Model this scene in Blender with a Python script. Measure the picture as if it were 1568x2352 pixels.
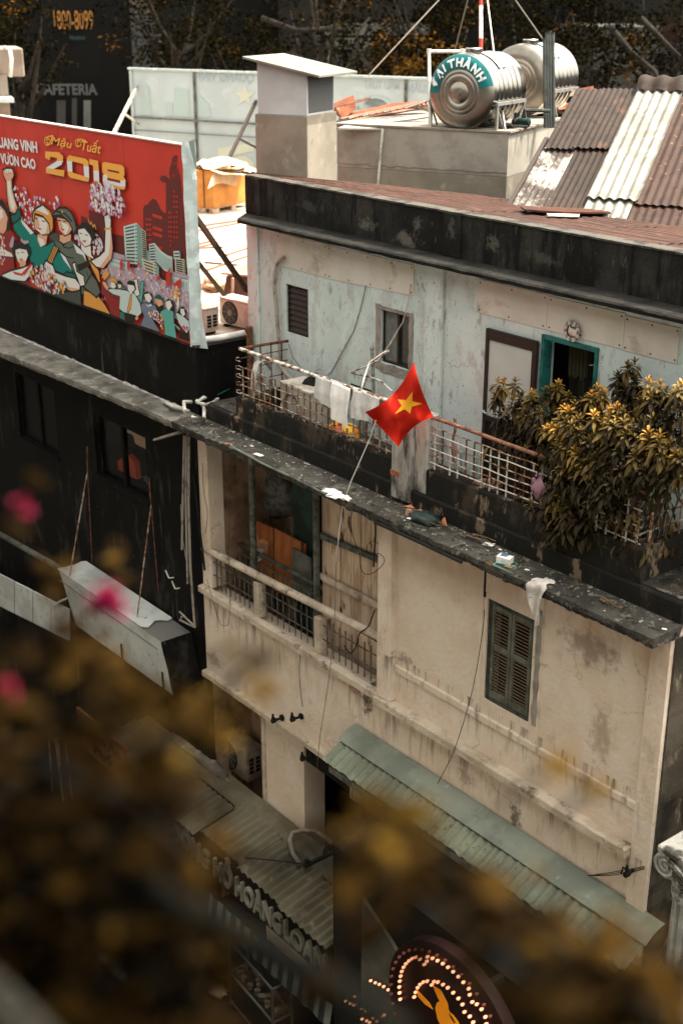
import bpy, math, random
from mathutils import Vector as V, Matrix, noise as mnoise
R = math.radians
random.seed(7)
SC = bpy.context.scene
COL = SC.collection
for o in list(bpy.data.objects): bpy.data.objects.remove(o)

# ---------------------------------------------------------------- camera
HEAD, PITCH, FPX = R(141.6), R(21.7), 3000.0
CAM = V((0.0, -10.0, 15.0))
cd = bpy.data.cameras.new('camera'); cam = bpy.data.objects.new('camera', cd); COL.objects.link(cam)
cam.location = CAM; cam.rotation_euler = (math.pi/2 - PITCH, 0, HEAD - math.pi/2)
cd.sensor_fit = 'HORIZONTAL'; cd.sensor_width = 36; cd.lens = FPX/1568*36
cd.clip_start = .05; cd.clip_end = 900
cd.dof.use_dof = True; cd.dof.focus_distance = 16.6; cd.dof.aperture_fstop = 1.7
SC.camera = cam
# ---------------------------------------------------------------- world, sun, exposure
SUN_AZ, SUN_EL = R(58), R(64)          # direction towards the sun, measured in the ground plane from +X
w = bpy.data.worlds.new('World'); SC.world = w; w.use_nodes = True
nt = w.node_tree; nt.nodes.clear()
sky = nt.nodes.new('ShaderNodeTexSky'); sky.sky_type = 'NISHITA'; sky.sun_disc = False
sky.sun_elevation = SUN_EL; sky.sun_rotation = math.pi/2 - SUN_AZ
sky.dust_density = 6.0; sky.air_density = 1.0; sky.ozone_density = .6
hs = nt.nodes.new('ShaderNodeHueSaturation'); hs.inputs['Saturation'].default_value = .12
bg = nt.nodes.new('ShaderNodeBackground'); bg.inputs['Strength'].default_value = .15
wo = nt.nodes.new('ShaderNodeOutputWorld')
mx = nt.nodes.new('ShaderNodeMix'); mx.data_type = 'RGBA'; mx.blend_type = 'MULTIPLY'; mx.inputs[0].default_value = 1; mx.inputs[7].default_value = (1.0, .955, .86, 1)   # hazy warm sky
nt.links.new(sky.outputs[0], hs.inputs['Color']); nt.links.new(hs.outputs[0], mx.inputs[6]); nt.links.new(mx.outputs[2], bg.inputs[0]); nt.links.new(bg.outputs[0], wo.inputs[0])
ld = bpy.data.lights.new('sun', 'SUN'); ld.energy = 2.0; ld.angle = R(.6); ld.color = (1, .93, .82)
sun = bpy.data.objects.new('sun', ld); COL.objects.link(sun)
sd = V((math.cos(SUN_EL)*math.cos(SUN_AZ), math.cos(SUN_EL)*math.sin(SUN_AZ), math.sin(SUN_EL)))
sun.rotation_euler = sd.to_track_quat('Z', 'Y').to_euler(); sun.location = (0, 0, 40)
vs = SC.view_settings; vs.view_transform = 'Standard'; vs.look = 'None'; vs.gamma = 1; vs.use_curve_mapping = False
vs.exposure = 2.42

# ---------------------------------------------------------------- where a line of sight meets a surface of the place
_f = V((math.cos(HEAD)*math.cos(PITCH), math.sin(HEAD)*math.cos(PITCH), -math.sin(PITCH)))
_r = V((math.sin(HEAD), -math.cos(HEAD), 0)); _u = _r.cross(_f)
def ray(x, y): return _f*FPX + _r*(x-784) - _u*(y-1176)
def on(x, y, Y=None, X=None, Z=None):
    d = ray(x, y)
    t = (Y-CAM.y)/d.y if Y is not None else (X-CAM.x)/d.x if X is not None else (Z-CAM.z)/d.z
    return CAM + d*t
def onp(x, y, p0, n):
    d = ray(x, y); return CAM + d*((p0-CAM).dot(n)/d.dot(n))
def atd(x, y, depth): return CAM + ray(x, y)*(depth/FPX)
def L3(a, b, t): return a + (b-a)*t

# ---------------------------------------------------------------- mesh builder
class MB:
    def __init__(s): s.v = []; s.f = []; s.m = []
    def add(s, vs, fs, m=0):
        o = len(s.v); s.v += [V(p) for p in vs]; s.f += [tuple(i+o for i in f) for f in fs]; s.m += [m]*len(fs); return s
    def quad(s, a, b, c, d, m=0): return s.add([a, b, c, d], [(0, 1, 2, 3)], m)
    def hexa(s, p, m=0): return s.add(p, [(0,3,2,1),(4,5,6,7),(0,1,5,4),(1,2,6,5),(2,3,7,6),(3,0,4,7)], m)
    def box(s, x0, x1, y0, y1, z0, z1, m=0):
        return s.hexa([(x0,y0,z0),(x1,y0,z0),(x1,y1,z0),(x0,y1,z0),(x0,y0,z1),(x1,y0,z1),(x1,y1,z1),(x0,y1,z1)], m)
    def obox(s, c, ax, ay, az, m=0):       # centre, three half-axis vectors
        c = V(c); ax, ay, az = V(ax), V(ay), V(az)
        return s.hexa([c-ax-ay-az, c+ax-ay-az, c+ax+ay-az, c-ax+ay-az, c-ax-ay+az, c+ax-ay+az, c+ax+ay+az, c-ax+ay+az], m)
    def bar(s, p, q, wd, ht=None, up=(0,0,1), m=0):
        p, q = V(p), V(q); d = (q-p)
        if d.length < 1e-6: return s
        dn = d.normalized(); u = V(up)
        if abs(dn.dot(u)) > .95: u = V((0,1,0))
        a = dn.cross(u).normalized(); b = a.cross(dn)
        ht = wd if ht is None else ht
        return s.obox((p+q)/2, d/2, a*wd/2, b*ht/2, m)
    def tube(s, pts, r, n=8, cap=True, m=0):
        pts = [V(p) for p in pts]; o = len(s.v); k = len(pts)
        rr = r if isinstance(r, (list, tuple)) else [r]*k
        prev = None
        for i, p in enumerate(pts):
            d = (pts[min(i+1,k-1)]-pts[max(i-1,0)]).normalized()
            if prev is None:
                u = V((0,0,1)) if abs(d.z) < .9 else V((0,1,0)); a = d.cross(u).normalized()
            else:
                a = (prev - d*prev.dot(d)).normalized()
            prev = a; b = d.cross(a)
            for j in range(n):
                t = 2*math.pi*j/n; s.v.append(p + a*(rr[i]*math.cos(t)) + b*(rr[i]*math.sin(t)))
        for i in range(k-1):
            for j in range(n):
                j2 = (j+1) % n
                s.f.append((o+i*n+j, o+i*n+j2, o+(i+1)*n+j2, o+(i+1)*n+j)); s.m.append(m)
        if cap:
            s.f.append(tuple(o+j for j in reversed(range(n)))); s.m.append(m)
            s.f.append(tuple(o+(k-1)*n+j for j in range(n))); s.m.append(m)
        return s
    def prism(s, pts, ext, m=0):           # planar polygon of world points, extruded by a vector
        pts = [V(p) for p in pts]; e = V(ext); n = len(pts)
        fs = [tuple(range(n)), tuple(reversed(range(n, 2*n)))]
        fs += [(i, i+n, (i+1) % n+n, (i+1) % n) for i in range(n)]
        return s.add(pts+[p+e for p in pts], fs, m)
    def poly(s, pts, m=0): return s.add(pts, [tuple(range(len(pts)))], m)
    def lathe(s, prof, base, axis, n=24, m=0, a0=0, a1=2*math.pi):
        axis = V(axis).normalized(); base = V(base)
        u = V((0,0,1)) if abs(axis.z) < .9 else V((1,0,0)); b1 = axis.cross(u).normalized(); b2 = axis.cross(b1)
        o = len(s.v); full = abs(a1-a0-2*math.pi) < 1e-6; nn = n if full else n+1
        for (rad, h) in prof:
            for j in range(nn):
                t = a0+(a1-a0)*j/n
                s.v.append(base + axis*h + b1*(rad*math.cos(t)) + b2*(rad*math.sin(t)))
        for i in range(len(prof)-1):
            for j in range(n):
                j2 = (j+1) % nn
                s.f.append((o+i*nn+j, o+i*nn+j2, o+(i+1)*nn+j2, o+(i+1)*nn+j)); s.m.append(m)
        return s
    def grid(s, fn, nu, nv, m=0):          # fn(u, v) -> point, u, v in 0..1
        o = len(s.v)
        for i in range(nu+1):
            for j in range(nv+1): s.v.append(V(fn(i/nu, j/nv)))
        for i in range(nu):
            for j in range(nv):
                a = o+i*(nv+1)+j; s.f.append((a, a+nv+1, a+nv+2, a+1)); s.m.append(m)
        return s
    def wall(s, x0, x1, z0, z1, y0, y1, holes=(), m=0, mr=None):
        """front sheet at y0 with rectangular holes and their reveals back to y1"""
        xs = sorted({x0, x1, *[h[0] for h in holes], *[h[1] for h in holes]}); zs = sorted({z0, z1, *[h[2] for h in holes], *[h[3] for h in holes]})
        xs = [x for x in xs if x0 <= x <= x1]; zs = [z for z in zs if z0 <= z <= z1]
        for i in range(len(xs)-1):
            for j in range(len(zs)-1):
                cx, cz = (xs[i]+xs[i+1])/2, (zs[j]+zs[j+1])/2
                if any(h[0] < cx < h[1] and h[2] < cz < h[3] for h in holes): continue
                s.quad((xs[i],y0,zs[j]), (xs[i+1],y0,zs[j]), (xs[i+1],y0,zs[j+1]), (xs[i],y0,zs[j+1]), m)
                s.quad((xs[i],y1,zs[j+1]), (xs[i+1],y1,zs[j+1]), (xs[i+1],y1,zs[j]), (xs[i],y1,zs[j]), m)
        k = m if mr is None else mr
        for a, b, c, d in list(holes) + [(x0, x1, z0, z1)]:
            s.quad((a,y0,c), (a,y1,c), (a,y1,d), (a,y0,d), k); s.quad((b,y0,c), (b,y0,d), (b,y1,d), (b,y1,c), k)
            s.quad((a,y0,c), (b,y0,c), (b,y1,c), (a,y1,c), k); s.quad((a,y0,d), (a,y1,d), (b,y1,d), (b,y0,d), k)
        return s

def wpos(o):
    p = V((0,0,0))
    while o is not None: p += V(o.location); o = o.parent
    return p
def mesh_of(name, mb, mats, off):
    me = bpy.data.meshes.new(name); me.from_pydata([tuple(p-off) for p in mb.v], [], mb.f)
    for m in (mats if isinstance(mats, (list, tuple)) else [mats]): me.materials.append(m)
    if any(mb.m): me.polygons.foreach_set('material_index', mb.m)
    me.update(); return me
def part(name, mb, mats, parent, smooth=False, bevel=0, label=None, kind=None):
    o = bpy.data.objects.new(name, mesh_of(name, mb, mats, wpos(parent))); COL.objects.link(o); o.parent = parent
    if smooth: smooth_by_angle(o.data, smooth)
    if bevel: bev(o, bevel)
    if label: o['label'] = label
    if kind: o['kind'] = kind
    return o
def smooth_by_angle(me, s):
    me.polygons.foreach_set('use_smooth', [True]*len(me.polygons))
    if s is not True:
        me.set_sharp_from_angle(angle=R(s))
def bev(o, wd, seg=1):
    b = o.modifiers.new('bevel', 'BEVEL'); b.width = wd; b.segments = seg; b.limit_method = 'ANGLE'; b.angle_limit = R(40)
def thing(name, label, cat, loc=(0,0,0), group=None):
    o = bpy.data.objects.new(name, None); COL.objects.link(o); o.location = loc; o.empty_display_size = .1
    o['label'] = label; o['category'] = cat
    if group: o['group'] = group
    return o
def solo(name, mb, mats, label, cat, group=None, smooth=False, bevel=0, base=None):
    """a thing that is one mesh; its origin sits at its base"""
    if base is None:
        n = len(mb.v); base = V((sum(p.x for p in mb.v)/n, sum(p.y for p in mb.v)/n, min(p.z for p in mb.v)))
    o = bpy.data.objects.new(name, mesh_of(name, mb, mats, V(base))); COL.objects.link(o); o.location = base
    o['label'] = label; o['category'] = cat
    if group: o['group'] = group
    if smooth: smooth_by_angle(o.data, smooth)
    if bevel: bev(o, bevel)
    return o
def struct(name, mb, mats, smooth=False):
    o = bpy.data.objects.new(name, mesh_of(name, mb, mats, V((0,0,0)))); COL.objects.link(o); o['kind'] = 'structure'
    if smooth: smooth_by_angle(o.data, smooth)
    return o
def dup(o, parent=None):
    c = o.copy(); COL.objects.link(c); c.parent = parent
    for ch in list(o.children): dup(ch, c)
    return c
def sag(a, b, drop, n=10):
    a, b = V(a), V(b); return [L3(a, b, i/n) - V((0,0,drop*4*(i/n)*(1-i/n))) for i in range(n+1)]
def text_mesh(txt, size, depth=0, bold=0, shear=0, sx=1, space=1):
    """text as a mesh in its own XY plane, left aligned, -> verts, faces, width"""
    cu = bpy.data.curves.new('t', 'FONT'); cu.body = txt; cu.size = size; cu.extrude = depth/2; cu.offset = bold; cu.shear = shear
    cu.space_character = space; cu.resolution_u = 3; cu.fill_mode = 'BOTH'
    ob = bpy.data.objects.new('t', cu); COL.objects.link(ob)
    dg = bpy.context.evaluated_depsgraph_get(); me = ob.evaluated_get(dg).to_mesh()
    vs = [V((p.co.x*sx, p.co.y, p.co.z)) for p in me.vertices]; fs = [tuple(p.vertices) for p in me.polygons]
    ob.evaluated_get(dg).to_mesh_clear(); bpy.data.objects.remove(ob); bpy.data.curves.remove(cu)
    return vs, fs, (max(p.x for p in vs) if vs else 0)
def text_on(mb, txt, size, org, ux, uz, m=0, **k):
    vs, fs, wd = text_mesh(txt, size, **k); ux, uz = V(ux), V(uz); n = ux.cross(uz)
    mb.add([V(org)+ux*p.x+uz*p.y+n*p.z for p in vs], fs, m); return wd

# ---------------------------------------------------------------- materials
def col(c): return (c[0], c[1], c[2], 1)
def M(name, c, layers=(), rough=.85, metal=0, bump=0, bs=40, bst=(1,1,1), spec=.15, emit=0, alpha=1, rvar=0, trans=0, coat=0, ec=None, spots=(), cracks=0):
    """layered procedural material; each layer: (colour, scale, lo, hi, stretch, (z_from, z_to) or None, strength)"""
    m = bpy.data.materials.new(name); m.use_nodes = True; t = m.node_tree; N = t.nodes; Lk = t.links
    b = N['Principled BSDF']; b.inputs['Roughness'].default_value = rough; b.inputs['Metallic'].default_value = metal
    b.inputs['Specular IOR Level'].default_value = spec; b.inputs['Base Color'].default_value = col(c)
    b.inputs['Coat Weight'].default_value = coat
    if trans: b.inputs['Transmission Weight'].default_value = trans
    if alpha < 1: b.inputs['Alpha'].default_value = alpha
    if emit: b.inputs['Emission Color'].default_value = col(ec or c); b.inputs['Emission Strength'].default_value = emit
    if layers or bump or rvar or spots or cracks:
        tc = N.new('ShaderNodeTexCoord'); geo = None
    prev = None; lastn = None
    for i, ly in enumerate(layers):
        c2, s, lo, hi, st, zr, k = (tuple(ly) + (None,)*7)[:7]
        st = st or (1,1,1); k = 1 if k is None else k
        mp = N.new('ShaderNodeMapping'); mp.inputs['Scale'].default_value = st; mp.inputs['Location'].default_value = (i*3.7, i*1.3, i*7.1)
        nz = N.new('ShaderNodeTexNoise'); nz.inputs['Scale'].default_value = s; nz.inputs['Detail'].default_value = 7; nz.inputs['Roughness'].default_value = .62
        Lk.new(tc.outputs['Object'], mp.inputs[0]); Lk.new(mp.outputs[0], nz.inputs[0])
        mr = N.new('ShaderNodeMapRange'); mr.interpolation_type = 'SMOOTHSTEP'; mr.inputs[1].default_value = lo; mr.inputs[2].default_value = hi; mr.inputs[4].default_value = k
        Lk.new(nz.outputs[0], mr.inputs[0]); fac = mr.outputs[0]
        if zr:
            if geo is None:
                geo = N.new('ShaderNodeNewGeometry'); sp = N.new('ShaderNodeSeparateXYZ'); Lk.new(geo.outputs['Position'], sp.inputs[0])
            zs = zr if isinstance(zr[0], (tuple, list)) else (zr,)
            acc = None
            for zz in zs:
                a, bb = zz[:2]
                r2 = N.new('ShaderNodeMapRange'); r2.inputs[1].default_value = a; r2.inputs[2].default_value = bb; Lk.new(sp.outputs['Z'], r2.inputs[0])
                o2 = r2.outputs[0]
                if len(zz) > 2:                   # hard stop above zz[2]
                    lt = N.new('ShaderNodeMath'); lt.operation = 'LESS_THAN'; Lk.new(sp.outputs['Z'], lt.inputs[0]); lt.inputs[1].default_value = zz[2]
                    ml = N.new('ShaderNodeMath'); ml.operation = 'MULTIPLY'; Lk.new(o2, ml.inputs[0]); Lk.new(lt.outputs[0], ml.inputs[1]); o2 = ml.outputs[0]
                if acc is None: acc = o2
                else:
                    mx = N.new('ShaderNodeMath'); mx.operation = 'MAXIMUM'; Lk.new(acc, mx.inputs[0]); Lk.new(o2, mx.inputs[1]); acc = mx.outputs[0]
            ml = N.new('ShaderNodeMath'); ml.operation = 'MULTIPLY'; Lk.new(fac, ml.inputs[0]); Lk.new(acc, ml.inputs[1]); fac = ml.outputs[0]
        mix = N.new('ShaderNodeMix'); mix.data_type = 'RGBA'; Lk.new(fac, mix.inputs[0])
        if prev is None: mix.inputs[6].default_value = col(c)
        else: Lk.new(prev, mix.inputs[6])
        mix.inputs[7].default_value = col(c2); prev = mix.outputs[2]; lastn = nz
    if cracks:                                   # hairline cracks: warped cell borders, shown only in places
        nz = N.new('ShaderNodeTexNoise'); nz.inputs['Scale'].default_value = 3.5; nz.inputs['Detail'].default_value = 5; Lk.new(tc.outputs['Object'], nz.inputs[0])
        vm = N.new('ShaderNodeMix'); vm.data_type = 'RGBA'; vm.blend_type = 'ADD'; vm.inputs[0].default_value = .45; Lk.new(tc.outputs['Object'], vm.inputs[6]); Lk.new(nz.outputs[1], vm.inputs[7])
        vo = N.new('ShaderNodeTexVoronoi'); vo.feature = 'DISTANCE_TO_EDGE'; vo.inputs['Scale'].default_value = 1.1; Lk.new(vm.outputs[2], vo.inputs['Vector'])
        mr = N.new('ShaderNodeMapRange'); mr.inputs[1].default_value = .003; mr.inputs[2].default_value = .010; mr.inputs[3].default_value = cracks; mr.inputs[4].default_value = 0; Lk.new(vo.outputs['Distance'], mr.inputs[0])
        n2 = N.new('ShaderNodeTexNoise'); n2.inputs['Scale'].default_value = .9; Lk.new(tc.outputs['Object'], n2.inputs[0]); m2 = N.new('ShaderNodeMapRange'); m2.inputs[1].default_value = .5; m2.inputs[2].default_value = .62; Lk.new(n2.outputs[0], m2.inputs[0])
        ml = N.new('ShaderNodeMath'); ml.operation = 'MULTIPLY'; Lk.new(mr.outputs[0], ml.inputs[0]); Lk.new(m2.outputs[0], ml.inputs[1])
        mix = N.new('ShaderNodeMix'); mix.data_type = 'RGBA'; Lk.new(ml.outputs[0], mix.inputs[0])
        if prev is None: mix.inputs[6].default_value = col(c)
        else: Lk.new(prev, mix.inputs[6])
        mix.inputs[7].default_value = (.06, .045, .032, 1); prev = mix.outputs[2]
    for (sx, sz, sr, c2, k) in spots:          # single stains at a place on the wall: x, z, (half width, half height)
        if geo is None:
            geo = N.new('ShaderNodeNewGeometry'); sp = N.new('ShaderNodeSeparateXYZ'); Lk.new(geo.outputs['Position'], sp.inputs[0])
        def mth(op, a, bb):
            n = N.new('ShaderNodeMath'); n.operation = op
            for q, v in enumerate((a, bb)):
                if isinstance(v, (int, float)): n.inputs[q].default_value = v
                else: Lk.new(v, n.inputs[q])
            return n.outputs[0]
        dx = mth('MULTIPLY', mth('SUBTRACT', sp.outputs['X'], sx), 1/sr[0]); dz = mth('MULTIPLY', mth('SUBTRACT', sp.outputs['Z'], sz), 1/sr[1])
        nz = N.new('ShaderNodeTexNoise'); nz.inputs['Scale'].default_value = 4.5/max(sr)**.7; nz.inputs['Detail'].default_value = 9; nz.inputs['Roughness'].default_value = .7; Lk.new(tc.outputs['Object'], nz.inputs[0])
        d2 = mth('SQRT', mth('ADD', mth('MULTIPLY', dx, dx), mth('MULTIPLY', dz, dz)), 0.0); v = mth('ADD', d2, mth('MULTIPLY', mth('SUBTRACT', nz.outputs[0], .5), 3.6))
        mr = N.new('ShaderNodeMapRange'); mr.interpolation_type = 'SMOOTHSTEP'; mr.inputs[1].default_value = .15; mr.inputs[2].default_value = 1.0; mr.inputs[3].default_value = k; mr.inputs[4].default_value = 0; Lk.new(v, mr.inputs[0])
        mix = N.new('ShaderNodeMix'); mix.data_type = 'RGBA'; Lk.new(mr.outputs[0], mix.inputs[0])
        if prev is None: mix.inputs[6].default_value = col(c)
        else: Lk.new(prev, mix.inputs[6])
        mix.inputs[7].default_value = col(c2); prev = mix.outputs[2]
    if prev is not None: Lk.new(prev, b.inputs['Base Color'])
    if bump:
        mp = N.new('ShaderNodeMapping'); mp.inputs['Scale'].default_value = bst
        nz = N.new('ShaderNodeTexNoise'); nz.inputs['Scale'].default_value = bs; nz.inputs['Detail'].default_value = 5
        bp = N.new('ShaderNodeBump'); bp.inputs['Strength'].default_value = min(1, bump); bp.inputs['Distance'].default_value = .02
        Lk.new(tc.outputs['Object'], mp.inputs[0]); Lk.new(mp.outputs[0], nz.inputs[0]); Lk.new(nz.outputs[0], bp.inputs['Height']); Lk.new(bp.outputs[0], b.inputs['Normal'])
    if rvar:
        nz = N.new('ShaderNodeTexNoise'); nz.inputs['Scale'].default_value = 9; Lk.new(tc.outputs['Object'], nz.inputs[0])
        mr = N.new('ShaderNodeMapRange'); mr.inputs[3].default_value = max(0, rough-rvar); mr.inputs[4].default_value = min(1, rough+rvar)
        mr.inputs[1].default_value = .3; mr.inputs[2].default_value = .7
        Lk.new(nz.outputs[0], mr.inputs[0]); Lk.new(mr.outputs[0], b.inputs['Roughness'])
    return m
# ---------------------------------------------------------------- materials of the place
mCream = M('cream_plaster', (.62,.515,.405), [((.66,.575,.475),1.6,.4,.62),((.44,.30,.20),1.3,.54,.78,(1,1,1),None,.5),((.24,.17,.11),2.6,.58,.76,(1,1,.6),None,.4),
    ((.10,.075,.05),9,.5,.66,(1,1,.13),((5.45,6.16,6.17),(6.35,6.92,6.93)),.85),((.33,.19,.11),2.4,.34,.62,(1,1,.5),((8.0,8.95),),.7),((.20,.15,.10),18,.62,.72,(1,1,.18),None,.5),((.42,.45,.42),3.1,.62,.68,(1,1,.6),((6.3,5.4),),.6)], bump=.6, bs=14, cracks=.4,  # orange-brown towards the ledge: shade beneath it put into the colour
    spots=[(-12.05,5.98,(.14,.30),(.05,.032,.02),.9),(-12.35,6.08,(.28,.16),(.20,.09,.05),.7),(-9.2,5.62,(.12,.26),(.06,.055,.045),.8),(-10.1,5.75,(.22,.16),(.26,.15,.11),.6),(-8.25,8.35,(.55,.28),(.13,.09,.065),.6),(-8.0,7.4,(.2,.5),(.30,.21,.15),.6),(-11.3,6.95,(.22,.10),(.16,.12,.09),.6),(-7.9,5.4,(.5,.25),(.42,.25,.18),.6),(-15.9,5.0,(.3,.2),(.2,.13,.09),.6)])
mCreamTrim = M('cream_trim', (.55,.475,.375), [((.38,.315,.235),2.2,.40,.62),((.17,.135,.095),5,.54,.70),((.60,.54,.44),14,.58,.70)], bump=.5, bs=60)
mCreamShade = M('shaded_cream_plaster', (.34,.235,.15), [((.16,.10,.06),1.8,.42,.65),((.06,.045,.03),5,.5,.7,(1,1,.4))], bump=.3)  # cream plaster darkened: shade of recesses and soffits put into the colour
mBlue = M('pale_blue_plaster', (.51,.60,.585), [((.56,.645,.63),2,.45,.6),((.44,.46,.44),3.2,.54,.62,(1,1,.6),None,.7),((.27,.26,.23),8,.60,.67,(1,1,.4),None,.7),((.48,.46,.41),1.1,.56,.64,(1,1,.7),((11.2,9.6),),.5),((.30,.30,.27),15,.60,.66,(1,1,.3),None,.6),((.10,.095,.08),5,.46,.62,(1,1,.35),((9.9,9.3),),.9),((.18,.18,.16),34,.62,.68,(1,1,.5))], bump=.3, bs=18, cracks=.35)
mRender = M('bare_render', (.30,.27,.235), [((.20,.18,.15),6,.4,.65)], bump=.8, bs=45)
mMould = M('moulded_concrete', (.013,.0125,.0105), [((.045,.037,.027),2.6,.50,.66,(1,1,.7)),((.19,.14,.095),3.4,.565,.625,(1,1,.6),None,.85),((.012,.012,.010),6,.5,.6,(1,1,.3))], rough=.95, bump=.5, bs=30)
mParap = M('black_parapet', (.0085,.0082,.007), [((.030,.0285,.024),1.5,.44,.68,(1,1,.8)),((.10,.095,.075),1.25,.64,.72,(1,1,1.3)),((.006,.006,.005),7,.5,.6,(1,1,.12)),((.05,.048,.04),22,.60,.70,(1,1,.25))], rough=.95, bump=.5, bs=30,
    spots=[(-13.35,12.18,(.22,.10),(.10,.093,.075),.8),(-12.55,12.08,(.26,.12),(.12,.11,.088),.8),(-12.35,12.3,(.10,.12),(.10,.093,.075),.7),(-11.7,12.35,(.08,.16),(.07,.066,.055),.7),(-11.0,12.25,(.14,.12),(.08,.075,.06),.8),(-10.2,12.2,(.3,.1),(.06,.055,.045),.7),(-14.6,12.25,(.4,.1),(.045,.042,.035),.7)])
mLedge = M('ledge_concrete', (.060,.057,.049), [((.028,.027,.022),1.4,.42,.6),((.125,.117,.10),3.5,.56,.70),((.02,.019,.016),5,.55,.66),((.15,.14,.118),8,.56,.64),((.014,.0135,.011),12,.57,.64),((.085,.06,.035),3.3,.60,.68),((.30,.29,.255),30,.655,.70)], rough=.95, bump=1, bs=34)
mLedgeL = M('pale_ledge_concrete', (.155,.145,.125), [((.075,.07,.058),2.2,.45,.65),((.27,.255,.23),5,.54,.68),((.04,.036,.03),9,.62,.7)], rough=.95, bump=.7, bs=50)
mCornice = M('cornice_concrete', (.013,.0125,.0105), [((.024,.023,.019),5,.5,.66),((.006,.0057,.005),2,.45,.6),((.06,.057,.05),9,.67,.73)], rough=.95, bump=.5)
mCoping = M('coping_concrete', (.06,.055,.045), [((.022,.02,.017),4,.45,.6)], rough=.95, bump=.5)
mBlack = M('black_paint', (.0045,.0043,.0038), [((.008,.0076,.0066),1.2,.45,.7),((.20,.195,.18),38,.715,.74,(1,1,.35)),((.05,.048,.042),9,.62,.70,(1,1,.08)),((.022,.02,.017),2.2,.55,.66,(1,1,.5))], rough=.75, bump=.25, bs=25, spec=.08)
mBoard = M('fibre_board', (.56,.53,.46), [((.62,.59,.53),1.4,.4,.6),((.30,.235,.18),2.4,.56,.72,(1,1,1.3),None,.65)], rough=.8, bump=.1)
mDark = M('dark_void', (.012,.0115,.010), rough=.9)
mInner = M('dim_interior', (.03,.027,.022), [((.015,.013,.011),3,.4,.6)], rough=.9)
mRust = M('rusty_paint', (.40,.35,.29), [((.20,.085,.04),9,.42,.56),((.07,.035,.02),16,.52,.62)], rough=.8, bump=.5, bs=90)
mRustD = M('dark_rust', (.15,.065,.035), [((.05,.028,.018),10,.45,.6),((.32,.25,.19),22,.6,.68)], rough=.85, bump=.5, bs=90)
mWhiteBar = M('old_white_paint', (.55,.53,.47), [((.30,.20,.13),12,.52,.64),((.10,.06,.04),20,.58,.68)], rough=.7, bump=.4, bs=90)
mTubeR = M('red_oxide_tube', (.22,.105,.065), [((.10,.05,.035),8,.45,.6),((.42,.34,.28),15,.58,.68)], rough=.6)
mRailTube = M('worn_white_tube', (.55,.55,.50), [((.18,.085,.05),7,.47,.56,(1,1,1)),((.08,.045,.03),16,.55,.64)], rough=.55)
mGreyGreen = M('grey_green_paint', (.105,.115,.095), [((.05,.05,.042),6,.45,.6),((.20,.19,.16),14,.58,.68)], rough=.6)
mShutter = M('shutter_paint', (.125,.132,.098), [((.07,.072,.054),4,.42,.6),((.20,.195,.15),20,.6,.7)], rough=.65, bump=.2)
mShutFr = M('shutter_frame_paint', (.050,.056,.047), [((.022,.024,.02),5,.45,.6)], rough=.6)
mSlatBr = M('brown_slat', (.13,.095,.066), [((.08,.058,.04),6,.45,.6)], rough=.7)
mTeal = M('teal_paint', (.02,.14,.13), [((.012,.075,.07),5,.45,.6)], rough=.5)
mTealD = M('dark_teal_door', (.022,.048,.045), [((.012,.022,.02),3,.4,.6)], rough=.55)
mBrownFr = M('brown_frame', (.030,.021,.016), rough=.5)
mFrost = M('frosted_glass', (.43,.49,.455), [((.38,.44,.41),1,.4,.6)], rough=.35, spec=.5)
mGlassDk = M('dark_glass', (.03,.032,.03), rough=.08, spec=.6)
mCurtain = M('olive_curtain', (.045,.042,.025), [((.02,.018,.012),6,.4,.6,(1,1,.15))], rough=.9)
mBrick = M('brick', (.40,.14,.075), [((.25,.09,.05),8,.45,.6)], bump=.4)
mOrangeWood = M('orange_plywood', (.44,.155,.055), [((.26,.085,.032),3,.42,.6,(1,1,.3)),((.46,.20,.09),26,.64,.70)], rough=.55)
mPaleWood = M('torn_plywood', (.62,.33,.19), [((.5,.24,.13),8,.4,.6)], rough=.8)
mPlank = M('cream_plank', (.56,.43,.31), [((.34,.24,.165),2.4,.46,.64,(2,2,.3)),((.07,.05,.035),7,.58,.68,(1,1,.3)),((.50,.42,.33),5,.55,.65,(3,3,.4))], rough=.85, bump=.2)
mGreyBoard = M('grey_board', (.15,.155,.14), [((.09,.09,.08),3,.4,.6)], rough=.7)
mPlastic = M('grey_plastic_film', (.16,.165,.155), [((.08,.08,.075),9,.4,.6)], rough=.25, bump=1, bs=14)
mPVC = M('pale_pvc', (.50,.48,.43), [((.30,.27,.23),6,.5,.65)], rough=.45)
mPVCd = M('dusty_pvc', (.30,.275,.23), [((.15,.13,.11),6,.5,.65)], rough=.6)
mWire = M('black_wire', (.018,.016,.014), rough=.6)
mWireG = M('grey_wire', (.11,.10,.085), rough=.6)
mRedRoof = M('red_oxide_sheet', (.043,.0175,.0105), [((.03,.0125,.008),1.2,.4,.6),((.062,.029,.019),6,.55,.7,(.25,1,1)),((.09,.05,.04),14,.62,.7),((.5,.42,.36),24,.72,.75)], rough=.7, bump=.1)
mBrownRoof = M('brown_sheet', (.017,.0105,.0072), [((.025,.0155,.011),1.4,.4,.6),((.010,.0063,.0044),5,.52,.66),((.16,.145,.13),26,.70,.73),((.05,.024,.015),3,.60,.68)], rough=.75)
mBrownWht = M('whitewashed_sheet', (.036,.026,.021), [((.26,.245,.215),1.3,.44,.60,(1.6,1.6,.5)),((.035,.026,.022),13,.54,.62),((.22,.205,.185),24,.58,.68)], rough=.8)
mBrownRoof2 = M('red_brown_sheet', (.024,.0110,.0068), [((.031,.0155,.0098),1.5,.4,.6),((.016,.008,.006),4,.5,.66),((.2,.075,.035),12,.64,.7)], rough=.72)
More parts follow.
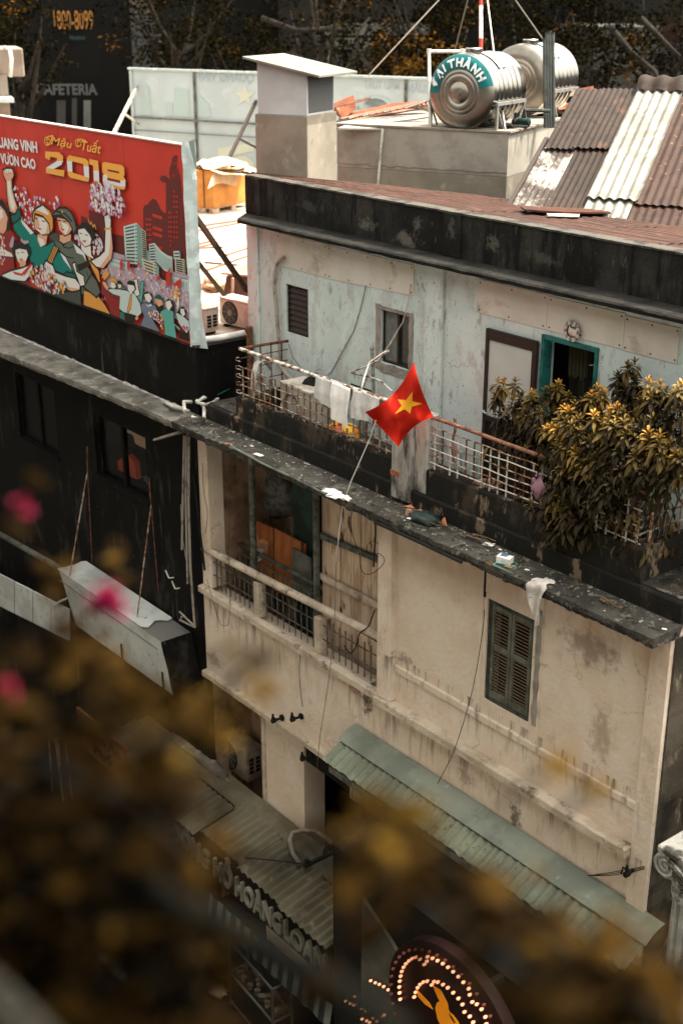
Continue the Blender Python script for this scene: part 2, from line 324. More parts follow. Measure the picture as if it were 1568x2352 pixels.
mWhiteRoof = M('galvanised_sheet', (.15,.145,.127), [((.105,.097,.08),1.8,.42,.6),((.19,.18,.16),5,.52,.66),((.16,.13,.10),18,.64,.70)], rough=.6, metal=.15)
mRustEdge = M('rust_orange', (.34,.12,.045), [((.15,.05,.025),7,.45,.6)], rough=.85)

# ---------------------------------------------------------------- ground
g = MB(); g.quad((-260,-260,0),(260,-260,0),(260,260,0),(-260,260,0))
struct('ground', g, M('asphalt', (.012,.0115,.0105), [((.007,.0065,.006),.6,.4,.6),((.02,.019,.018),8,.6,.7)], rough=.95, bump=.3, spec=.05))
g = MB(); g.box(-60,20,-2.2,.9,-.3,.13)
pav = struct('pavement', g, M('pavement_tiles', (.018,.0165,.0145), [((.010,.009,.008),2,.4,.6)], rough=.95, spec=.05))
g = MB(); g.box(-60,20,-2.36,-2.204,-.3,.15); struct('kerb', g, mLedge)

# ---------------------------------------------------------------- the cream and blue building
B = thing('old_building', 'weathered building with cream lower floors, mouldy ledge and pale blue setback top floor', 'building', (-11.7,0,0))
XL, XR = -16.15, -7.17
wA = MB(); wA.wall(XL, XR, 4.72, 6.19, 0, .3); part('parapet_wall', wA, mCream, B)
sx0, sx1, sz0, sz1 = -9.84, -9.09, 7.02, 8.37
wB = MB(); wB.wall(-11.48, XR, 6.19, 8.93, 0, .25, [(sx0,sx1,sz0,sz1)]); part('wall', wB, mCream, B)
wS = MB(); wS.grid(lambda u,v: (XR+.022+.018*mnoise.noise(V((v*60,u*3,1))), 14*u*u, 8.92*v), 20, 120); part('side_wall', wS, M('mossy_side', (.075,.062,.045), [((.03,.026,.02),2.4,.42,.6,(1,1,.6)),((.20,.165,.12),4,.58,.68,(1,1,.5))], rough=.95, bump=.5), B)
wS = MB(); wS.quad((XL,1.21,9),(XL,9,9),(XL,9,12),(XL,1.21,12)); part('side_wall', wS, mBlue, B)
# trims: lower ledge, band, pilasters
def moulding(name, x0, x1, z0, z1, y, mat=mCreamTrim, n=40, amp=.006):
    mb = MB()
    def fn(u, v):
        x = x0+(x1-x0)*u; k = [(0.001,z0),(-y,z0+.008),(-y,z1-.012),(-y+.012,z1),(0.001,z1+.004)][round(v*4)]
        a = mnoise.noise(V((x*7,k[1]*9,y)))*amp
        return (x, k[0]+a*(1 if k[0] < 0 else 0), k[1]+a)
    mb.grid(fn, n, 4)
    for xx in (x0, x1): mb.poly([(xx,.001,z0),(xx,-y,z0+.008),(xx,-y,z1-.012),(xx,-y+.012,z1),(xx,.001,z1+.004)])
    return part(name, mb, mat, B)
moulding('string_course', XL, -11.74, 6.15, 6.265, .10)
moulding('string_course', -11.74, -7.42, 6.14, 6.25, .15)
zb = on(1200,1683,Y=0).z; moulding('string_course', -11.46, -7.42, 6.70, 6.80, .028, mCream)
moulding('string_course', XL, -12.55, 4.64, 4.74, .10)
for x0, x1, z0, z1, y in ((-7.42,XR,4.9,8.93,.06),(-11.74,-11.48,6.26,8.93,.10),(-9.975,-9.90,6.80,8.92,.025),(-9.02,-8.94,6.80,8.92,.022),(-9.90,-9.02,8.44,8.92,.012)):
    mb = MB(); mb.box(x0,x1,-y,.02,z0,z1); part('pilaster' if z1-z0 > 2.2 and y > .03 else 'window_trim', mb, mCream, B, bevel=.006)
for x0, x1 in ((-9.90,-9.872),(-9.052,-9.028)): mb = MB(); mb.box(x0,x1,-.018,.0,8.37,8.93); part('dark_joint', mb, mDark, B)
# shutters: frame, two leaves of slats
fr = MB(); t = .045
fr.box(sx0,sx0+t,.02,.1,sz0,sz1); fr.box(sx1-t,sx1,.02,.1,sz0,sz1); fr.box(sx0+t,sx1-t,.02,.1,sz1-.06,sz1); fr.box(sx0+t,sx1-t,.015,.1,sz0,sz0+.035)
frame = part('shutter_frame', fr, mShutFr, B, bevel=.004)
bk = MB(); bk.quad((sx0-.1,.24,sz0-.1),(sx1+.1,.24,sz0-.1),(sx1+.1,.24,sz1+.1),(sx0-.1,.24,sz1+.1)); part('room_dark', bk, mDark, B)
xm = (sx0+sx1)/2
slat_me = None
for a, b in ((sx0+t+.003, xm-.004),(xm+.004, sx1-t-.003)):
    mb = MB(); z0, z1 = sz0+.04, sz1-.065; s = .048
    mb.box(a,a+s,.03,.065,z0,z1); mb.box(b-s,b,.03,.065,z0,z1)
    zc = z0+(z1-z0)*.56
    for za, zb2 in ((z0,z0+.10),(zc-.035,zc+.035),(z1-.06,z1)): mb.box(a+s,b-s,.032,.063,za,zb2)
    leaf = part('shutter_leaf', mb, mShutter, B, bevel=.004)
    for za, zb2, n in ((z0+.10,zc-.035,13),(zc+.035,z1-.06,10)):
        for i in range(n):
            z = za+(zb2-za)*(i+.5)/n; h = (zb2-za)/n*.62
            if slat_me is None:
                q = MB(); q.obox((0,0,0),((b-a-2*s)/2,0,0),(0,.011,-.013),(0,.003,.0035)); slat_me = mesh_of('slat', q, mSlatBr, V((0,0,0)))
            o = bpy.data.objects.new('slat', slat_me); COL.objects.link(o); o.parent = leaf
            o.location = V(((a+b)/2,.047,z))-wpos(leaf); o.rotation_euler.x = random.uniform(-.12,.12)
# rendered strip and old drain stain below the rag
mb = MB()
def strip(u, v):
    z = 8.55-1.5*u; wd = .035+.02*mnoise.noise(V((z*6,1,2)))
    return (-8.985+.06*(v-.5)*2*wd/.05+.012*mnoise.noise(V((z*9,v*3,4))), -.026-.006*math.sin(v*math.pi), z)
mb.grid(strip, 30, 3); part('plaster_patch', mb, mRender, B)

# ---- ledge slab with a broken edge
def ledge(x0, x1, parent, mat, bow=0, n=420, y_in=.06):
    mb = MB(); prof = [(y_in,9.05),(-.12,9.05),(-.30,9.048),(-.40,9.04),(-.405,8.99),(-.39,8.93),(.02,8.92)]
    def fn(u, v):
        x = x0+(x1-x0)*u; i = round(v*6); y, z = prof[i]
        b = bow*max(0,(-16.2-x)/5.4)**1.3 if y < -.3 else bow*.15*max(0,(-16.2-x)/5.4)
        nn = mnoise.fractal(V((x*3.1, i*.9, 3)), 1, 2, 4)*.012 + mnoise.noise(V((x*14,i*2.3,1)))*.007 + mnoise.noise(V((x*31,i*1.3,4)))*.006 - max(0,mnoise.noise(V((x*4.3,2,9)))-.25)*.07
        if 3 <= i <= 5: y += nn; z += nn*.7
        elif i in (1,2): z += mnoise.fractal(V((x*2.4,y*6,8)),1,2,4)*.008
        return (x, y-b, z)
    mb.grid(fn, n, 6)
    for xx, u in ((x0,0),(x1,1)): mb.poly([fn(u, i/6) for i in range(7)])
    return part('ledge', mb, mat, parent)
ledge(XL-.05, -7.14, B, mLedge)
mb = MB(); mb.tube([on(x,y,Y=-.425)+V((0,0,-.035+.006*math.sin(x))) for x,y in ((530,1020),(600,1058),(680,1096),(770,1140))], .016, 6); part('gutter_rod', mb, mGreyGreen, B)
mb = MB(); mb.tube([on(x,y,Y=-.42)+V((0,0,-.05)) for x,y in ((860,1190),(960,1235),(1060,1282))], .022, 6); part('gutter_rod', mb, mDark, B)
# broken slab bracket at the left end
mb = MB(); mb.prism([(-16.1,-.35,8.90),(-16.75,-.42,8.62),(-16.78,-.30,8.60),(-16.1,.0,8.90)], (0,0,-.035)); part('broken_bracket', mb, mRender, B)
# ---- terrace slab (its front face reads as a kerb) and floor
def slab_fn(u, v):
    x = -15.98+(XR+15.98)*u; i = round(v*3); y, z = [(.06,9.04),(.06,9.255),(.075,9.275),(1.0,9.28)][i]
    k = mnoise.noise(V((x*5,i*2,2)))*.008
    return (x, y+(k if i < 3 else 0), z+(k if i in (1,2) else 0))
mb = MB(); mb.grid(slab_fn, 110, 3); mb.quad((-15.98,.06,9.04),(-15.98,.06,9.26),(-15.98,1.0,9.28),(-15.98,1.0,9.04)); mb.quad((XR,.06,9.04),(XR,1,9.04),(XR,1,9.28),(XR,.06,9.26))
mb.quad((XR-.0,1.0,9.28),(XR,6,9.28),(-9.2,6,9.28),(-9.2,1.0,9.28))
part('terrace_slab', mb, mMould, B)
mb = MB(); mb.quad((-15.97,.13,9.285),(XR,.13,9.285),(XR,.99,9.285),(-15.97,.99,9.285)); part('terrace_floor', mb, mLedge, B)
# parapet walls of the terrace
def pwall(x0, x1, z1, dz=0):
    mb = MB()
    def fn(u, v):
        x = x0+(x1-x0)*u; y, z = [(.10,9.278),(.098,9.45),(.10,z1+dz*u-.02),(.112,z1+dz*u),(.21,z1+dz*u),(.22,9.29)][round(v*5)]
        k = mnoise.noise(V((x*6,z*8,5)))*.006
        return (x, y+k, z)
    mb.grid(fn, max(8,int((x1-x0)*12)), 5)
    for u in (0,1): mb.poly([fn(u,i/5) for i in range(6)])
    part('terrace_parapet', mb, mMould, B)
pwall(-15.2,-11.66,9.57); pwall(-11.08,-7.75,9.60,.06)
mb = MB(); mb.box(-15.2,-15.09,.222,.995,9.29,9.57); part('terrace_parapet', mb, mMould, B, bevel=.01)
mb = MB(); mb.box(-7.87,-7.75,.224,5,9.29,9.665); part('terrace_parapet', mb, mMould, B, bevel=.01)
# gate post between the two railings
mPost = M('stained_post', (.40,.39,.355), [((.25,.245,.22),4,.45,.62,(1,1,.4)),((.028,.026,.022),2.2,.40,.62,(1,1,.6),((9.95,9.3),)),((.05,.046,.04),6,.5,.64,(1,1,.2))], rough=.9, bump=.4)
mb = MB(); mb.box(-11.66,-11.31,.03,.30,9.10,10.27); pst = part('post', mb, mPost, B, bevel=.012)
mb = MB(); mb.box(-11.308,-11.08,.10,.30,9.27,10.27); part('post', mb, mPost, B, bevel=.012)
mb = MB(); mb.obox((-11.585,.033,9.43),(.085,.0,.0),(0,.008,0),(0,0,.035)); part('brick', mb, mBrick, pst, bevel=.004)

# ---- blue top floor
w1 = (-15.17,-14.64,10.39,11.10); w2 = (-13.05,-12.47,10.39,11.11); dr = (-10.13,-9.28,9.30,11.34)
mb = MB(); mb.wall(-16.12,-4.5,9.28,11.93,1.0,1.2,[w1,w2,dr]); part('blue_wall', mb, mBlue, B)
mb = MB(); mb.box(-12.12,-11.80,.945,.998,9.29,11.92); part('pilaster', mb, mBlue, B, bevel=.006)
mb = MB(); mb.box(-16.10,-15.82,.965,.998,9.29,11.92); part('pilaster', mb, mBlue, B, bevel=.006)
mb = MB()
for h in (w1,w2,dr):
    xl = max(h[0]-2.6,-16.04); mb.quad((xl,2.2,h[2]-1.2),(h[1]+.5,2.2,h[2]-1.2),(h[1]+.5,2.2,h[3]+.5),(xl,2.2,h[3]+.5)); mb.quad((xl,1.21,h[2]-1.2),(xl,2.2,h[2]-1.2),(xl,2.2,h[3]+.5),(xl,1.21,h[3]+.5))
mb.quad((-16.04,1.21,11.85),(-8.0,1.21,11.85),(-8.0,2.25,11.85),(-16.04,2.25,11.85))
part('room_dark', mb, mDark, B)
# louvred window
lw = MB(); a,b,c,d = w1
for q in ((a,a+.02,c,d),(b-.02,b,c,d)): lw.box(q[0],q[1],1.03,1.09,q[2],q[3])
lw.box(a+.02,b-.02,1.03,1.09,d-.02,d); lw.box(a+.02,b-.02,1.03,1.09,c,c+.02)
win = part('louvre_window', lw, mBrownFr, B)
for i in range(8):
    q = MB(); z = c+.06+i*(d-c-.09)/7.6; q.obox(((a+b)/2,1.06,z),((b-a)/2-.022,0,0),(0,.016,.036),(0,.003,-.0015)); part('louvre', q, M('louvre_glass', (.04,.04,.036), rough=.25) if i == 0 else bpy.data.materials['louvre_glass'], win)
# sliding window with chipped surround
a,b,c,d = w2
mb = MB(); pts = []
for (x0,x1,z0,z1) in ((a-.09,a,c-.1,d+.05),(b,b+.09,c-.1,d+.05),(a,b,d,d+.05),(a-.0,b+.0,c-.13,c)):
    n = 14
    def fn(u, v, x0=x0,x1=x1,z0=z0,z1=z1):
        x = x0+(x1-x0)*u; z = z0+(z1-z0)*v
        e = (.022 if (u in (0,1) or v in (0,1)) else 0)
        return (x+e*mnoise.noise(V((z*22,x*5,1)))*1.2, .994-.004*(1 if 0 < u < 1 else 0), z+e*mnoise.noise(V((x*24,z*4,7)))*1.2)
    mb.grid(fn, 10, 10)
part('window_surround', mb, mRender, B)
fr = MB()
for q in ((a,a+.03,c,d),(b-.03,b,c,d),((a+b)/2+.0,(a+b)/2+.035,c+.03,d-.03)): fr.box(q[0],q[1],1.05,1.1,q[2],q[3])
fr.box(a+.03,b-.03,1.05,1.1,d-.03,d); fr.box(a+.03,b-.03,1.04,1.1,c,c+.03)
win = part('sliding_window', fr, mBrownFr, B)
mb = MB(); mb.box(a+.03,(a+b)/2,1.07,1.078,c+.03,d-.03); part('pane', mb, M('frosted_pane', (.15,.165,.15), [((.10,.11,.10),8,.4,.6)], rough=.3), win)
mb = MB(); mb.box((a+b)/2+.036,b-.03,1.085,1.09,c+.03,d-.03); part('pane', mb, mGlassDk, win)
# doorway: teal frame, curtain; brown glazed door folded against the wall
a,b,c,d = dr
fr = MB(); fr.box(a,a+.045,.97,1.12,c,d); fr.box(b-.045,b,.97,1.12,c,d); fr.box(a+.045,b-.045,.97,1.12,d-.055,d); dfr = part('door_frame', fr, mTeal, B, bevel=.004)
mb = MB()
def cur(u, v):
    x = a+.10+u*.50; z = 11.25-v*(1.1+.25*math.sin(u*5))-.06*u
    return (x+.03*math.sin(v*3+u*9)*v, 1.35+.035*math.sin(u*42)+.02*math.sin(u*17+v*3), z)
mb.grid(cur, 60, 12); part('curtain', mb, mCurtain, B, smooth=True)
mb = MB()
mb.grid(lambda u,v: (a+.13+u*.33, 1.31+.03*math.sin(u*36)+.01*v, 11.22-v*(.40+.03*math.sin(u*20))), 40, 6); part('curtain', mb, M('olive_valance', (.075,.07,.04), rough=.9), B, smooth=True)
mb = MB(); mb.tube(sag((a+.55,1.2,11.05),(b-.05,1.15,11.2),.03,8),.006,5); part('curtain_cord', mb, mPVC, B)
x0,x1,z0,z1 = -11.0,-10.16,9.30,11.25
mb = MB(); mb.box(x0,x0+.055,.93,.975,z0,z1); mb.box(x1-.07,x1,.93,.975,z0,z1); mb.box(x0+.055,x1-.07,.93,.975,z1-.13,z1); mb.box(x0+.055,x1-.07,.93,.975,z0,z0+.2); mb.box(x0+.055,x1-.07,.93,.975,10.1,10.17)
gd = part('glazed_door', mb, mBrownFr, B, bevel=.004)
mb = MB(); mb.box(x0+.055,x1-.07,.95,.958,10.17,z1-.13); part('pane', mb, mFrost, gd)
mb = MB(); mb.box(x0+.055,x1-.07,.95,.958,z0+.2,10.1); part('pane', mb, mDark, gd)
mb = MB(); mb.tube([(x0+.03,.93,10.22),(x0+.03,.90,10.22),(x0+.10,.895,10.21)],.011,6); part('handle', mb, mPVC, gd)
# fibre boards under the cornice, with screws
def board(x0, x1, z0, z1, z0b=None, z1b=None, y=.985):
    z0b = z0 if z0b is None else z0b; z1b = z1 if z1b is None else z1b
    mb = MB(); mb.prism([(x0,y,z0),(x1,y,z0b),(x1,y,z1b),(x0,y,z1)], (0,.014,0)); o = part('fibre_board', mb, mBoard, B)
    s = MB(); n = max(2,int((x1-x0)/.42))
    for i in range(n+1):
        for k in (0,1):
            f = (i+.08*(1 if i == 0 else -1 if i == n else random.uniform(-1,1)))/n; x = x0+(x1-x0)*f
            z = (z0+(z0b-z0)*f+.035) if k == 0 else (z1+(z1b-z1)*f-.035)
            s.lathe([(.0,.0),(.011,.0),(.011,.004)], (x,y-.004,z), (0,1,0), 6)
    part('screws', s, mWire, o, kind='stuff')
board(-15.36,-14.17,11.34,11.80); board(-14.165,-12.39,11.335,11.79,11.40,11.79)
board(-11.22,-10.08,11.40,11.80); board(-10.075,-8.95,11.40,11.79); board(-8.945,-8.22,11.39,11.77)
# cornice, black parapet, coping
mb = MB()
def corn(u, v):
    i = round(v*4); y, z = [(1.0,11.995),(.62,11.99),(.60,11.97),(.61,11.925),(1.0,11.925)][i]
    xl = -15.78-(y-.6)*.86; x = xl+(-4.5-xl)*u
    k = mnoise.fractal(V((x*4,i*1.7,2)),1,2,3)*.010 if 1 <= i <= 3 else 0
    return (x, y+k, z+k*.5)
mb.grid(corn, 130, 4); mb.poly([corn(0,i/4) for i in range(5)]); part('cornice', mb, mCornice, B)
mb = MB(); mb.box(-16.10,-4.5,1.002,1.16,11.99,12.515); part('roof_parapet', mb, mParap, B)
for x0, x1 in ((-16.115,-15.75),(-11.86,-11.55)): mb = MB(); mb.box(x0,x1,.975,1.0,12.0,12.52); part('parapet_pier', mb, mParap, B, bevel=.005)
mb = MB()
mb.grid(lambda u,v: (-16.12+11.62*u, [.985,.985,1.18,1.18][round(v*3)], [12.517,12.54,12.54,12.517][round(v*3)]+.006*mnoise.noise(V((u*70,v*3,1)))), 120, 3)
part('coping', mb, mCoping, B)
# red oxide roof sheets behind the parapet: ridges run along the street
def corr(mb, O, a, b, W, L, n, pitch, amp, wav=0, trap=False, ph=0, seg=None, jag=0):
    """corrugated sheet: a across the ridges, b along them"""
    O, a, b, n = V(O), V(a).normalized(), V(b).normalized(), V(n).normalized()
    k = seg or max(6, int(W/pitch*8))
    def fn(u, v):
        s = u*W; q = math.sin(2*math.pi*s/pitch+ph)
        if trap: q = max(-.55, min(.55, q*1.6))/.55
        e = jag*mnoise.noise(V((s*9,v*3,ph+1)))*(1 if v == 1 else 0)
        return O + a*s + b*(v*L+e) + n*(amp*q + wav*mnoise.noise(V((s*1.1,v*L*1.1,ph))))
    return mb.grid(fn, k, max(2, int(L/.5)))
pr0 = V((-16.0,1.19,12.50)); rn = V((0,.10,1)).normalized(); ra = V((0,1,-.10)).normalized()
far = [onp(x,y,pr0,rn) for x,y in ((735,411),(900,428),(1040,441),(1200,460),(1340,486),(1568,524))]
def far_y(x):
    for p, q in zip(far, far[1:]):
        if x <= q.x: return p.y+(q.y-p.y)*(x-p.x)/(q.x-p.x)
    return far[-1].y
print('roof far', [tuple(round(c,2) for c in p) for p in far])
xs = [far[0].x-.9,-13.3,-11.9,-10.4,-9.0,-7.6,-6.2,-4.5]
for i in range(len(xs)-1):
    mb = MB(); x0, x1 = xs[i], xs[i+1]+.08; pit = .19
    nv = 56
    def fn(u, v, x0=x0, x1=x1, i=i):
        x = x0+(x1-x0)*u; yf = max(1.22, far_y(x)+.05*mnoise.noise(V((x*4,1,i))))
        y = 1.19+(yf-1.19)*v; q = max(-.5,min(.5,math.sin(2*math.pi*(y-1.19)/pit)*1.4))/.5
        return pr0 + V((x+16.0,0,0)) + ra*((y-1.19)) + rn*(.012*q + .012*mnoise.noise(V((x*1.5,y*2,i*3)))+ (.004*(i%2)))
    mb.grid(fn, 14, nv); part('roof_sheet', mb, mRedRoof, B)
# torn rusty sheet end and a white strip lying on the red roof
p = [onp(x,y,pr0+V((0,0,.05)),rn) for x,y in ((1195,477),(1290,479),(1392,484),(1402,491),(1290,489),(1205,484))]
mb = MB(); mb.prism(p, (0,0,.02)); part('torn_sheet', mb, M('torn_rust', (.055,.017,.008), [((.025,.010,.006),5,.45,.6)], rough=.85), B)
p = [onp(x,y,pr0+V((0,0,.03)),rn) for x,y in ((1255,492),(1330,494),(1330,498),(1258,496))]
mb = MB(); mb.prism(p, (0,0,.015)); part('white_strip', mb, mPVC, B)
# conduit pipe, hanging wires on the blue wall
mb = MB(); mb.tube([on(x,y,Y=.93) for x,y in ((652,590),(645,594),(637,605),(631,625),(630,660),(634,700),(637,740),(640,780),(645,830))], .028, 8); part('conduit_pipe', mb, M('old_conduit', (.33,.31,.26), [((.2,.18,.15),8,.45,.6)], rough=.7), B, smooth=60)
mb = MB(); mb.tube([on(x,y,Y=.985) for x,y in ((840,655),(832,690),(826,715),(812,760),(790,800),(762,852),(752,862))], .006, 5); part('loose_cable', mb, mWireG, B)
mb = MB(); mb.tube([on(x,y,Y=.97) for x,y in ((943,652),(937,690),(925,740),(915,755))]+[on(x,y,Y=.6) for x,y in ((895,790),(865,830),(845,860),(830,900))], .008, 5); part('loose_cable', mb, mPVC, B)
mb = MB(); mb.tube([on(x,y,Y=.985) for x,y in ((662,790),(672,820),(695,850))], .004, 5); part('loose_cable', mb, mWireG, B)
# pipe stub beside the blue wall's left corner
mb = MB(); mb.tube([on(572,750,Y=.9),on(574,800,Y=.9)+V((0,0,-.9))], .05, 10); part('rusty_pipe', mb, mRustD, B)
def Z3(x, y): return ((560+x*.2551)/1.06314, (830+y*.2551)/1.06314)
def Zb(x, y): return ((430+x*.36352)/1.06314, (1050+y*.36352)/1.06314)      # loggia close-up
def Zs(x, y): return ((1000+x*.42538)/1.06314, (850+y*.42538)/1.06314)      # shrub close-up
# ---------------------------------------------------------------- recessed balcony of the cream floor
lx0, lx1, lz0, lz1 = XL+.02, -11.74, 6.27, 8.91
mb = MB(); mb.box(XL,-15.90,.0,.28,6.27,8.92); part('pilaster', mb, mCream, B, bevel=.006)
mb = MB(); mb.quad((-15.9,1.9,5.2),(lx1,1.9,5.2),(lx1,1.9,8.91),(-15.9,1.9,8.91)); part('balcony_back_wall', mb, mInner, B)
mb = MB(); mb.quad((-16.0,.28,5.2),(-16.0,1.9,5.2),(-16.0,1.9,8.91),(-16.0,.28,8.91)); part('balcony_side_wall', mb, mCreamShade, B)
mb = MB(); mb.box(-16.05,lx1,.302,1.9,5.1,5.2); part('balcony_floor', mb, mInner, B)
mb = MB(); mb.box(-11.74,-11.48,.001,1.9,6.2,8.915); part('balcony_side_wall', mb, mCreamShade, B)
# concrete handrail, its posts
za, zc = on(467,1262,Y=0).z, on(876,1470,Y=0).z
mb = MB(); mb.tube([(XL,.04,za),(-14.5,.04,(za*2+zc)/3),(-13,.04,(za+2*zc)/3),(lx1,.04,zc)], .062, 10); part('handrail', mb, mCreamTrim, B, smooth=50)
for px in (594,733):
    x = on(px,1370 if px < 600 else 1450,Y=.03).x
    mb = MB(); mb.box(x-.065,x+.065,-.02,.12,6.265,za-.05); part('baluster_post', mb, mCreamTrim, B, bevel=.006)
mGrid = M('grid_paint', (.11,.10,.08), [((.05,.045,.035),7,.45,.6)], rough=.7)
# iron grid between sill and handrail
gx = [-15.88, on(594,1370,Y=.03).x, on(733,1450,Y=.03).x, lx1]
for k in range(3):
    a, b = gx[k]+(.09 if k else 0), gx[k+1]-.09; n = 9
    for i in range(n):
        x = a+(b-a)*(i+.5)/n
        mb = MB(); mb.bar((x,.05,6.28),(x,.05,za-.05),.013); part('bar', mb, mGrid, B)
    for z in (6.50,6.72,6.94):
        mb = MB(); mb.bar((a-.03,.042,z),(b+.03,.042,z),.013); part('rail', mb, mGrid, B)
# inner tube rail with close-set bars
p0, p1 = on(*Zb(285,690),Y=.62), on(*Zb(1375,1270),Y=.62)
mb = MB(); mb.tube([p0,p1], .035, 8); part('inner_rail', mb, mGreyGreen, B, smooth=True)
zi = (p0.z+p1.z)/2
mb = MB(); mb.bar((p0.x,.62,zi-.17),(p1.x,.62,zi-.17),.02); part('inner_rail', mb, mGreyGreen, B)
n = 34
for i in range(n):
    x = p0.x+.04+(p1.x-p0.x-.06)*i/(n-1)
    mb = MB(); mb.bar((x,.62,5.4),(x,.62,zi-.17 if i % 8 else zi-.02),.013); part('bar', mb, mGreyGreen, B)
# steel posts
for a, b in ((Zb(505,230),.36),(Zb(940,430),.36)):
    p = on(*a, Y=b); mb = MB(); mb.tube([(p.x,b,5.2),(p.x,b,8.91)], .052, 10); part('steel_post', mb, mGreyGreen, B, smooth=60)
# plank partition, each plank by itself
pl, pr = on(*Zb(975,900),Y=.46).x, on(*Zb(1378,1000),Y=.46).x
n = 6; wdt = (pr-pl)/n
for i in range(n):
    mb = MB(); dy = random.uniform(-.012,.012); mb.box(pl+wdt*i+.006,pl+wdt*(i+1)-.006,.46+dy,.485+dy,5.25,8.91); part('plank', mb, mPlank, B, bevel=.003)
for (a, b), mt in (((Zb(925,690),Zb(1378,880)),mGreyGreen),((Zb(960,975),Zb(1375,1190)),mCreamTrim)):
    q0, q1 = on(*a,Y=.41), on(*b,Y=.41); mb = MB(); mb.bar(q0,q1,.05,.085); part('crossbeam', mb, mt, B, bevel=.005)
# dark teal door leaf deeper in
q0 = on(*Zb(785,600),Y=.9); mb = MB(); mb.box(q0.x,q0.x+.62,.9,.94,5.3,8.9); part('teal_door', mb, mTealD, B)
# stacked boards and sacks
def panel(name, pts, Y, mat, label, cat, grp=None, th=.03):
    mb = MB(); mb.prism([on(*Zb(*p),Y=Y) for p in pts], (0,th,0)); return solo(name, mb, mat, label, cat, grp, bevel=.003)
panel('plywood_board', [(303,495),(475,572),(478,1060),(300,1000)], .85, mOrangeWood, 'tall orange plywood board leaning at the left end of the recessed balcony', 'board')
panel('plywood_board', [(540,612),(648,660),(648,1050),(540,1010)], .82, mOrangeWood, 'narrow orange board with a torn pale patch behind the balcony rail', 'board')
panel('torn_veneer', [(540,690),(560,740),(585,728),(616,757),(612,840),(560,800),(540,780)], .812, mPaleWood, 'torn pale veneer patch hanging on the narrow orange board', 'veneer', th=.005)
panel('plywood_board', [(660,662),(835,752),(835,1150),(660,1080)], .80, mOrangeWood, 'wide scratched orange board beside the grey sheet on the balcony', 'board')
panel('plywood_board', [(838,755),(866,770),(866,1150),(838,1150)], .86, mOrangeWood, 'thin strip of orange board behind the wide scratched one', 'board')
panel('sheet_board', [(778,790),(902,862),(915,1140),(782,1075)], .74, mGreyBoard, 'grey sheet board leaning against the orange boards', 'board')
def sack(c, Y, rx, rz, label, seed):
    p = on(*Zb(*c),Y=Y); mb = MB()
    def fn(u, v):
        t = u*2*math.pi; ph = v*math.pi; k = 1+.28*mnoise.noise(V((math.cos(t)*2,math.sin(t)*2+seed,ph*1.6)))+.10*mnoise.noise(V((t*4,ph*6,seed)))
        s = math.sin(ph)**.7
        return p+V((rx*s*math.cos(t)*k, rx*.7*s*math.sin(t)*k, rz*math.cos(ph)*(1+.12*math.sin(t*2+seed))))
    mb.grid(fn, 24, 14); solo('plastic_sack', mb, mPlastic, label, 'sack', 'sacks stored in the recessed balcony', smooth=True)
sack((430,440), 1.05, .34, .48, 'pale clear plastic sack bulging above the tall orange board', 1)
sack((700,420), 1.35, .40, .40, 'dim grey sack behind the second steel post in the balcony', 5)
sack((590,420), 1.45, .30, .36, 'dim grey sack between the two steel posts of the balcony', 9)
mb = MB(); c = on(*Zb(545,800),Y=.66); mb.grid(lambda u,v: c+V(((u-.5)*.30, .06*math.sin(u*9+v*4), -(v*.12)*(1+math.sin(u*3.14))+.04*math.sin(u*3.14))), 10, 4)
solo('rag', mb, M('pale_rag', (.42,.42,.38), rough=.9), 'pale rag draped over the inner tube rail of the balcony', 'rag')
# loose wires on the facade
def wire(pts, Y, label, r=.006, mat=None, name='wire'):
    mb = MB(); P = [on(x,y,Y=Y) for x,y in pts]; 
    Q = []
    for i in range(len(P)-1):
        a = P[max(i-1,0)]; b, c2 = P[i], P[i+1]; d = P[min(i+2,len(P)-1)]
        for k in range(4):
            t = k/4; Q.append(.5*((2*b)+(c2-a)*t+(2*a-5*b+4*c2-d)*t*t+(3*b-a-3*c2+d)*t**3))
    Q.append(P[-1]); mb.tube(Q, r, 5); return solo(name, mb, mat or mWire, label, 'wire', smooth=True)
wire([(1112,1400),(1108,1450),(1090,1560),(1070,1640),(1040,1730),(1005,1800)], -.16, 'thin black wire curving down from the shutter to the green awning', .005)
wire([Zb(1185,540),Zb(1172,620),Zb(1195,740),Zb(1230,830),Zb(1240,930),Zb(1275,970),Zb(1340,950),Zb(1400,880),Zb(1360,830),Zb(1290,860)], -.1, 'black wire looping below the ledge beside the balcony pillar', .005)
wire([Zb(1338,590),Zb(1338,700),Zb(1330,840),Zb(1325,920)], -.08, 'knotted bunch of cable hanging below the ledge', .012)
wire([Zb(1330,745),Zb(1285,770),Zb(1285,840),Zb(1330,880),Zb(1365,830),Zb(1360,770),Zb(1330,745)], -.085, 'coil of thin black wire tied to the hanging cable', .004)
wire([Zb(1330,1215),Zb(1290,1320),Zb(1230,1370),Zb(1210,1450),Zb(1170,1500),Zb(1130,1450)], -.03, 'thick black cable trailing over the concrete handrail', .010)
wire([Zb(205,1000),Zb(240,1120),Zb(290,1290),Zb(330,1315),Zb(352,1290),Zb(362,1150),Zb(350,850),Zb(360,600)], -.1, 'thin black wire hanging in a loop below the balcony sill', .004)
wire([Zb(842,1430),Zb(828,1560),Zb(830,1700),Zb(848,1860)], -.02, 'short black wire running down to the small wall bracket', .005)
wire([Zb(175,220),Zb(185,420),Zb(210,560),Zb(195,700)], -.02, 'thin black wire on the balcony end pillar', .004)
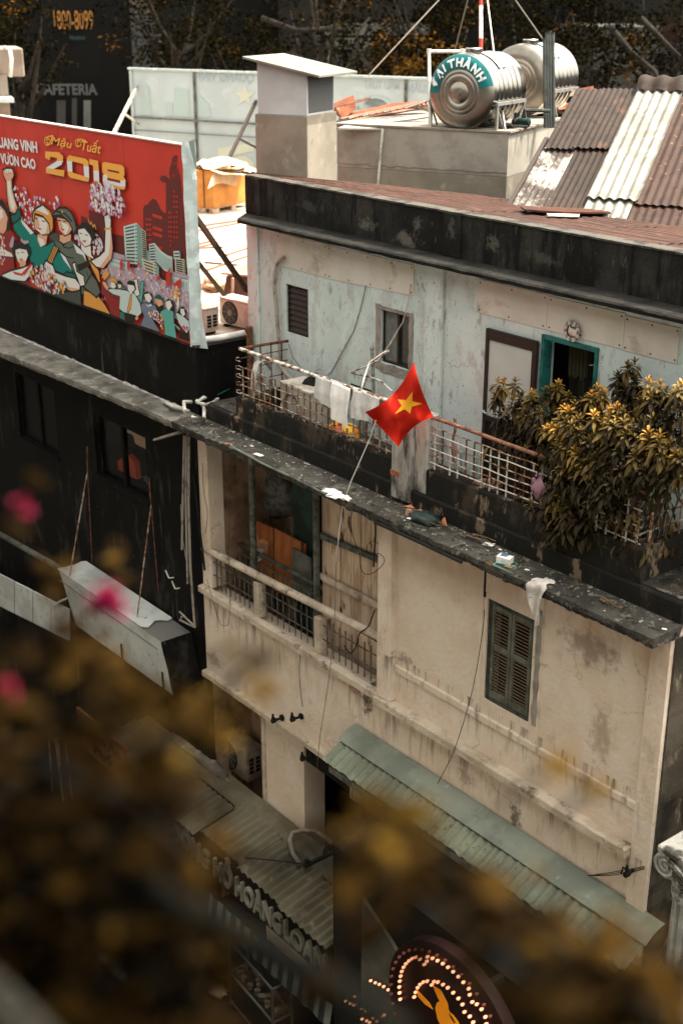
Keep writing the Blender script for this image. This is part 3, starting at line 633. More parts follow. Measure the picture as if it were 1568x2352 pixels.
def bracket(px, py, label):
    p = on(px,py,Y=0); o = MB(); o.lathe([(0,0),(.05,0),(.05,-.03),(.02,-.03),(.02,-.14),(.035,-.14),(.035,-.2),(0,-.2)], p, (0,1,0), 8); o.tube([p+V((-.0,-.1,0)),p+V((-.09,-.13,.02)),p+V((-.1,-.14,-.07))],.012,5); o.tube([p+V((0,-.17,0)),p+V((.0,-.18,.12))],.018,6)
    solo('insulator', o, mDark, label, 'insulator', 'insulators on the cream wall', base=p)
bracket(693,1645,'dark insulator bracket below the short black wire on the cream parapet'); bracket(649,1648,'small dark insulator stub at the lower edge of the cream parapet'); bracket(716,1735,'dark insulator over the black doorway'); bracket(1462,1995,'rusty insulator at the bottom right corner of the cream wall')

# ---------------------------------------------------------------- terrace railings
def railing(x0, x1, y, z0, ztop, nb, zr, matb, tubem, label, tube_r=.026, ret=None, keep=None, jitter=.01):
    t = thing('railing', label, 'railing', ((x0+x1)/2,y,z0), 'iron railings of the terrace')
    mb = MB(); P = [(x0+(x1-x0)*i/8, y, ztop+random.uniform(-.006,.006)) for i in range(9)]; mb.tube(P, tube_r, 10); part('top_rail', mb, tubem, t, smooth=50)
    for i in range(nb):
        x = x0+(x1-x0)*(i+.5)/nb; zt, j = keep(i/nb) if keep else (zr[-1], 0)
        mb = MB(); mb.bar((x+random.uniform(-j,j),y,z0),(x+random.uniform(-j,j),y,zt),.015); part('bar', mb, matb if random.random() > .25 else mRustD, t)
    for k, z in enumerate(zr):
        segs = [(x0,x1)] if k < len(zr)-1 or not keep else [(x0,x0+(x1-x0)*.43)]
        for a, b in segs:
            mb = MB(); P = [(a+(b-a)*i/10, y-.012, z+random.uniform(-1,1)*jitter) for i in range(11)]; mb.tube(P, .0085, 4); part('rail', mb, matb if k % 2 == 0 else mRust, t)
    return t
def leftkeep(f): return (10.02 if f < .42 else 10.24 if random.random() < .3 else 9.98, .004)
rl = railing(-15.13,-11.68,.14,9.57,10.28,26,[9.64,9.77,9.90,10.02],mRust,mRailTube,'rusty white grid railing with towels hung on it, left of the post',keep=leftkeep)
for i in range(5):                                                   # hooked ends of the grid at its left edge
    z = 9.62+.12*i; mb = MB(); mb.tube([(-15.1,.13,z),(-15.2,.12,z),(-15.22,.13,z+.03),(-15.14,.14,z+.05)], .008, 4); part('hook', mb, mRust, rl)
# its return to the wall
mb = MB(); mb.tube([(-15.13,.14,10.28),(-15.12,.6,10.275),(-15.1,.97,10.27)], .022, 8); part('top_rail', mb, mRustD, rl, smooth=50)
for i in range(4):
    y = .3+.19*i; mb = MB(); mb.bar((-15.12,y,9.57),(-15.12,y,10.26),.014); part('bar', mb, mRustD, rl)
for z in (9.78,9.98,10.14):
    mb = MB(); mb.bar((-15.12,.15,z),(-15.12,.98,z),.012); part('rail', mb, mRustD, rl)
rr = railing(-11.06,-7.82,.15,9.62,10.265,24,[9.70,9.79,9.88,9.97,10.06,10.15],mWhiteBar,mTubeR,'white square grid railing under a red tube, right of the post',tube_r=.024)
t = thing('railing', 'short rusty railing with bent bars at the right end of the parapet', 'railing', (-7.8,.2,9.67), 'iron railings of the terrace')
cx = on(*Zs(1300,1130),Y=.15)
for i, (px, py) in enumerate(((1215,1120),(1298,1140),(1372,1130))):
    p = on(*Zs(px,py),Y=.15); mb = MB(); mb.bar((p.x,.15,p.z),(p.x+.01,.15,p.z+(.18 if i == 0 else .42 if i == 1 else .36)),.018); part('bar', mb, mRust, t)
for i in range(6):
    y = .3+.22*i; mb = MB(); mb.bar((-7.8,y,9.66),(-7.8,y,10.0+.03*(i % 3)),.014); part('bar', mb, mRustD if i % 2 else mRust, t)
for z in (9.80,9.96):
    mb = MB(); mb.tube([(-8.35,.15,z+.03),(-8.0,.14,z),(-7.88,.12,z-.03),(-7.8,.2,z+.03),(-7.8,1.5,z)], .011, 5); part('rail', mb, mRust, t)

# towels on the railing
mCloth = M('grey_white_cloth', (.56,.56,.54), [((.44,.44,.42),3,.4,.62),((.30,.29,.27),6,.6,.7)], rough=.95, bump=.25, bs=60)
mClothW = M('white_cloth', (.80,.79,.76), [((.60,.59,.56),3,.42,.62)], rough=.95, bump=.25, bs=60)
def towel(xa, xb, l0, l1, mat, label, seed, skew=0, back=.25):
    mb = MB(); zt = 10.30
    def fn(u, v):
        x = xa+(xb-xa)*u; ln = l0+(l1-l0)*u; s = v*(ln+back)-back
        wv = .014*math.sin(u*7+seed)+.007*math.sin(u*17+seed*2)+.010*mnoise.noise(V((u*4,s*5,seed)))
        f = max(0,abs(s))/.5
        if s < 0: return (x, .18+.02*f+wv*f*.6, zt+s*.9)
        x2 = x+skew*s*(1 if u > .5 else -.4)+.02*math.sin(s*9+seed+u*3)
        return (x2, .108-.03*min(1,s*5)+wv*min(1,f*1.6), zt+.006-s)
    mb.grid(fn, 36, 26); return solo('towel', mb, mat, label, 'towel', 'towels drying on the railing', smooth=True)
def rx(px, py): return on(px,py,Y=.1).x
towel(rx(722,866),rx(760,881),.30,.38,mCloth,'leftmost grey towel hanging on the railing',1)
towel(rx(762,883),rx(802,899),.50,.55,mClothW,'longest white towel hanging at the middle of the railing',4,.06)
towel(rx(808,897),rx(845,912),.40,.36,mCloth,'short wide pale towel right of the long white one',8)
towel(rx(842,908),rx(872,920),.26,.34,mCloth,'crumpled grey cloth half hidden behind the red flag',13,.1)

# flag on a long bowed pole
mFlag = M('red_flag_cloth', (.55,.024,.013), [((.42,.015,.008),3,.42,.62),((.58,.035,.02),4,.55,.75)], rough=.9, spec=.03, bump=.12, bs=24)
mStar = M('yellow_star_cloth', (.85,.40,.02), rough=.7)
t = thing('flag', 'red flag with a yellow star on a bowed pole in front of the terrace', 'flag', on(880,960,Y=-.35))
# cloth corners traced on a vertical plane in front of the railing, then draped out of it
fp = {'top':(950,830),'left':(838,946),'bot':(915,1026),'right':(995,957)}
def quadpt(u, v):
    a, b, c2, d = fp['top'], fp['left'], fp['bot'], fp['right']       # u: top->left and right->bottom, v: top->right and left->bottom
    x = (1-u)*(1-v)*a[0]+u*(1-v)*b[0]+u*v*c2[0]+(1-u)*v*d[0]; y = (1-u)*(1-v)*a[1]+u*(1-v)*b[1]+u*v*c2[1]+(1-u)*v*d[1]
    y += 16*(4*u*(1-u))*(1-v)**2*1.0 - 9*(4*u*(1-u))*v**2; x += 9*(4*u*(1-u))*((1-v)**2) - 3*(4*v*(1-v))*u
    x += -5*(4*v*(1-v))*(1-u)**2; y += -4*(4*v*(1-v))*u**2; x += -10*(4*u*(1-u))*v**2*.7
    return x, y
def fold(x, y):
    a, b = (x-915)/80, (y-930)/95
    return -.20*math.exp(-((a-.12-.22*b)/.22)**2)*(.35+.65*max(0,b+.2)) + .07*math.sin(a*4.2+b*2.2) + .045*math.sin(b*6-a*2.4) + .016*math.sin((a+b)*8+1) + .004*math.sin(a*19-b*7)
def fsurf(x, y, e=0): return on(x, y, Y=-.35-fold(x, y)-e)
mb = MB(); mb.grid(lambda u,v: fsurf(*quadpt(u, v)), 44, 44); part('cloth', mb, mFlag, t, smooth=True)
outer = [(947,899),(970,927),(942,950),(906,951),(913,917)]; cs_ = (934.5,929.5); star = []
for i in range(5):
    a, b = outer[i], outer[(i+1) % 5]; star += [a, (cs_[0]+((a[0]+b[0])/2-cs_[0])*.50, cs_[1]+((a[1]+b[1])/2-cs_[1])*.50)]
mb = MB()
for i in range(10):
    (u0,v0),(u1,v1) = star[i], star[(i+1) % 10]; o = len(mb.v); k = 6
    for a in range(k+1):
        for b in range(k+1):
            p = a/k; q = b/k; uu, vv = L3(V((u0,v0)),V((u1,v1)),q); mb.v.append(fsurf(cs_[0]+(uu-cs_[0])*p, cs_[1]+(vv-cs_[1])*p, .006))
    for a in range(k):
        for b in range(k): i0 = o+a*(k+1)+b; mb.f.append((i0,i0+k+1,i0+k+2,i0+1)); mb.m.append(0)
part('star', mb, mStar, t, smooth=True)
mb = MB(); P = [(958,640+8),(925,755),(862,835),(838,880),(832,905)]
P2 = [(863,965),(850,1005),(826,1060),(806,1105),(787,1160),(778,1230),(772,1290)]
Q = [on(x,y,Y=-.30) for x,y in P2]
mb.tube(Q, .0065, 6); part('pole', mb, mClothW, t, smooth=True)
wire([(772,1290),(768,1420),(755,1560),(735,1690),(728,1765)], -.25, 'thin cord hanging from the flag pole down to the doorway', .005, mWireG, 'cord')

# clothes dryer stand behind the towels
t = thing('drying_stand', 'steel clothes drying stand with a bent arm beside the sliding window', 'drying stand', on(857,905,Y=.55))
Yd = .55
mb = MB(); mb.tube([on(854,800,Y=Yd),on(858,905,Y=Yd),on(860,960,Y=Yd)], .024, 8); mb.lathe([(0,-.03),(.028,-.015),(.03,.01),(.018,.03),(0,.034)], on(854,800,Y=Yd), (0,0,1), 8); part('pole', mb, M('steel_tube', (.34,.33,.30), [((.16,.15,.13),9,.45,.6)], rough=.4, metal=.5), t, smooth=60)
mb = MB(); mb.tube([on(804,855,Y=Yd),on(836,843,Y=Yd-.05),on(868,828,Y=Yd-.1),on(892,806,Y=Yd-.12)], .012, 6); mb.tube([on(804,855,Y=Yd),on(840,862,Y=Yd),on(875,875,Y=Yd-.05),on(902,900,Y=Yd-.1)], .012, 6); part('arm', mb, mRailTube, t, smooth=60)
mb = MB()
for i in range(9):
    x = 812+i*9; a = on(x,860+i*2.2,Y=Yd-.02); mb.tube([a,a+V((.01,0,-.04)),a+V((.03,0,-.045)),a+V((.035,0,-.01))], .003, 4)
part('hooks', mb, mWireG, t)
mb = MB(); mb.tube([on(808,857,Y=Yd),on(858,868,Y=Yd)], .008, 5); mb.tube([on(806,882,Y=.7),on(858,900,Y=.7)], .012, 6); part('arm', mb, mDark, t)
mb = MB(); mb.tube([on(829,895,Y=-.2),on(835,870,Y=-.1),on(848,832,Y=.1),on(876,812,Y=.2),on(893,803,Y=.3)],.010,6); mb.tube([on(829,895,Y=-.2),on(836,905,Y=-.15)],.01,5)
solo('bent_rod', mb, mPVC, 'white bent rod reaching from the flag up past the sliding window', 'rod', smooth=True)
# cabinet behind the left railing
tp = [on(*Z3(*p),Z=9.93) for p in ((215,450),(365,395),(725,488),(605,545))]
t = thing('cabinet', 'worn cream cabinet behind the left end of the railing', 'cabinet', (tp[0].x,tp[0].y,9.29))
mb = MB(); x0 = tp[0].x; x1 = tp[3].x; y0, y1 = .30, .75
mb.box(x0,x1,y0,y1,9.90,9.935); part('top', mb, M('dusty_cream_top', (.50,.46,.40), [((.30,.26,.21),4,.45,.62),((.12,.1,.08),13,.62,.7)], rough=.8), t, bevel=.006)
mb = MB(); mb.box(x0+.02,x1-.02,y0+.02,y1-.02,9.29,9.898); part('body', mb, M('cream_cabinet', (.40,.38,.32), [((.25,.23,.19),4,.45,.6)], rough=.6), t, bevel=.01)
mb = MB(); mb.lathe([(.14,-.0),(.15,-.02),(.17,-.02),(.17,0)], ((x0*.62+x1*.38),y0+.02,9.64), (0,1,0), 16); part('round_door', mb, mGreyGreen, t)
# clutter behind the railing
def lump(name, c, rx_, ry, rz, mat, label, cat, seed, k=.3, grp=None, nu=18, nv=10):
    mb = MB(); c = V(c)
    def fn(u, v):
        t = u*2*math.pi; ph = v*math.pi; q = 1+k*mnoise.noise(V((math.cos(t)*1.6+seed,math.sin(t)*1.6,math.cos(ph)*1.8)))+k*.4*mnoise.noise(V((math.cos(t)*5+seed,math.sin(t)*5,ph*4)))
        return c+V((rx_*math.sin(ph)*math.cos(t)*q, ry*math.sin(ph)*math.sin(t)*q, rz*(math.cos(ph))*q))
    mb.grid(fn, nu, nv); return solo(name, mb, mat, label, cat, grp, smooth=True)
p = on(*Z3(1090,850),Y=.42)
lump('bundle', (p.x,.42,9.52), .30,.18,.10, M('orange_yellow_print', (.62,.22,.03), [((.75,.42,.05),5,.45,.5),((.55,.10,.06),6,.55,.6),((.03,.03,.03),7,.58,.62)], rough=.6), 'orange and yellow bundle lying behind the bars', 'bundle', 3)
mb = MB(); q = on(*Z3(1190,950),Y=.40); mb.obox((q.x-.1,.42,9.40),(.30,0,0),(0,.18,0),(0,0,.035)); solo('tray', mb, mGreyBoard, 'pale grey tray under the orange bundle', 'tray', bevel=.01)
p = on(*Z3(800,600),Y=.6); lump('black_bag', (p.x,.62,9.72),.20,.2,.30,mDark,'black bag behind the railing beside the cabinet','bag',21)
p = on(*Z3(910,590),Y=.7); lump('pale_bucket', (p.x,.72,9.78),.12,.12,.17,mPVCd,'pale round container hanging behind the long white towel','container',30,k=.06)
for i in range(7):
    a = on(*Z3(250+i*26,200-i*4),Y=.8); 
mb = MB()
for i in range(5): mb.tube([on(*Z3(200+8*i,590),Y=.25),on(*Z3(215+9*i,330),Y=.3),on(*Z3(240+10*i,220),Y=.4),on(*Z3(300+18*i,178),Y=.6),on(*Z3(350+14*i,230+20*i),Y=.7)],.009,5)
solo('pipe_bundle', mb, mPVC, 'bundle of thin pale hoses bent over behind the left railing', 'hoses', smooth=True)
mb = MB(); mb.bar(on(*Z3(420,160),Y=.95),on(*Z3(640,450),Y=.7),.06,.03); solo('plank_prop', mb, mPVCd, 'slanted pale plank leaning on the blue wall above the cabinet', 'plank')
mb = MB(); mb.grid(lambda u,v: V((-10.98+.05*u+.02*math.sin(v*8), .42+.02*math.sin(u*9), 10.22-.62*v*(1-.25*u))), 4, 12); solo('hanging_rag', mb, M('pinkish_rag', (.30,.20,.18), [((.12,.08,.07),5,.45,.6)], rough=.9), 'narrow dirty rag hanging beside the post behind the white grid', 'rag', smooth=True)
p = on(*Zs(745,790),Y=.1); lump('hanging_cloth', (p.x,.08,p.z-.02), .10,.03,.13, M('pink_cloth', (.36,.20,.24), [((.2,.11,.14),7,.45,.6)], rough=.9), 'small pink cloth tied to the white grid beside the shrubs', 'cloth', 8, k=.6)

# octagonal mirror charm above the doorway
pc = on(1315,760,Y=.95); t = thing('mirror_charm', 'octagonal mirror charm fixed above the teal doorway', 'mirror charm', pc)
mb = MB(); mb.lathe([(0,0),(.115,0),(.125,-.012),(.118,-.022),(.075,-.022)], pc, (0,1,0), 8); part('frame', mb, M('charm_frame', (.20,.14,.12), [((.42,.36,.32),22,.5,.6)], rough=.6), t)
for i in range(8):
    a = i*math.pi/4+.39; q = pc+V((.097*math.cos(a),-.024,.097*math.sin(a))); mb = MB(); mb.obox(q,(.022*math.cos(a),0,.022*math.sin(a)),(0,.006,0),(-.016*math.sin(a),0,.016*math.cos(a))); part('panel', mb, M('charm_pale', (.5,.46,.42), rough=.5) if i == 0 else bpy.data.materials['charm_pale'], t)
mb = MB(); mb.lathe([(.07,-.012),(.05,-.022),(.03,-.026),(0,-.03)], pc, (0,1,0), 16); part('mirror', mb, M('charm_mirror', (.6,.6,.58), rough=.12, metal=.9), t, smooth=True)

# ---------------------------------------------------------------- things lying on the ledge
mPaper = M('paper', (.72,.71,.67), [((.5,.49,.45),9,.5,.65)], rough=.9)
def paper(px, py, sx, sy, a, label, mat=None, name='paper_scrap', cat='paper', crumple=.012, grp='litter on the ledge', z=9.056):
    c = on(px,py,Z=z); mb = MB(); ca, sa = math.cos(a), math.sin(a)
    def fn(u, v):
        x, y = (u-.5)*sx, (v-.5)*sy; k = 1+.25*mnoise.noise(V((u*3+px,v*3,1)))
        return (c.x+(x*ca-y*sa)*k, c.y+(x*sa+y*ca)*k, z+.004+abs(crumple*mnoise.noise(V((u*4+px,v*4,py)))))
    mb.grid(fn, 6, 6); o = solo(name, mb, mat or mPaper, label, cat, grp); return o
paper(594,1045,.16,.07,.1,'small white paper lying on the pale stretch of ledge left of the flag cord')
paper(578,1025,.06,.03,.3,'tiny white scrap just behind the small white paper on the ledge')
paper(705,1066,.10,.02,.2,'thin pale stick on the ledge under the towels',mPVC,'stick','stick',0)
paper(1122,1251,.13,.10,.4,'square white paper on the dark ledge behind the green hanger')
paper(1148,1263,.05,.03,.0,'tiny pale scrap right of the square white paper')
paper(943,1192,.09,.06,.2,'small white disc beside the brick piece near the post')
paper(1215,1281,.05,.03,.3,'small red wrapper on the ledge behind the hanging rag',M('red_wrap',(.45,.09,.05),rough=.6))
paper(1210,1310,.06,.02,.4,'thin white scrap in front of the red wrapper')
paper(1168,1303,.11,.04,.2,'dry orange leaf lying right of the green hanger',M('dry_leaf',(.36,.15,.06),rough=.8),'dry_leaf','leaf')
paper(1320,1312,.07,.03,.2,'dry brown leaf near the right end of the ledge',M('dry_leaf2',(.26,.13,.07),rough=.8),'dry_leaf','leaf')
paper(1420,1395,.07,.03,.5,'dry reddish leaf closest to the ledge corner',bpy.data.materials['dry_leaf2'],'dry_leaf','leaf')
paper(1525,1446,.05,.03,.5,'tiny white scrap at the very corner of the ledge')
paper(520,1020,.05,.03,.5,'tiny red scrap on the pale ledge near the pipes',bpy.data.materials['red_wrap'])
def crumpled(px, py, s, label, mat, seed, z=9.05, name='crumpled_tissue', cat='tissue'):
    c = on(px,py,Z=z+.03); mb = MB()
    def fn(u, v):
        t = u*2*math.pi; ph = v*math.pi; k = 1+.9*mnoise.noise(V((math.cos(t)*2.4+seed,math.sin(t)*2.4,ph*2)))
        return c+V((s*1.2*math.sin(ph)*math.cos(t)*k, s*.7*math.sin(ph)*math.sin(t)*k, max(-.028, s*.35*math.cos(ph)*k)))
    mb.grid(fn, 16, 10); solo(name, mb, mat, label, cat, 'litter on the ledge')
crumpled(765,1133,.11,'crumpled white tissue hanging over the ledge edge beside the flag cord',mClothW,2); crumpled(792,1143,.07,'smaller flattened tissue right of the crumpled one',mPaper,6)
# heap of rubbish in front of the post
mb = MB(); c = on(945,1172,Z=9.06); mb.grid(lambda u,v: c+V(((u-.5)*.32, .10*math.sin(u*3.14)*1+.05*(v-.5), .0+.05*v*math.sin(u*3.14))), 10, 3); solo('curved_tile', mb, M('orange_tile', (.55,.20,.10), rough=.7), 'curved orange roof tile leaning at the foot of the post', 'tile')
mb = MB(); c = on(938,1180,Z=9.07); mb.obox(c,(.035,.01,0),(0,.02,0),(0,.01,.055)); solo('brick_piece', mb, M('dull_brick', (.36,.22,.16), [((.22,.13,.09),9,.4,.6)]), 'broken brick piece standing below the curved orange tile', 'brick', bevel=.004)
mBag = M('dark_green_bag', (.018,.028,.026), [((.05,.06,.055),5,.6,.7)], rough=.35)
c = on(975,1188,Z=9.1); lump('rubbish_bag', (c.x,c.y,9.09),.20,.14,.07,mBag,'dark green plastic bag slumped at the foot of the post','bag',4,k=.5)
mTwig = M('twig', (.16,.12,.08), [((.08,.06,.04),8,.4,.6)])
def twigs(px, py, n, ln, label, spread=.25):
    c = on(px,py,Z=9.06); mb = MB()
    for i in range(n):
        a = random.uniform(-.5,.7); p = c+V((random.gauss(0,spread),random.gauss(0,spread*.25),.012+random.random()*.03)); d = V((math.cos(a),math.sin(a)*.5,0))*ln*random.uniform(.4,1)
        mb.tube([p-d/2,p+V((0,random.uniform(-.02,.02),.015)),p+d/2], random.uniform(.003,.007), 4)
    solo('twigs', mb, mTwig, label, 'twigs', 'litter on the ledge')
twigs(985,1195,22,.25,'scatter of dry twigs around the dark green bag'); twigs(1395,1388,14,.14,'small nest of dry twigs near the ledge corner',.07); twigs(1490,1372,10,.2,'dry twigs and leaves against the kerb at the right',.1); twigs(1090,1238,6,.5,'long dry stems lying on the ledge left of the white paper',.15)
c = on(1020,1205,Z=9.06); mb = MB(); mb.obox(c+V((0,0,.02)),(.012,.006,.02),(0,.01,0),(-.02,0,.05)); solo('brick_chip', mb, bpy.data.materials['orange_tile'], 'small orange chip of tile at the end of the twigs', 'tile chip')
# empty carton and clothes hanger
c = on(1159,1289,Z=9.07); t = thing('small_carton', 'small white and blue carton tipped over on the ledge', 'carton', (c.x,c.y,9.055))
mb = MB(); mb.obox(c+V((0,0,.025)),(.085,.02,0),(-.02,.055,.0),(0,.0,.038)); part('box', mb, mPaper, t, bevel=.003)
mb = MB(); mb.obox(c+V((-.02,.01,.066)),(.045,.012,0),(-.014,.035,0),(0,0,.002)); part('printed_panel', mb, M('blue_print', (.06,.13,.22), [((.5,.5,.48),14,.5,.56)], rough=.5), t)
hp = [(1132,1297),(1140,1292),(1184,1302),(1177,1316),(1132,1297)]
mb = MB(); mb.tube([on(x,y,Z=9.065) for x,y in hp], .007, 5); mb.tube([on(x,y,Z=9.07) for x,y in ((1162,1297),(1170,1300),(1182,1299),(1188,1295),(1180,1291))], .005, 5)
solo('clothes_hanger', mb, M('green_plastic', (.14,.36,.29), rough=.4), 'pale green clothes hanger lying at the front edge of the ledge', 'hanger', smooth=True)
# rag hanging over the edge
mb = MB(); a0 = on(1240,1340,Z=9.06)
mb2 = []
def rag(u, v):
    if v < .42:
        s = v/.42; return V((a0.x+(u-.5)*(.13+.13*s)+.03*math.sin(v*20), a0.y+.16-(a0.y+.16+.425)*s, 9.062+.03*abs(mnoise.noise(V((u*4,v*9,2))))))
    s = (v-.42)/.58; wd = .26*max(0,1-s)**1.3+.03
    return V((a0.x+.02+(u-.5)*wd+.05*s, -.432-.03*math.sin(u*7+s*4)-.01, 9.05-.44*s))
mb.grid(rag, 16, 30); solo('rag', mb, M('grey_rag', (.50,.47,.43), [((.33,.30,.27),5,.42,.6),((.15,.13,.11),8,.62,.7)], rough=.95, bump=.5, bs=50), 'pale torn rag hanging over the ledge edge above the shutters', 'rag', smooth=True)
# plastic pipes at the left corner
def Z1(x, y): return ((400+x*.2296)/1.06314, (880+y*.2296)/1.06314)
t = thing('drain_pipes', 'pale plastic drain pipes bent over the kerb at the corner of the two buildings', 'pipes', (-16.2,.1,9.05))
for pts, r_, Zv in (([(220,540),(212,440),(340,440)],.028,9.20),([(340,445),(430,490),(428,620),(300,600)],.03,9.15),([(340,440),(420,395),(510,380)],.03,9.26),([(350,445),(440,470),(520,450),(580,400)],.026,9.24),([(0,440),(100,490),(205,515)],.03,9.09)):
    mb = MB(); mb.tube([on(*Z1(*p),Z=Zv+.05*(1 if k == 1 else 0)) for k, p in enumerate(pts)], r_, 8); part('pipe', mb, mPVC, t, smooth=50)
mb = MB(); c = on(*Z1(420,330),Z=9.34); e = on(*Z1(780,250),Z=9.34); mb.bar(c,e,.12,.06); solo('broken_kerb', mb, mRender, 'broken piece of concrete kerb on the corner behind the drain pipes', 'kerb piece', bevel=.01)
mb = MB(); mb.tube([on(*Z1(x,y),Z=9.36) for x,y in ((570,365),(680,310),(850,215),(910,190))], .008, 5); solo('green_hose', mb, mTeal, 'thin green hose running along the broken kerb', 'hose')
c = on(*Z1(620,465),Z=9.29); paper(c.x,0,1,1,0,'x') if False else None
# grit, flakes and small rubbish over the ledge: too many to count
rng = random.Random(77); mb = MB()
for i in range(900):
    x = rng.uniform(-16.2,-7.25); y = -.36+.40*rng.random()**.7 if rng.random() < .8 else rng.uniform(-.02,.05)
    s = rng.choice((.006,.008,.010,.013,.02)) * (1.4 if x < -14.5 else 1); a = rng.uniform(0,6.28); h = s*rng.uniform(.2,.7)
    c = V((x,y,9.052)); p = [c+V((s*math.cos(a+k*1.571)*rng.uniform(.6,1.3), s*math.sin(a+k*1.571)*rng.uniform(.5,1), 0)) for k in range(4)]
    mb.add(p+[c+V((0,0,h))], [(0,1,4),(1,2,4),(2,3,4),(3,0,4)], 0 if rng.random() < .62 else 1 if rng.random() < .6 else 2)
o = solo('grit', mb, [M('dark_grit', (.05,.045,.038), rough=.95), M('pale_grit', (.34,.32,.28), rough=.95), M('brown_grit', (.16,.10,.06), rough=.95)], 'grit, plaster flakes and leaf crumbs scattered over the ledge', 'grit'); o['kind'] = 'stuff'
# ---------------------------------------------------------------- potted shrubs on the terrace: rosettes of long leaves
def leafmat(name, c, c2): return M(name, c, [(c2,5,.42,.62)], rough=.6, spec=.12)
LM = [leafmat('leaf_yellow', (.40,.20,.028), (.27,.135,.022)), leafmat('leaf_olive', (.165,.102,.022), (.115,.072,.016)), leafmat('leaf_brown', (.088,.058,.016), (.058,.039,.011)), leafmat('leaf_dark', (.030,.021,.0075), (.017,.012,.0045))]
def leaf_mesh(L, Wd, m, droop, seed):
    q = MB(); n = 5; pr = [.25,.62,.95,1.0,.72,.04]
    rng = random.Random(seed)
    for i in range(n+1):
        t = i/n; z = -droop*t*t*L; x = t*L*(1-.25*droop*t); w = Wd*pr[i]/2; c = w*.35
        q.v += [V((x,-w,z+c)), V((x,0,z)), V((x,w,z+c))]
    for i in range(n):
        for j in range(2): a = i*3+j; q.f.append((a,a+3,a+4,a+1)); q.m.append(0)
    me = mesh_of('leaf', q, LM[m], V((0,0,0))); me.polygons.foreach_set('use_smooth', [True]*len(me.polygons)); return q, me
LV = {}
for m in range(4):
    for k in range(3): LV[(m,k)] = leaf_mesh(.098+.018*k, .034+.004*k, m, (.2,.45,.75)[k], m*3+k)
mStem = M('shrub_stem', (.075,.055,.035), [((.04,.03,.02),6,.4,.6)])
def shrub(name, label, roots, heads, nind, seed, pot=None):
    """heads: list of (position, size, tone); the leaves of the nearest heads are parts of their own, the rest one part"""
    rng = random.Random(seed); t = thing(name, label, 'shrub', roots[0], 'potted shrubs along the terrace railing')
    nh = len(heads); heads = heads + [(h+V((rng.gauss(0,.085),rng.gauss(0,.05),rng.uniform(-.09,.05))), s*.92, min(3,tone+(rng.random() < .55))) for h, s, tone in heads for _ in range(2)]
    st = MB()
    for h, s, tone in heads[:nh]:
        r0 = V(rng.choice(roots)); mid = L3(r0, h, .55)+V((rng.uniform(-.08,.08),rng.uniform(-.05,.05),.05)); st.tube([r0+V((0,0,.02)), mid, h-V((0,0,.03))], [.009,.007,.005], 5)
    part('stems', st, mStem, t)
    lv = []
    for h, s, tone in heads:
        n = rng.randint(18,25)
        for i in range(n):
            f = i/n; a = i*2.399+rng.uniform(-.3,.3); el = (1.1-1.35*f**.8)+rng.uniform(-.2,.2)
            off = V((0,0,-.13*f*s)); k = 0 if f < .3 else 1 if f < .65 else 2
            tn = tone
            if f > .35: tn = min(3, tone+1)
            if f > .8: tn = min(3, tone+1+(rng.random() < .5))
            mtx = Matrix.Translation(h+off) @ Matrix.Rotation(a,4,'Z') @ Matrix.Rotation(-el,4,'Y') @ Matrix.Rotation(rng.uniform(-.4,.4),4,'X') @ Matrix.Scale(s*rng.uniform(.8,1.15)*(.75+.5*f),4)
            lv.append((mtx, (tn,k)))
    heads_near = sorted(lv, key=lambda q: ((q[0].translation-CAM).length, ))
    rest = MB(); off = V(t.location)
    for i, (mtx, key) in enumerate(heads_near):
        if i < nind:
            o = bpy.data.objects.new('leaf', LV[key][1]); COL.objects.link(o); o.parent = t; o.matrix_local = Matrix.Translation(-off) @ mtx
        else: rest.add([mtx @ p for p in LV[key][0].v], LV[key][0].f, key[0])
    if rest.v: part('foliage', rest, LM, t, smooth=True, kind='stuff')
    return t
def HD(l, s=1.0, Yr=None):
    out = []
    for x, y, Y, tone in l: out.append((on(*Zs(x,y),Y=Y), s*random.uniform(.9,1.1), tone))
    return out
S1 = HD([(540,190,.50,0),(500,260,.55,1),(590,290,.45,1),(540,360,.6,2),(700,250,.40,0),(740,300,.38,1),(660,330,.45,1),(690,400,.42,2),(620,430,.5,2),(730,450,.40,2),(600,500,.55,3),(690,540,.5,3),(650,470,.45,2),(760,400,.3,1),(780,520,.4,3),(730,600,.5,3)])
S2 = HD([(850,195,.55,0),(830,240,.5,1),(880,290,.5,2),(915,350,.20,0),(870,390,.18,1),(960,400,.18,1),(850,450,.10,0),(870,520,.08,1),(960,480,.10,1),(930,560,.08,1),(960,590,.02,0),(900,660,.0,1),(1000,650,.0,1),(1050,620,.03,1),(960,720,.0,2),(880,740,.0,2),(1020,740,.05,3),(820,620,.15,2),(1090,640,.1,2)])
S3 = HD([(1080,220,.45,0),(1040,270,.42,1),(1120,260,.40,0),(1000,310,.42,1),(1100,320,.35,1),(1190,330,.25,0),(1150,390,.2,0),(1210,400,.2,1),(1130,440,.15,1),(1220,470,.15,1),(1160,520,.12,2),(1230,540,.12,2),(1080,520,.12,2),(1100,590,.1,2),(1180,600,.12,3),(1160,760,.0,2),(1120,840,.05,3),(1190,880,.05,3),(1230,690,.1,3),(1080,420,.2,1)])
S4 = HD([(1250,90,.75,1),(1200,150,.72,2),(1290,170,.72,2),(1240,230,.7,2),(1200,270,.7,3),(1300,260,.7,3),(1250,310,.7,3)], .95)
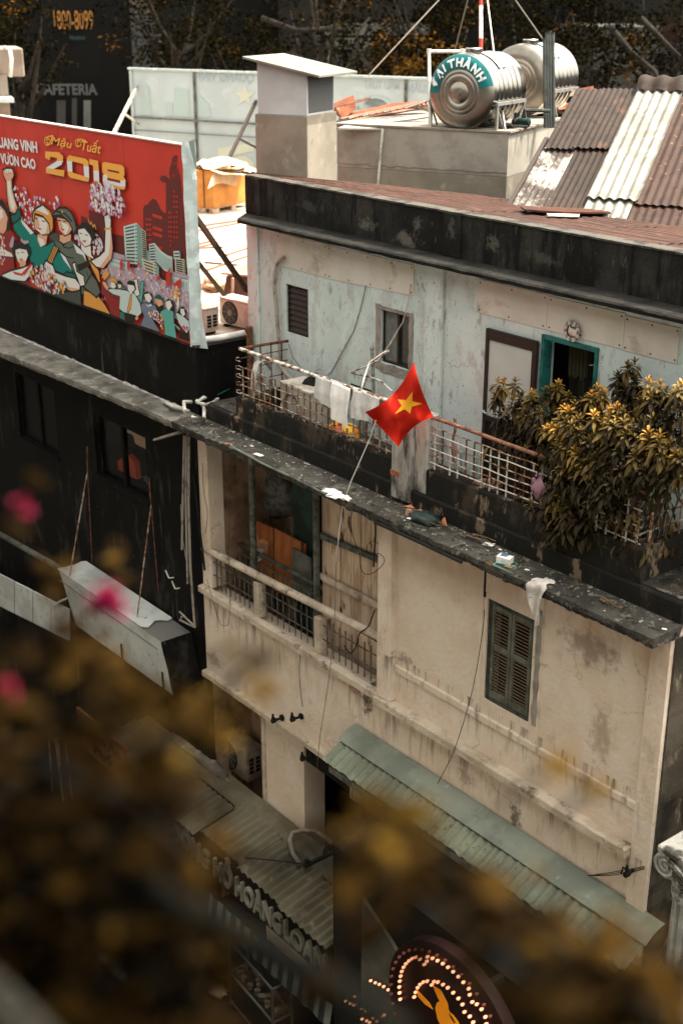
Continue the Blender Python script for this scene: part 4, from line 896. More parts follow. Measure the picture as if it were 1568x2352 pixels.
S5 = HD([(1440,200,.40,0),(1390,260,.40,1),(1480,250,.38,1),(1330,300,.4,1),(1420,320,.35,1),(1370,480,.05,0),(1440,490,.02,0),(1330,540,.05,1),(1410,560,.0,1),(1490,560,.0,1),(1360,620,.0,2),(1450,640,.0,2),(1320,640,.05,2),(1540,600,.0,0),(1560,680,.0,1),(1400,400,.2,2),(1500,400,.25,2),(1330,420,.2,2),(1300,460,.15,1),(1500,700,.1,3),(1400,720,.15,3),(1320,760,.15,3)])
S6 = HD([(1560,200,.30,0),(1540,260,.3,1),(1580,330,.2,1),(1560,430,.2,2),(1600,520,.1,1),(1590,640,.05,1),(1620,300,.2,1),(1640,450,.1,1),(1650,600,.05,2)])
S7 = HD([(830,850,-.02,1),(870,830,-.0,1),(780,890,.0,1),(850,930,-.03,1),(920,900,.0,2),(810,970,.0,2),(900,980,.0,2),(960,950,.05,3),(880,1040,.0,3),(980,1040,.05,3)])
def rt(x, y=.35): return (x,y,9.3)
shrub('shrub', 'leftmost terrace shrub in front of the brown glazed door', [rt(-10.35),rt(-10.2,.5)], S1, 70, 1)
shrub('shrub', 'terrace shrub with yellow tips below the curtained doorway', [rt(-9.7),rt(-9.55,.3)], S2, 90, 2)
shrub('shrub', 'broad middle shrub with many yellow tips over the white grid', [rt(-9.2),rt(-9.05,.4)], S3, 90, 3)
shrub('shrub', 'tall dark green shrub rising behind the others against the blue wall', [rt(-9.0,.7)], S4, 50, 4)
shrub('shrub', 'right shrub spilling over the parapet beside the rusty bars', [rt(-8.5),rt(-8.35,.4)], S5, 90, 5)
shrub('shrub', 'shrub cut by the right edge of the photo', [rt(-7.95),rt(-7.9,.5)], S6, 30, 6)
shrub('shrub', 'lowest shrub drooping over the parapet at the end of the white grid', [rt(-9.75,.28)], S7, 60, 7)
# darker inner mass of stems and shaded leaves
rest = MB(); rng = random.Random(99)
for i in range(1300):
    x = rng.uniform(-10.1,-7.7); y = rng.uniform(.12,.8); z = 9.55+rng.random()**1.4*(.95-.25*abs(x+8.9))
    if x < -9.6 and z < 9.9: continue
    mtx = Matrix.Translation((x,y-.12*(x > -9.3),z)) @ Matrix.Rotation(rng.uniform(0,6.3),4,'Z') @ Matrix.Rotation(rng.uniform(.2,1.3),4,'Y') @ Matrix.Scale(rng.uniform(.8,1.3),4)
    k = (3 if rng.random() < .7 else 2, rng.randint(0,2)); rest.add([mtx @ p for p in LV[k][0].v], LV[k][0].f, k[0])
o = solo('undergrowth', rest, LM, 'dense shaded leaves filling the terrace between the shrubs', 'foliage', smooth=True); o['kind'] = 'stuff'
for i, x in enumerate((-10.3,-9.6,-9.1,-8.45,-7.95)):
    mb = MB(); mb.lathe([(0,0),(.13,0),(.17,.26),(.185,.26),(.185,.30),(.15,.30),(.14,.24),(0,.24)], (x,.36,9.287), (0,0,1), 16)
    solo('plant_pot', mb, bpy.data.materials['dull_brick'], 'clay pot under the %s shrub of the terrace' % ('leftmost','second','middle','spilling right','edge')[i], 'pot', 'clay pots along the terrace')
# ---------------------------------------------------------------- black painted building on the left
K = thing('black_building', 'black painted building with a pale ledge, left of the cream house', 'building', (-20,0,0))
h1 = (-19.5,-17.74,7.13,8.30); h0 = (-22.55,-20.95,7.03,8.36)
mb = MB(); mb.wall(-34,XL-.004,0,8.93,.0,.25,[h1,h0]); part('wall', mb, mBlack, K)
mb = MB(); mb.wall(-34,-16.17,9.04,10.10,.06,.26); part('roof_parapet', mb, mBlack, K)
mb = MB(); mb.box(-16.35,-16.172,.262,1.0,9.04,10.10); part('roof_parapet', mb, mBlack, K)
mb = MB(); mb.box(-34,-16.14,.02,.30,10.10,10.135); mb.box(-16.38,-16.14,.302,1.0,10.10,10.135); part('coping', mb, M('dark_coping', (.035,.034,.03), [((.10,.095,.085),6,.55,.68)], rough=.9, bump=.4), K)
ledge(-30, XL-.055, K, mLedgeL, bow=.26, n=240)
mb = MB()
def crust(u, v):
    x = -30+13.6*u; k = abs(mnoise.fractal(V((x*3.3,2,1)),1,2,4)); return (x, .055-.03*v-.02*k, 9.055+(.012+.05*k)*(1-v))
mb.grid(crust, 260, 2); part('plaster_crust', mb, M('pale_crust', (.42,.41,.375), [((.22,.21,.19),6,.45,.6)], rough=.95, bump=.6), K)
# windows
def kwin(h, label_mats, tilt):
    a,b,c,d = h; fr = MB(); 
    for q in ((a,a+.05),(b-.05,b),((a+b)/2-.04,(a+b)/2+.04)): fr.box(q[0],q[1],.06,.14,c,d)
    fr.box(a,b,.058,.14,d-.05,d-.001); fr.box(a-.02,b+.02,-.03,.14,c-.03,c+.04)
    o = part('window', fr, mBlack, K)
    for i, (x0,x1) in enumerate(((a+.05,(a+b)/2-.04),((a+b)/2+.04,b-.05))):
        mb = MB(); mb.box(x0,x1,.10,.106,c+.04,d-.05); part('pane', mb, label_mats, o)
mPane = M('window_glass', (.006,.006,.005), rough=.4, spec=.06)
kwin(h1, M('room_glass', (.008,.008,.007), rough=.04, alpha=.12, spec=.12), 0); kwin(h0, mPane, 0)
mb = MB(); a,b,c,d = h1; mb.box(a-.3,b+.3,1.6,1.65,c-.8,d+.5); part('room_dark', mb, mInner, K)
mb = MB(); mb.grid(lambda u,v: (a+.25+(b-a-.3)*u, .5+.04*math.sin(u*19), d-.03-(.50+.22*math.sin(u*2.5-.6)-.1*u)*v), 30, 6); solo('roller_blind', mb, M('tan_blind', (.62,.47,.32), [((.42,.32,.22),1.2,.4,.6)], rough=.9), 'tan cloth blind hanging in the upper half of the black building window', 'blind', smooth=True)
mb = MB(); mb.prism([(a+.12,.35,7.2),(a+.75,.35,7.2),(a+.72,.35,7.50),(a+.5,.35,7.58),(a+.12,.35,7.36)], (0,.1,0)); solo('red_sack', mb, M('dull_red', (.45,.09,.05), rough=.7), 'dull red sack behind the left pane of the black building window', 'sack')
mb = MB(); mb.grid(lambda u,v: (a+1.1+.34*u+.05*math.sin(v*6), .34+.05*math.sin(u*12+v*5), 7.18+.2*v), 8, 6); solo('plastic_wrap', mb, mPlastic, 'crumpled clear wrap behind the right pane of the black building window', 'wrap', smooth=True)
# drain pipes down the party line
t = thing('downpipes', 'thin pale plastic downpipes beside the cream balcony', 'pipes', (-16.3,-.05,5.3))
for P in ([(423,1000),(421,1100),(418,1262)],[(428,1000),(427,1150),(431,1340)],[(434,1003),(433,1150),(437,1300),(447,1441),(413,1424),(417,1417)]):
    mb = MB(); mb.tube([on(x,y,Y=-.12) for x,y in P], .020, 7); part('pipe', mb, mPVCd, t, smooth=50)
mb = MB(); mb.tube([on(448,1440,Y=-.12),on(412,1405,Y=-.2)], .016, 6); part('pipe', mb, mPVCd, t)
mb = MB(); mb.bar(on(444,1090,Y=-.06),on(470,1310,Y=-.06),.035,.02); solo('steel_strut', mb, mDark, 'dark steel strut slanting down beside the balcony end pillar', 'strut')
for i, (x, y, ln) in enumerate(((380,1310,.3),(395,1335,.28),(418,1225,.55))):
    mb = MB(); p = on(x,y,Y=-.03); mb.tube([p, p+V((ln*.5,-.03,-.08)), p+V((ln*.9,-.01,-.03))] if i < 2 else [p+V((0,0,.5)), p, p+V((.12,0,-.6))], .012 if i < 2 else .005, 5); solo('cable_end', mb, mPVC, ('short pale cable end curling off the black wall, upper one','short pale cable end curling off the black wall, lower one','thin pale cord slanting down the black wall')[i], 'cable')

# hung sign box with a torn top, its rods
T = thing('sign_box', 'pale metal sign box with torn top hung by rods on the black wall', 'sign box', (-18.2,-.35,4.2))
yb, yf = -.04, -.62
c0, c1 = on(139,1305,Z=5.3), on(376,1469,Z=5.3)
mSign = M('pale_sign_sheet', (.46,.49,.47), [((.36,.38,.36),1.6,.42,.6),((.20,.20,.18),6,.58,.70),((.28,.16,.09),9,.66,.72)], rough=.45, bump=.06, bs=8)
mb = MB()
mb.grid(lambda u,v: (c0.x+(c1.x-c0.x)*.83*u+(.06*math.sin(v*9)*(u == 1)), yf+(yb-yf)*v, 5.30+.035*mnoise.noise(V((u*7,v*3,1)))*(0 < v < 1)), 24, 6); part('top_sheet', mb, mSign, T, smooth=True)
mb = MB(); mb.grid(lambda u,v: (c0.x+(c1.x-c0.x)*(.78+.22*u), yf+(yb-yf)*v, 5.275-.02*u), 4, 3); part('torn_top', mb, M('dull_underlay', (.12,.12,.11), rough=.7), T)
bl, br = on(176,1436,Y=yf+.03), on(399,1598,Y=yf+.03)
print('signbox', c0, c1, bl, br)
mb = MB(); mb.grid(lambda u,v: L3(L3(V((c0.x+.06,yf,5.30)),V((c1.x,yf,5.28)),u), L3(V((bl.x,yf+.02,bl.z)),V((br.x,yf+.02,br.z)),u), v)+V((0,.012*mnoise.noise(V((u*6,v*3,4))),0)), 20, 6); part('front_sheet', mb, mSign, T, smooth=True)
mb = MB(); mb.quad((c0.x+.05,yf,5.29),(c0.x+.05,yb,5.29),(bl.x,yb,bl.z),(bl.x,yf+.02,bl.z)); part('dark_end', mb, mBlack, T); mb = MB(); mb.quad((c1.x,yf+.01,5.27),(c1.x,yb,5.27),(br.x,yb,br.z),(br.x,yf+.03,br.z)); part('dark_end', mb, mBlack, T)  # black sheets put in for the dark open end of the box
for x in (278,372): mb = MB(); mb.bar(on(x,1480 if x < 300 else 1545,Y=yf-.01),on(x+4,1535 if x < 300 else 1590,Y=yf-.01),.035,.02); part('stay', mb, mDark, T)
mb = MB(); mb.bar((c0.x+.07,yf-.005,5.1),(c1.x-.1,yf-.005,5.1),.008,.012); part('seam', mb, mGreyBoard, T)
for (a, m_, f, b_) in (((200,1026),(201,1082),(160,1321),(212,1292)),((342,1098),(347,1159),(315,1418),(367,1393))):
    pm = on(*m_,Y=-.06); mb = MB(); mb.tube([on(*a,Y=-.03), pm], .014, 5); part('rod', mb, mRustD, T)
    mb = MB(); mb.tube([pm, on(f[0],f[1],Z=5.31)], .012, 5); part('rod', mb, mRust, T)
    mb = MB(); mb.tube([pm, on(b_[0],b_[1],Z=5.31)], .012, 5); part('rod', mb, mRustD, T)
# long sign further left with pale panels and its dark top beam
T = thing('fascia_sign', 'long fascia sign of pale panels at the left edge of the photo', 'sign', (-21,-.8,4))
for i in range(7):
    x1 = 158-i*42; P = [on(x1,1400-(158-x1)*.51,Y=-.62),on(x1-40,1400-(198-x1)*.51,Y=-.62)]; q = [on(x1-40,1472-(198-x1)*.50,Y=-.62),on(x1,1472-(158-x1)*.50,Y=-.62)]
    mb = MB(); mb.prism([P[0],P[1],q[0],q[1]], (0,.03,0)); part('panel', mb, mSign, T, bevel=.003)
mb = MB(); mb.bar(on(-250,1084,Y=-.5),on(158,1317,Y=-.5),.10,.05); part('top_beam', mb, mGreyGreen, T)
mb = MB(); mb.bar(on(128,1385,Y=-.64),on(160,1372,Y=-.5),.25,.01); part('flap', mb, mSign, T)

# ---------------------------------------------------------------- roof deck behind the billboard and what stands on it
DZ = 9.84
mDeck = M('roof_deck', (.34,.285,.23), [((.24,.195,.15),1.0,.42,.6),((.42,.36,.30),3,.5,.65),((.22,.17,.13),3.5,.6,.7)], rough=.9, bump=.3)
mb = MB(); mb.quad((-46,.27,DZ),(-16.4,.27,DZ),(-16.4,26,DZ),(-46,26,DZ)); mb.quad((-46,26,DZ),(-16.4,26,DZ),(-16.4,26,0),(-46,26,0)); part('roof_deck', mb, mDeck, K)
def ac_unit(c, ax, wd, dp, ht, label, fan=True, grp='air conditioner units', dark=False, mat=None):
    """c base centre, ax direction of the long side; the fan face is on the -normal side"""
    c = V(c); ax = V(ax).normalized(); ay = V((-ax.y,ax.x,0)); t = thing('air_conditioner', label, 'air conditioner', c, grp)
    mm = mat or M('ac_beige_%d' % len(bpy.data.materials), (.50,.46,.40), [((.36,.32,.27),3,.45,.62)], rough=.5)
    mb = MB(); mb.obox(c+V((0,0,ht/2+.04)), ax*wd/2, ay*dp/2, V((0,0,ht/2-.012))); part('casing', mb, mm, t, bevel=.012)
    mb = MB(); mb.obox(c+V((0,0,ht+.042)), ax*(wd/2+.008), ay*(dp/2+.008), V((0,0,.012))); part('lid', mb, mm, t, bevel=.008)
    f = c-ay*(dp/2+.003)
    q = f-ax*wd*.16+V((0,0,ht*.5+.04)); mb = MB(); mb.lathe([(0,-.0),(ht*.40,0),(ht*.40,.012),(ht*.43,.012),(ht*.43,-.0)], q, -ay, 28); part('fan_grille', mb, mDark, t)
    mb = MB()
    for k in range(1,6): mb.lathe([(ht*.07*k,.012),(ht*.07*k+.008,.012)], q, -ay, 24)
    for k in range(8): a = k*math.pi/4; mb.bar(q-ay*.013+(ax*math.cos(a)+V((0,0,math.sin(a))))*ht*.06, q-ay*.013+(ax*math.cos(a)+V((0,0,math.sin(a))))*ht*.4, .006)
    mb.lathe([(0,.016),(.05,.016),(.05,.0)], q, -ay, 12); part('guard', mb, M('guard_grey', (.2,.19,.17), rough=.6) if 'guard_grey' not in bpy.data.materials else bpy.data.materials['guard_grey'], t)
    e = c+ax*(wd/2+.004); mb = MB()
    for k in range(4):
        for l in range(2): mb.obox(e+ay*((l-.5)*dp*.4)+V((0,0,ht*(.38+.13*k))), ax*.006, ay*dp*.13, V((0,0,ht*.045)))
    part('side_vents', mb, mDark, t)
    mb = MB()
    for sx in (-.35,.35): mb.obox(c+ax*wd*sx+V((0,0,.02)), ax*.03, ay*dp*.5, V((0,0,.02)))
    part('foot', mb, mDark, t); return t
p = on(478,772,Z=DZ); ac_unit((p.x-.42,p.y+.05,DZ), (1,.12,0), .80,.30,.40,'nearer air conditioner on the deck behind the billboard edge')
p = on(540,762,Z=DZ); ac_unit((p.x-.15,p.y+.25,DZ), (1,.12,0), .80,.30,.44,'air conditioner tucked against the blue wall behind the billboard')
mb = MB(); mb.tube([on(452,781,Z=10.19),on(500,776,Z=10.19),on(560,764,Z=10.19)], .045, 10); solo('white_pipe', mb, mClothW, 'thick white pipe lying on the black parapet right of the billboard', 'pipe', smooth=60)
def deck_board(pts, lift, mat, name, label, cat, th=.02):
    mb = MB(); mb.prism([on(x,y,Z=DZ+lift) for x,y in pts], (0,0,th)); return solo(name, mb, mat, label, cat)
mPly = M('sun_plywood', (.42,.29,.20), [((.32,.20,.13),3,.4,.6)], rough=.8)
# plywood crate leaning near the wall
b0, b1 = on(508,712,Z=DZ), on(566,722,Z=DZ)
T = thing('crate', 'plywood crate standing on edge on the deck beside the blue wall', 'crate', (b0+b1)/2)
mb = MB(); mb.prism([b0, b1, b1+V((0,.1,.62)), b0+V((.05,.1,.60))], (.0,.03,0)); part('panel', mb, M('shade_brown', (.10,.065,.045), [((.06,.04,.03),4,.4,.6)], rough=.8), T)
mb = MB(); t0, t1 = b0+V((.05,.13,.60)), b1+V((0,.13,.62)); mb.prism([t0, t1, t1+V((.02,.75,.34)), t0+V((.1,.75,.30))], (0,0,.02)); part('lid', mb, mPly, T)
mb = MB(); mb.bar(b0+V((-.1,.1,.62)), b1+V((.02,.1,.66)), .05, .03); part('batten', mb, mPly, T)
mb = MB(); mb.bar(L3(b0,b1,.45), L3(b0,b1,.5)+V((0,0,.6)), .05, .03); part('batten', mb, mPly, T)
# pallet carton with loose cardboard on top
mBox = M('orange_carton', (.46,.20,.05), [((.38,.155,.04),3,.42,.6)], rough=.8); mCard = M('cardboard', (.50,.36,.23), [((.42,.29,.17),5,.4,.6)], rough=.85)
cb0, cb1, cb2 = on(438,486,Z=DZ), on(492,489,Z=DZ), on(575,472,Z=DZ)
T = thing('carton', 'large orange carton on a pallet with loose cardboard on top', 'carton', cb1)
hh = .92; up = V((0,0,1))
mb = MB(); b3 = cb0+(cb2-cb1); mb.prism([cb0+up*.12,cb1+up*.12,cb2+up*.12,b3+up*.12], up*hh); part('box', mb, mBox, T, bevel=.01)
mb = MB()
for s, e in ((cb0,cb1),(cb1,cb2)):
    for f in (.04,.5,.96): q = L3(s,e,f); mb.obox(q+up*.06,(.07,0,0),(0,.07,0),(0,0,.055))
mb.prism([cb0+up*.10,cb1+up*.10,cb2+up*.10,b3+up*.10], up*.018); part('pallet', mb, mPly, T)
mb = MB(); mb.bar(L3(cb0,cb1,.6)+up*.12+V((.01,-.012,0)), L3(cb0,cb1,.6)+up*(.12+hh)+V((.01,-.012,0)), .03,.006); part('strap', mb, mDark, T)
for i, (cx, cy, w_, l_, a, dz) in enumerate(((.5,.5,1.9,1.3,.1,.02),(.35,.35,1.3,.9,.5,.06),(.65,.4,1.2,.8,-.3,.09),(.5,.7,1.0,.9,.9,.12))):
    base = cb1+(cb0-cb1)*cx+(cb2-cb1)*cy+up*(.12+hh+dz); mb = MB(); ca, sa = math.cos(a), math.sin(a)
    mb.grid(lambda u,v: base+V(((u-.5)*w_*ca-(v-.5)*l_*sa,(u-.5)*w_*sa+(v-.5)*l_*ca,.06*math.sin(u*5+i*2)+.04*math.cos(v*5+i)-.12*max(0,u-.7))), 8, 6)
    solo('cardboard_sheet', mb, mCard, ('widest cardboard sheet lying flat on the orange carton','tilted cardboard sheet at the near corner of the orange carton','cardboard sheet lying across the right side of the orange carton','uppermost cardboard sheet on the orange carton')[i], 'cardboard', 'cardboard on the carton')
flap = cb1+(cb2-cb1)*.35+up*(.12+hh+.05); mb = MB(); mb.grid(lambda u,v: flap+(cb2-cb1)*(u-.4)*.75+V((.35*v,-.45*v,-.42*v+.08*math.sin(u*4))), 6, 4); solo('cardboard_sheet', mb, mCard, 'cardboard flap hanging down the front of the orange carton', 'cardboard', 'cardboard on the carton')
# scraps on the deck
mScr = M('deck_scrap', (.16,.10,.07), rough=.9); mRedS = M('deck_red', (.48,.08,.05), rough=.8)
for i, (x0,y0,x1,y1,wd,mt) in enumerate(((445,520,600,498,.12,mScr),(450,530,566,508,.06,mScr),(475,620,566,588,.03,mScr),(500,640,566,655,.05,mPly),(480,655,520,650,.03,mScr),(455,560,490,552,.05,mRedS),(460,566,500,557,.03,mRedS),(520,585,566,570,.04,mScr),(470,602,545,608,.02,mScr),(440,570,512,567,.06,mScr))):
    mb = MB(); lift = .02 if i < 9 else .25; mb.bar(on(x0,y0,Z=DZ+lift),on(x1,y1,Z=DZ+lift),wd,.03)
    solo('timber_scrap', mb, mt, ('long dark timber nearest the orange carton','thin timber parallel to the one by the carton','thin strip lying across the middle of the deck','pale batten beside the plywood crate','short dark stick left of the plywood crate','red strip on the sunlit deck','thinner red strip beside the first red one','dark strip close to the blue wall corner','thin rod in the middle of the sunlit deck','dark steel bar sticking out from behind the billboard')[i], 'timber', 'scraps on the roof deck')
p = on(493,660,Z=DZ+.05); lump('rubbish_heap', (p.x,p.y,DZ+.1), .30,.2,.13, mCard, 'pale heap of wrapping on the sunlit deck', 'rubbish', 14, k=.7)

# ---------------------------------------------------------------- the red billboard
T = thing('billboard', 'large red painted billboard with crowd and 2018 lettering on the black parapet', 'billboard', (-19.6,.1,10.14))
bx0, bx1, bz0, bz1 = -24.2, -16.24, 10.14, 13.0
mBill = M('billboard_red', (.50,.036,.020), [((.44,.029,.017),.8,.4,.6)], rough=.55, spec=.25)
seams = [bx0]+[on(x,300,Y=.02).x for x in (8,133,281)]+[bx1]
for a, b in zip(seams, seams[1:]):
    mb = MB(); mb.box(a+.004,b-.004,.02,.05,bz0,bz1); part('panel', mb, mBill, T)
mPF = M('pale_frame', (.34,.40,.39), [((.44,.49,.48),6,.5,.65)], rough=.6)
mb = MB(); mb.box(bx0,bx1+.02,.0,.11,bz1+.001,bz1+.022); part('top_frame', mb, M('pinkish_frame', (.45,.30,.26), rough=.6), T)
mb = MB()
mb.grid(lambda u,v: (bx1+.015+.10*v+.02*mnoise.noise(V((u*14,v,3))), .0+.16*v+.02*mnoise.noise(V((u*9,v*2,8))), bz0-.03+(bz1-bz0+.08)*u), 40, 3); part('loose_canvas_edge', mb, mPF, T)
mb = MB(); mb.grid(lambda u,v: (bx1+.10+.16*u*(1-v*.8), .06+.1*v, bz1+.06-.38*v+.05*u), 5, 6); part('loose_canvas_edge', mb, mPF, T)
mb = MB(); mb.grid(lambda u,v: (bx1+.07+.14*u*v, .1+.08*u, bz0+.45-.50*v), 4, 6); part('loose_canvas_edge', mb, mPF, T)
mb = MB()
for x in (-23.5,-21.5,-19.5,-17.9,-16.4): mb.bar((x,.09,bz0-.02),(x,.09,bz1),.06); 
for z in (10.3,11.5,12.9): mb.bar((bx0,.10,z),(bx1,.10,z),.04)
part('frame', mb, mDark, T)
# long steel brace behind it
mb = MB(); mb.bar(on(436,478,Y=.35),on(568,668,Y=1.35),.07,.07); part('brace', mb, M('brown_steel', (.045,.028,.02), rough=.7), T)
for x in (-20,-18): mb = MB(); mb.bar((x,.12,12.4),(x,2.2,DZ),.06); part('brace', mb, bpy.data.materials['brown_steel'], T)
# --- printed picture: flat shapes laid on the panel in thin layers
def cA(x, y): return (x/5.346/1.06314, (280+y/5.346)/1.06314)
def cB(x, y): return ((240+x/6.272)/1.06314, (540+y/6.272)/1.06314)
def cC(x, y): return ((220+x/6.03)/1.06314, (280+y/6.03)/1.06314)
def cD(x, y): return (x/3.136/1.06314, (270+y/3.136)/1.06314)
PC = {'y':(.72,.34,.06),'w':(.60,.64,.64),'k':(.012,.011,.010),'t':(.0,.16,.13),'t2':(.0,.10,.085),'s':(.60,.32,.20),'p':(.64,.62,.58),'g':(.095,.115,.09),'g2':(.05,.06,.05),'m':(.115,.02,.018),'o':(.60,.27,.05),
      'r':(.46,.033,.019),'c':(.46,.56,.54),'c2':(.17,.29,.27),'l':(.38,.30,.36),'pk':(.40,.07,.19),'b':(.14,.17,.24),'a':(.10,.34,.29),'d':(.22,.018,.014),'f':(.52,.50,.56),'cr':(.52,.48,.36)}
PM = {k: M('print_'+k, v, rough=.6, spec=.2) for k, v in PC.items()}
PMK = list(PM); PML = [PM[k] for k in PMK]
lay = [0]
def PP(cf, pts, y): return [on(*cf(*p),Y=y) for p in pts]
class Art:
    def __init__(s, name): s.mb = MB(); s.name = name
    def poly(s, cf, pts, c, line=0):
        lay[0] += 1; y = .0185-.00018*lay[0]; q = PP(cf, pts, y); s.mb.poly(q, PMK.index(c))
        if line: s.line(cf, pts+[pts[0]], line)
        return s
    def line(s, cf, pts, wd, c='k'):
        lay[0] += 1; y = .0185-.00018*lay[0]; q = PP(cf, pts, y)
        for a, b in zip(q, q[1:]):
            d = b-a
            if d.length < 1e-5: continue
            n = V((-d.z,0,d.x)).normalized()*wd/2; e = d.normalized()*wd*.35; s.mb.quad(a-e-n,b+e-n,b+e+n,a-e+n, PMK.index(c))
        return s
    def dots(s, cf, poly, n, r0, r1, cols, seed=0):
        rng = random.Random(seed); xs = [p[0] for p in poly]; ys = [p[1] for p in poly]
        def inside(x, y):
            c = False
            for (x1,y1),(x2,y2) in zip(poly, poly[1:]+poly[:1]):
                if (y1 > y) != (y2 > y) and x < (x2-x1)*(y-y1)/(y2-y1)+x1: c = not c
            return c
        lay[0] += 1; k = 0; tries = 0
        while k < n and tries < n*30:
            tries += 1; x, y = rng.uniform(min(xs),max(xs)), rng.uniform(min(ys),max(ys))
            if not inside(x, y): continue
            k += 1; ctr = on(*cf(x,y),Y=.0185-.00018*lay[0]-.000004*k); r_ = rng.uniform(r0,r1); a0 = rng.random()*6
            s.mb.poly([ctr+V((r_*math.cos(a0+j*1.047)*(1 if j % 2 else .7),0,r_*math.sin(a0+j*1.047)*(1 if j % 2 else .7))) for j in range(6)], PMK.index(rng.choice(cols)))
        lay[0] += 0; return s
    def done(s): return part(s.name, s.mb, PML, T)
S_ = Art('printed_skyline')
S_.poly(cC,[(780,1380),(800,1330),(850,1320),(870,1280),(920,1230),(970,1250),(1010,1320),(1040,1390),(1090,1440),(1115,1440),(1115,1000),(1060,990),(1020,940),(1050,890),(1120,900),(1180,950),(1160,850),(1205,640),(1230,600),(1290,590),(1280,760),(1330,900),(1385,1500),(1430,2400),(1400,2900),(500,2330),(410,2190),(410,1930),(790,2000)],'m')
S_.poly(cD,[(620,800),(680,830),(680,760),(800,800),(800,930),(950,960),(950,1120),(620,960)],'m')
rng = random.Random(4)
for cf, x0, y0, dx, dy, nx, ny, w_, h_ in ((cC,920,1450,0,90,1,7,140,45),(cC,820,1520,45,75,2,7,34,28),(cC,1225,1110,40,75,2,10,24,26),(cC,1150,1420,30,70,2,8,18,30),(cC,1340,1230,16,50,1,8,8,26)):
    for i in range(nx):
        for j in range(ny):
            if rng.random() < .15: continue
            x, y = x0+i*dx, y0+j*dy; S_.poly(cf,[(x,y),(x+w_,y+w_*.33),(x+w_,y+w_*.33+h_),(x,y+h_)],'r')
S_.dots(cC,[(1200,650),(1280,640),(1330,930),(1180,930)],60,.006,.012,['r'],1)
def tower(cf, front, side, lines, c1, c2):
    S_.poly(cf, front, c1); S_.poly(cf, side, c2)
    a, b, c, d = front
    for i in range(lines):
        f = (i+.8)/(lines+.6); p = L3(V(a),V(d),f); q = L3(V(b),V(c),f); S_.line(cf,[tuple(L3(p,q,.14)),tuple(L3(p,q,.78))],.022,'g2'); S_.line(cf,[tuple(L3(p,q,.90)),tuple(L3(p,q,.96))],.022,'g2')
tower(cB,[(385,75),(590,20),(600,660),(420,640)],[(590,20),(662,100),(680,700),(600,700)],11,'c','c2')
tower(cB,[(655,110),(720,150),(745,600),(680,600)],[(720,150),(728,160),(750,600),(745,600)],14,'cr','cr')
tower(cB,[(775,350),(860,330),(880,620),(790,620)],[(740,440),(775,460),(790,620),(745,570)],6,'c','c2')
S_.poly(cB,[(860,330),(960,450),(1060,520),(1135,545),(1140,790),(1020,760),(880,620)],'c')
for i in range(9):
    f = i/9; S_.line(cB,[(868,390+f*240),(960,500+f*215),(1060,570+f*190),(1130,590+f*190)],.010,'c2')
tower(cB,[(660,560),(880,640),(890,860),(690,780)],[(880,640),(930,700),(930,860),(890,860)],4,'cr','c2')
tower(cB,[(1150,455),(1235,450),(1245,580),(1160,580)],[(1235,450),(1258,480),(1260,570),(1245,580)],2,'c','c2')
tower(cB,[(1170,565),(1320,580),(1330,810),(1180,770)],[(1320,580),(1338,600),(1345,820),(1330,810)],6,'cr','g')
S_.poly(cB,[(200,460),(400,520),(420,600),(190,560)],'l'); S_.poly(cB,[(190,560),(430,620),(560,800),(560,900),(130,740)],'c')
S_.poly(cB,[(1120,760),(1385,830),(1390,890),(1120,840)],'l'); S_.poly(cB,[(1120,840),(1390,900),(1395,1080),(1120,960)],'c')
for i in range(6): S_.line(cB,[(1150+i*40,880+i*12),(1155+i*40,970+i*14)],.02,'c2')
for i in range(8): S_.line(cB,[(205+i*28,590+i*9),(207+i*28,625+i*9)],.02,'c2'); S_.line(cB,[(180+i*30,655+i*11),(182+i*30,690+i*11)],.02,'c2')
S_.done()
F_ = Art('printed_blossom')
F_.poly(cB,[(60,740),(200,690),(420,740),(640,700),(800,800),(1000,900),(1280,1020),(1390,1080),(1400,1480),(1200,1500),(500,1200),(100,1200)],'l')
F_.dots(cB,[(40,740),(200,690),(420,740),(640,660),(800,780),(1000,900),(1280,1000),(1390,1060),(1400,1480),(1200,1500),(500,1250),(60,1200)],620,.012,.034,['f','f','w','l','pk','y','l'],2)
F_.dots(cA,[(160,940),(330,960),(400,1100),(540,1030),(600,1150),(740,1060),(800,1180),(780,1300),(440,1500),(280,1350)],150,.02,.05,['w','f','l','w','pk'],3)
F_.dots(cA,[(960,1560),(1260,1560),(1370,1700),(1280,1840),(1150,1800),(1000,1700)],90,.02,.045,['w','f','f'],4)
F_.done()
L_ = Art('printed_lettering')
def lett(txt, cf, p0, p1, ptop, c, bold=0, shear=0, fitw=True, dup_off=None):
    lay[0] += 1; y = .0185-.00018*lay[0]; a, b, tpt = on(*cf(*p0),Y=y), on(*cf(*p1),Y=y), on(*cf(*ptop),Y=y)
    vs, fs, wd = text_mesh(txt, 1, bold=bold, shear=shear); cap = .69
    ux = (b-a)/wd; uz = V((0,0,(tpt-a).z/cap)); L_.mb.add([a+ux*p.x+uz*p.y for p in vs], fs, PMK.index(c))
lett('QUANG VINH', cA, (-85,408),(490,490),(-85,282),'w',.035); lett('NG VƯƠN CAO', cA, (-130,598),(468,708),(-130,482),'w',.035)
lett('Mậu', cA, (655,378),(945,440),(655,275),'y',.012,.35); lett('Tuất', cA, (1045,455),(1325,508),(1045,330),'y',.012,.35)
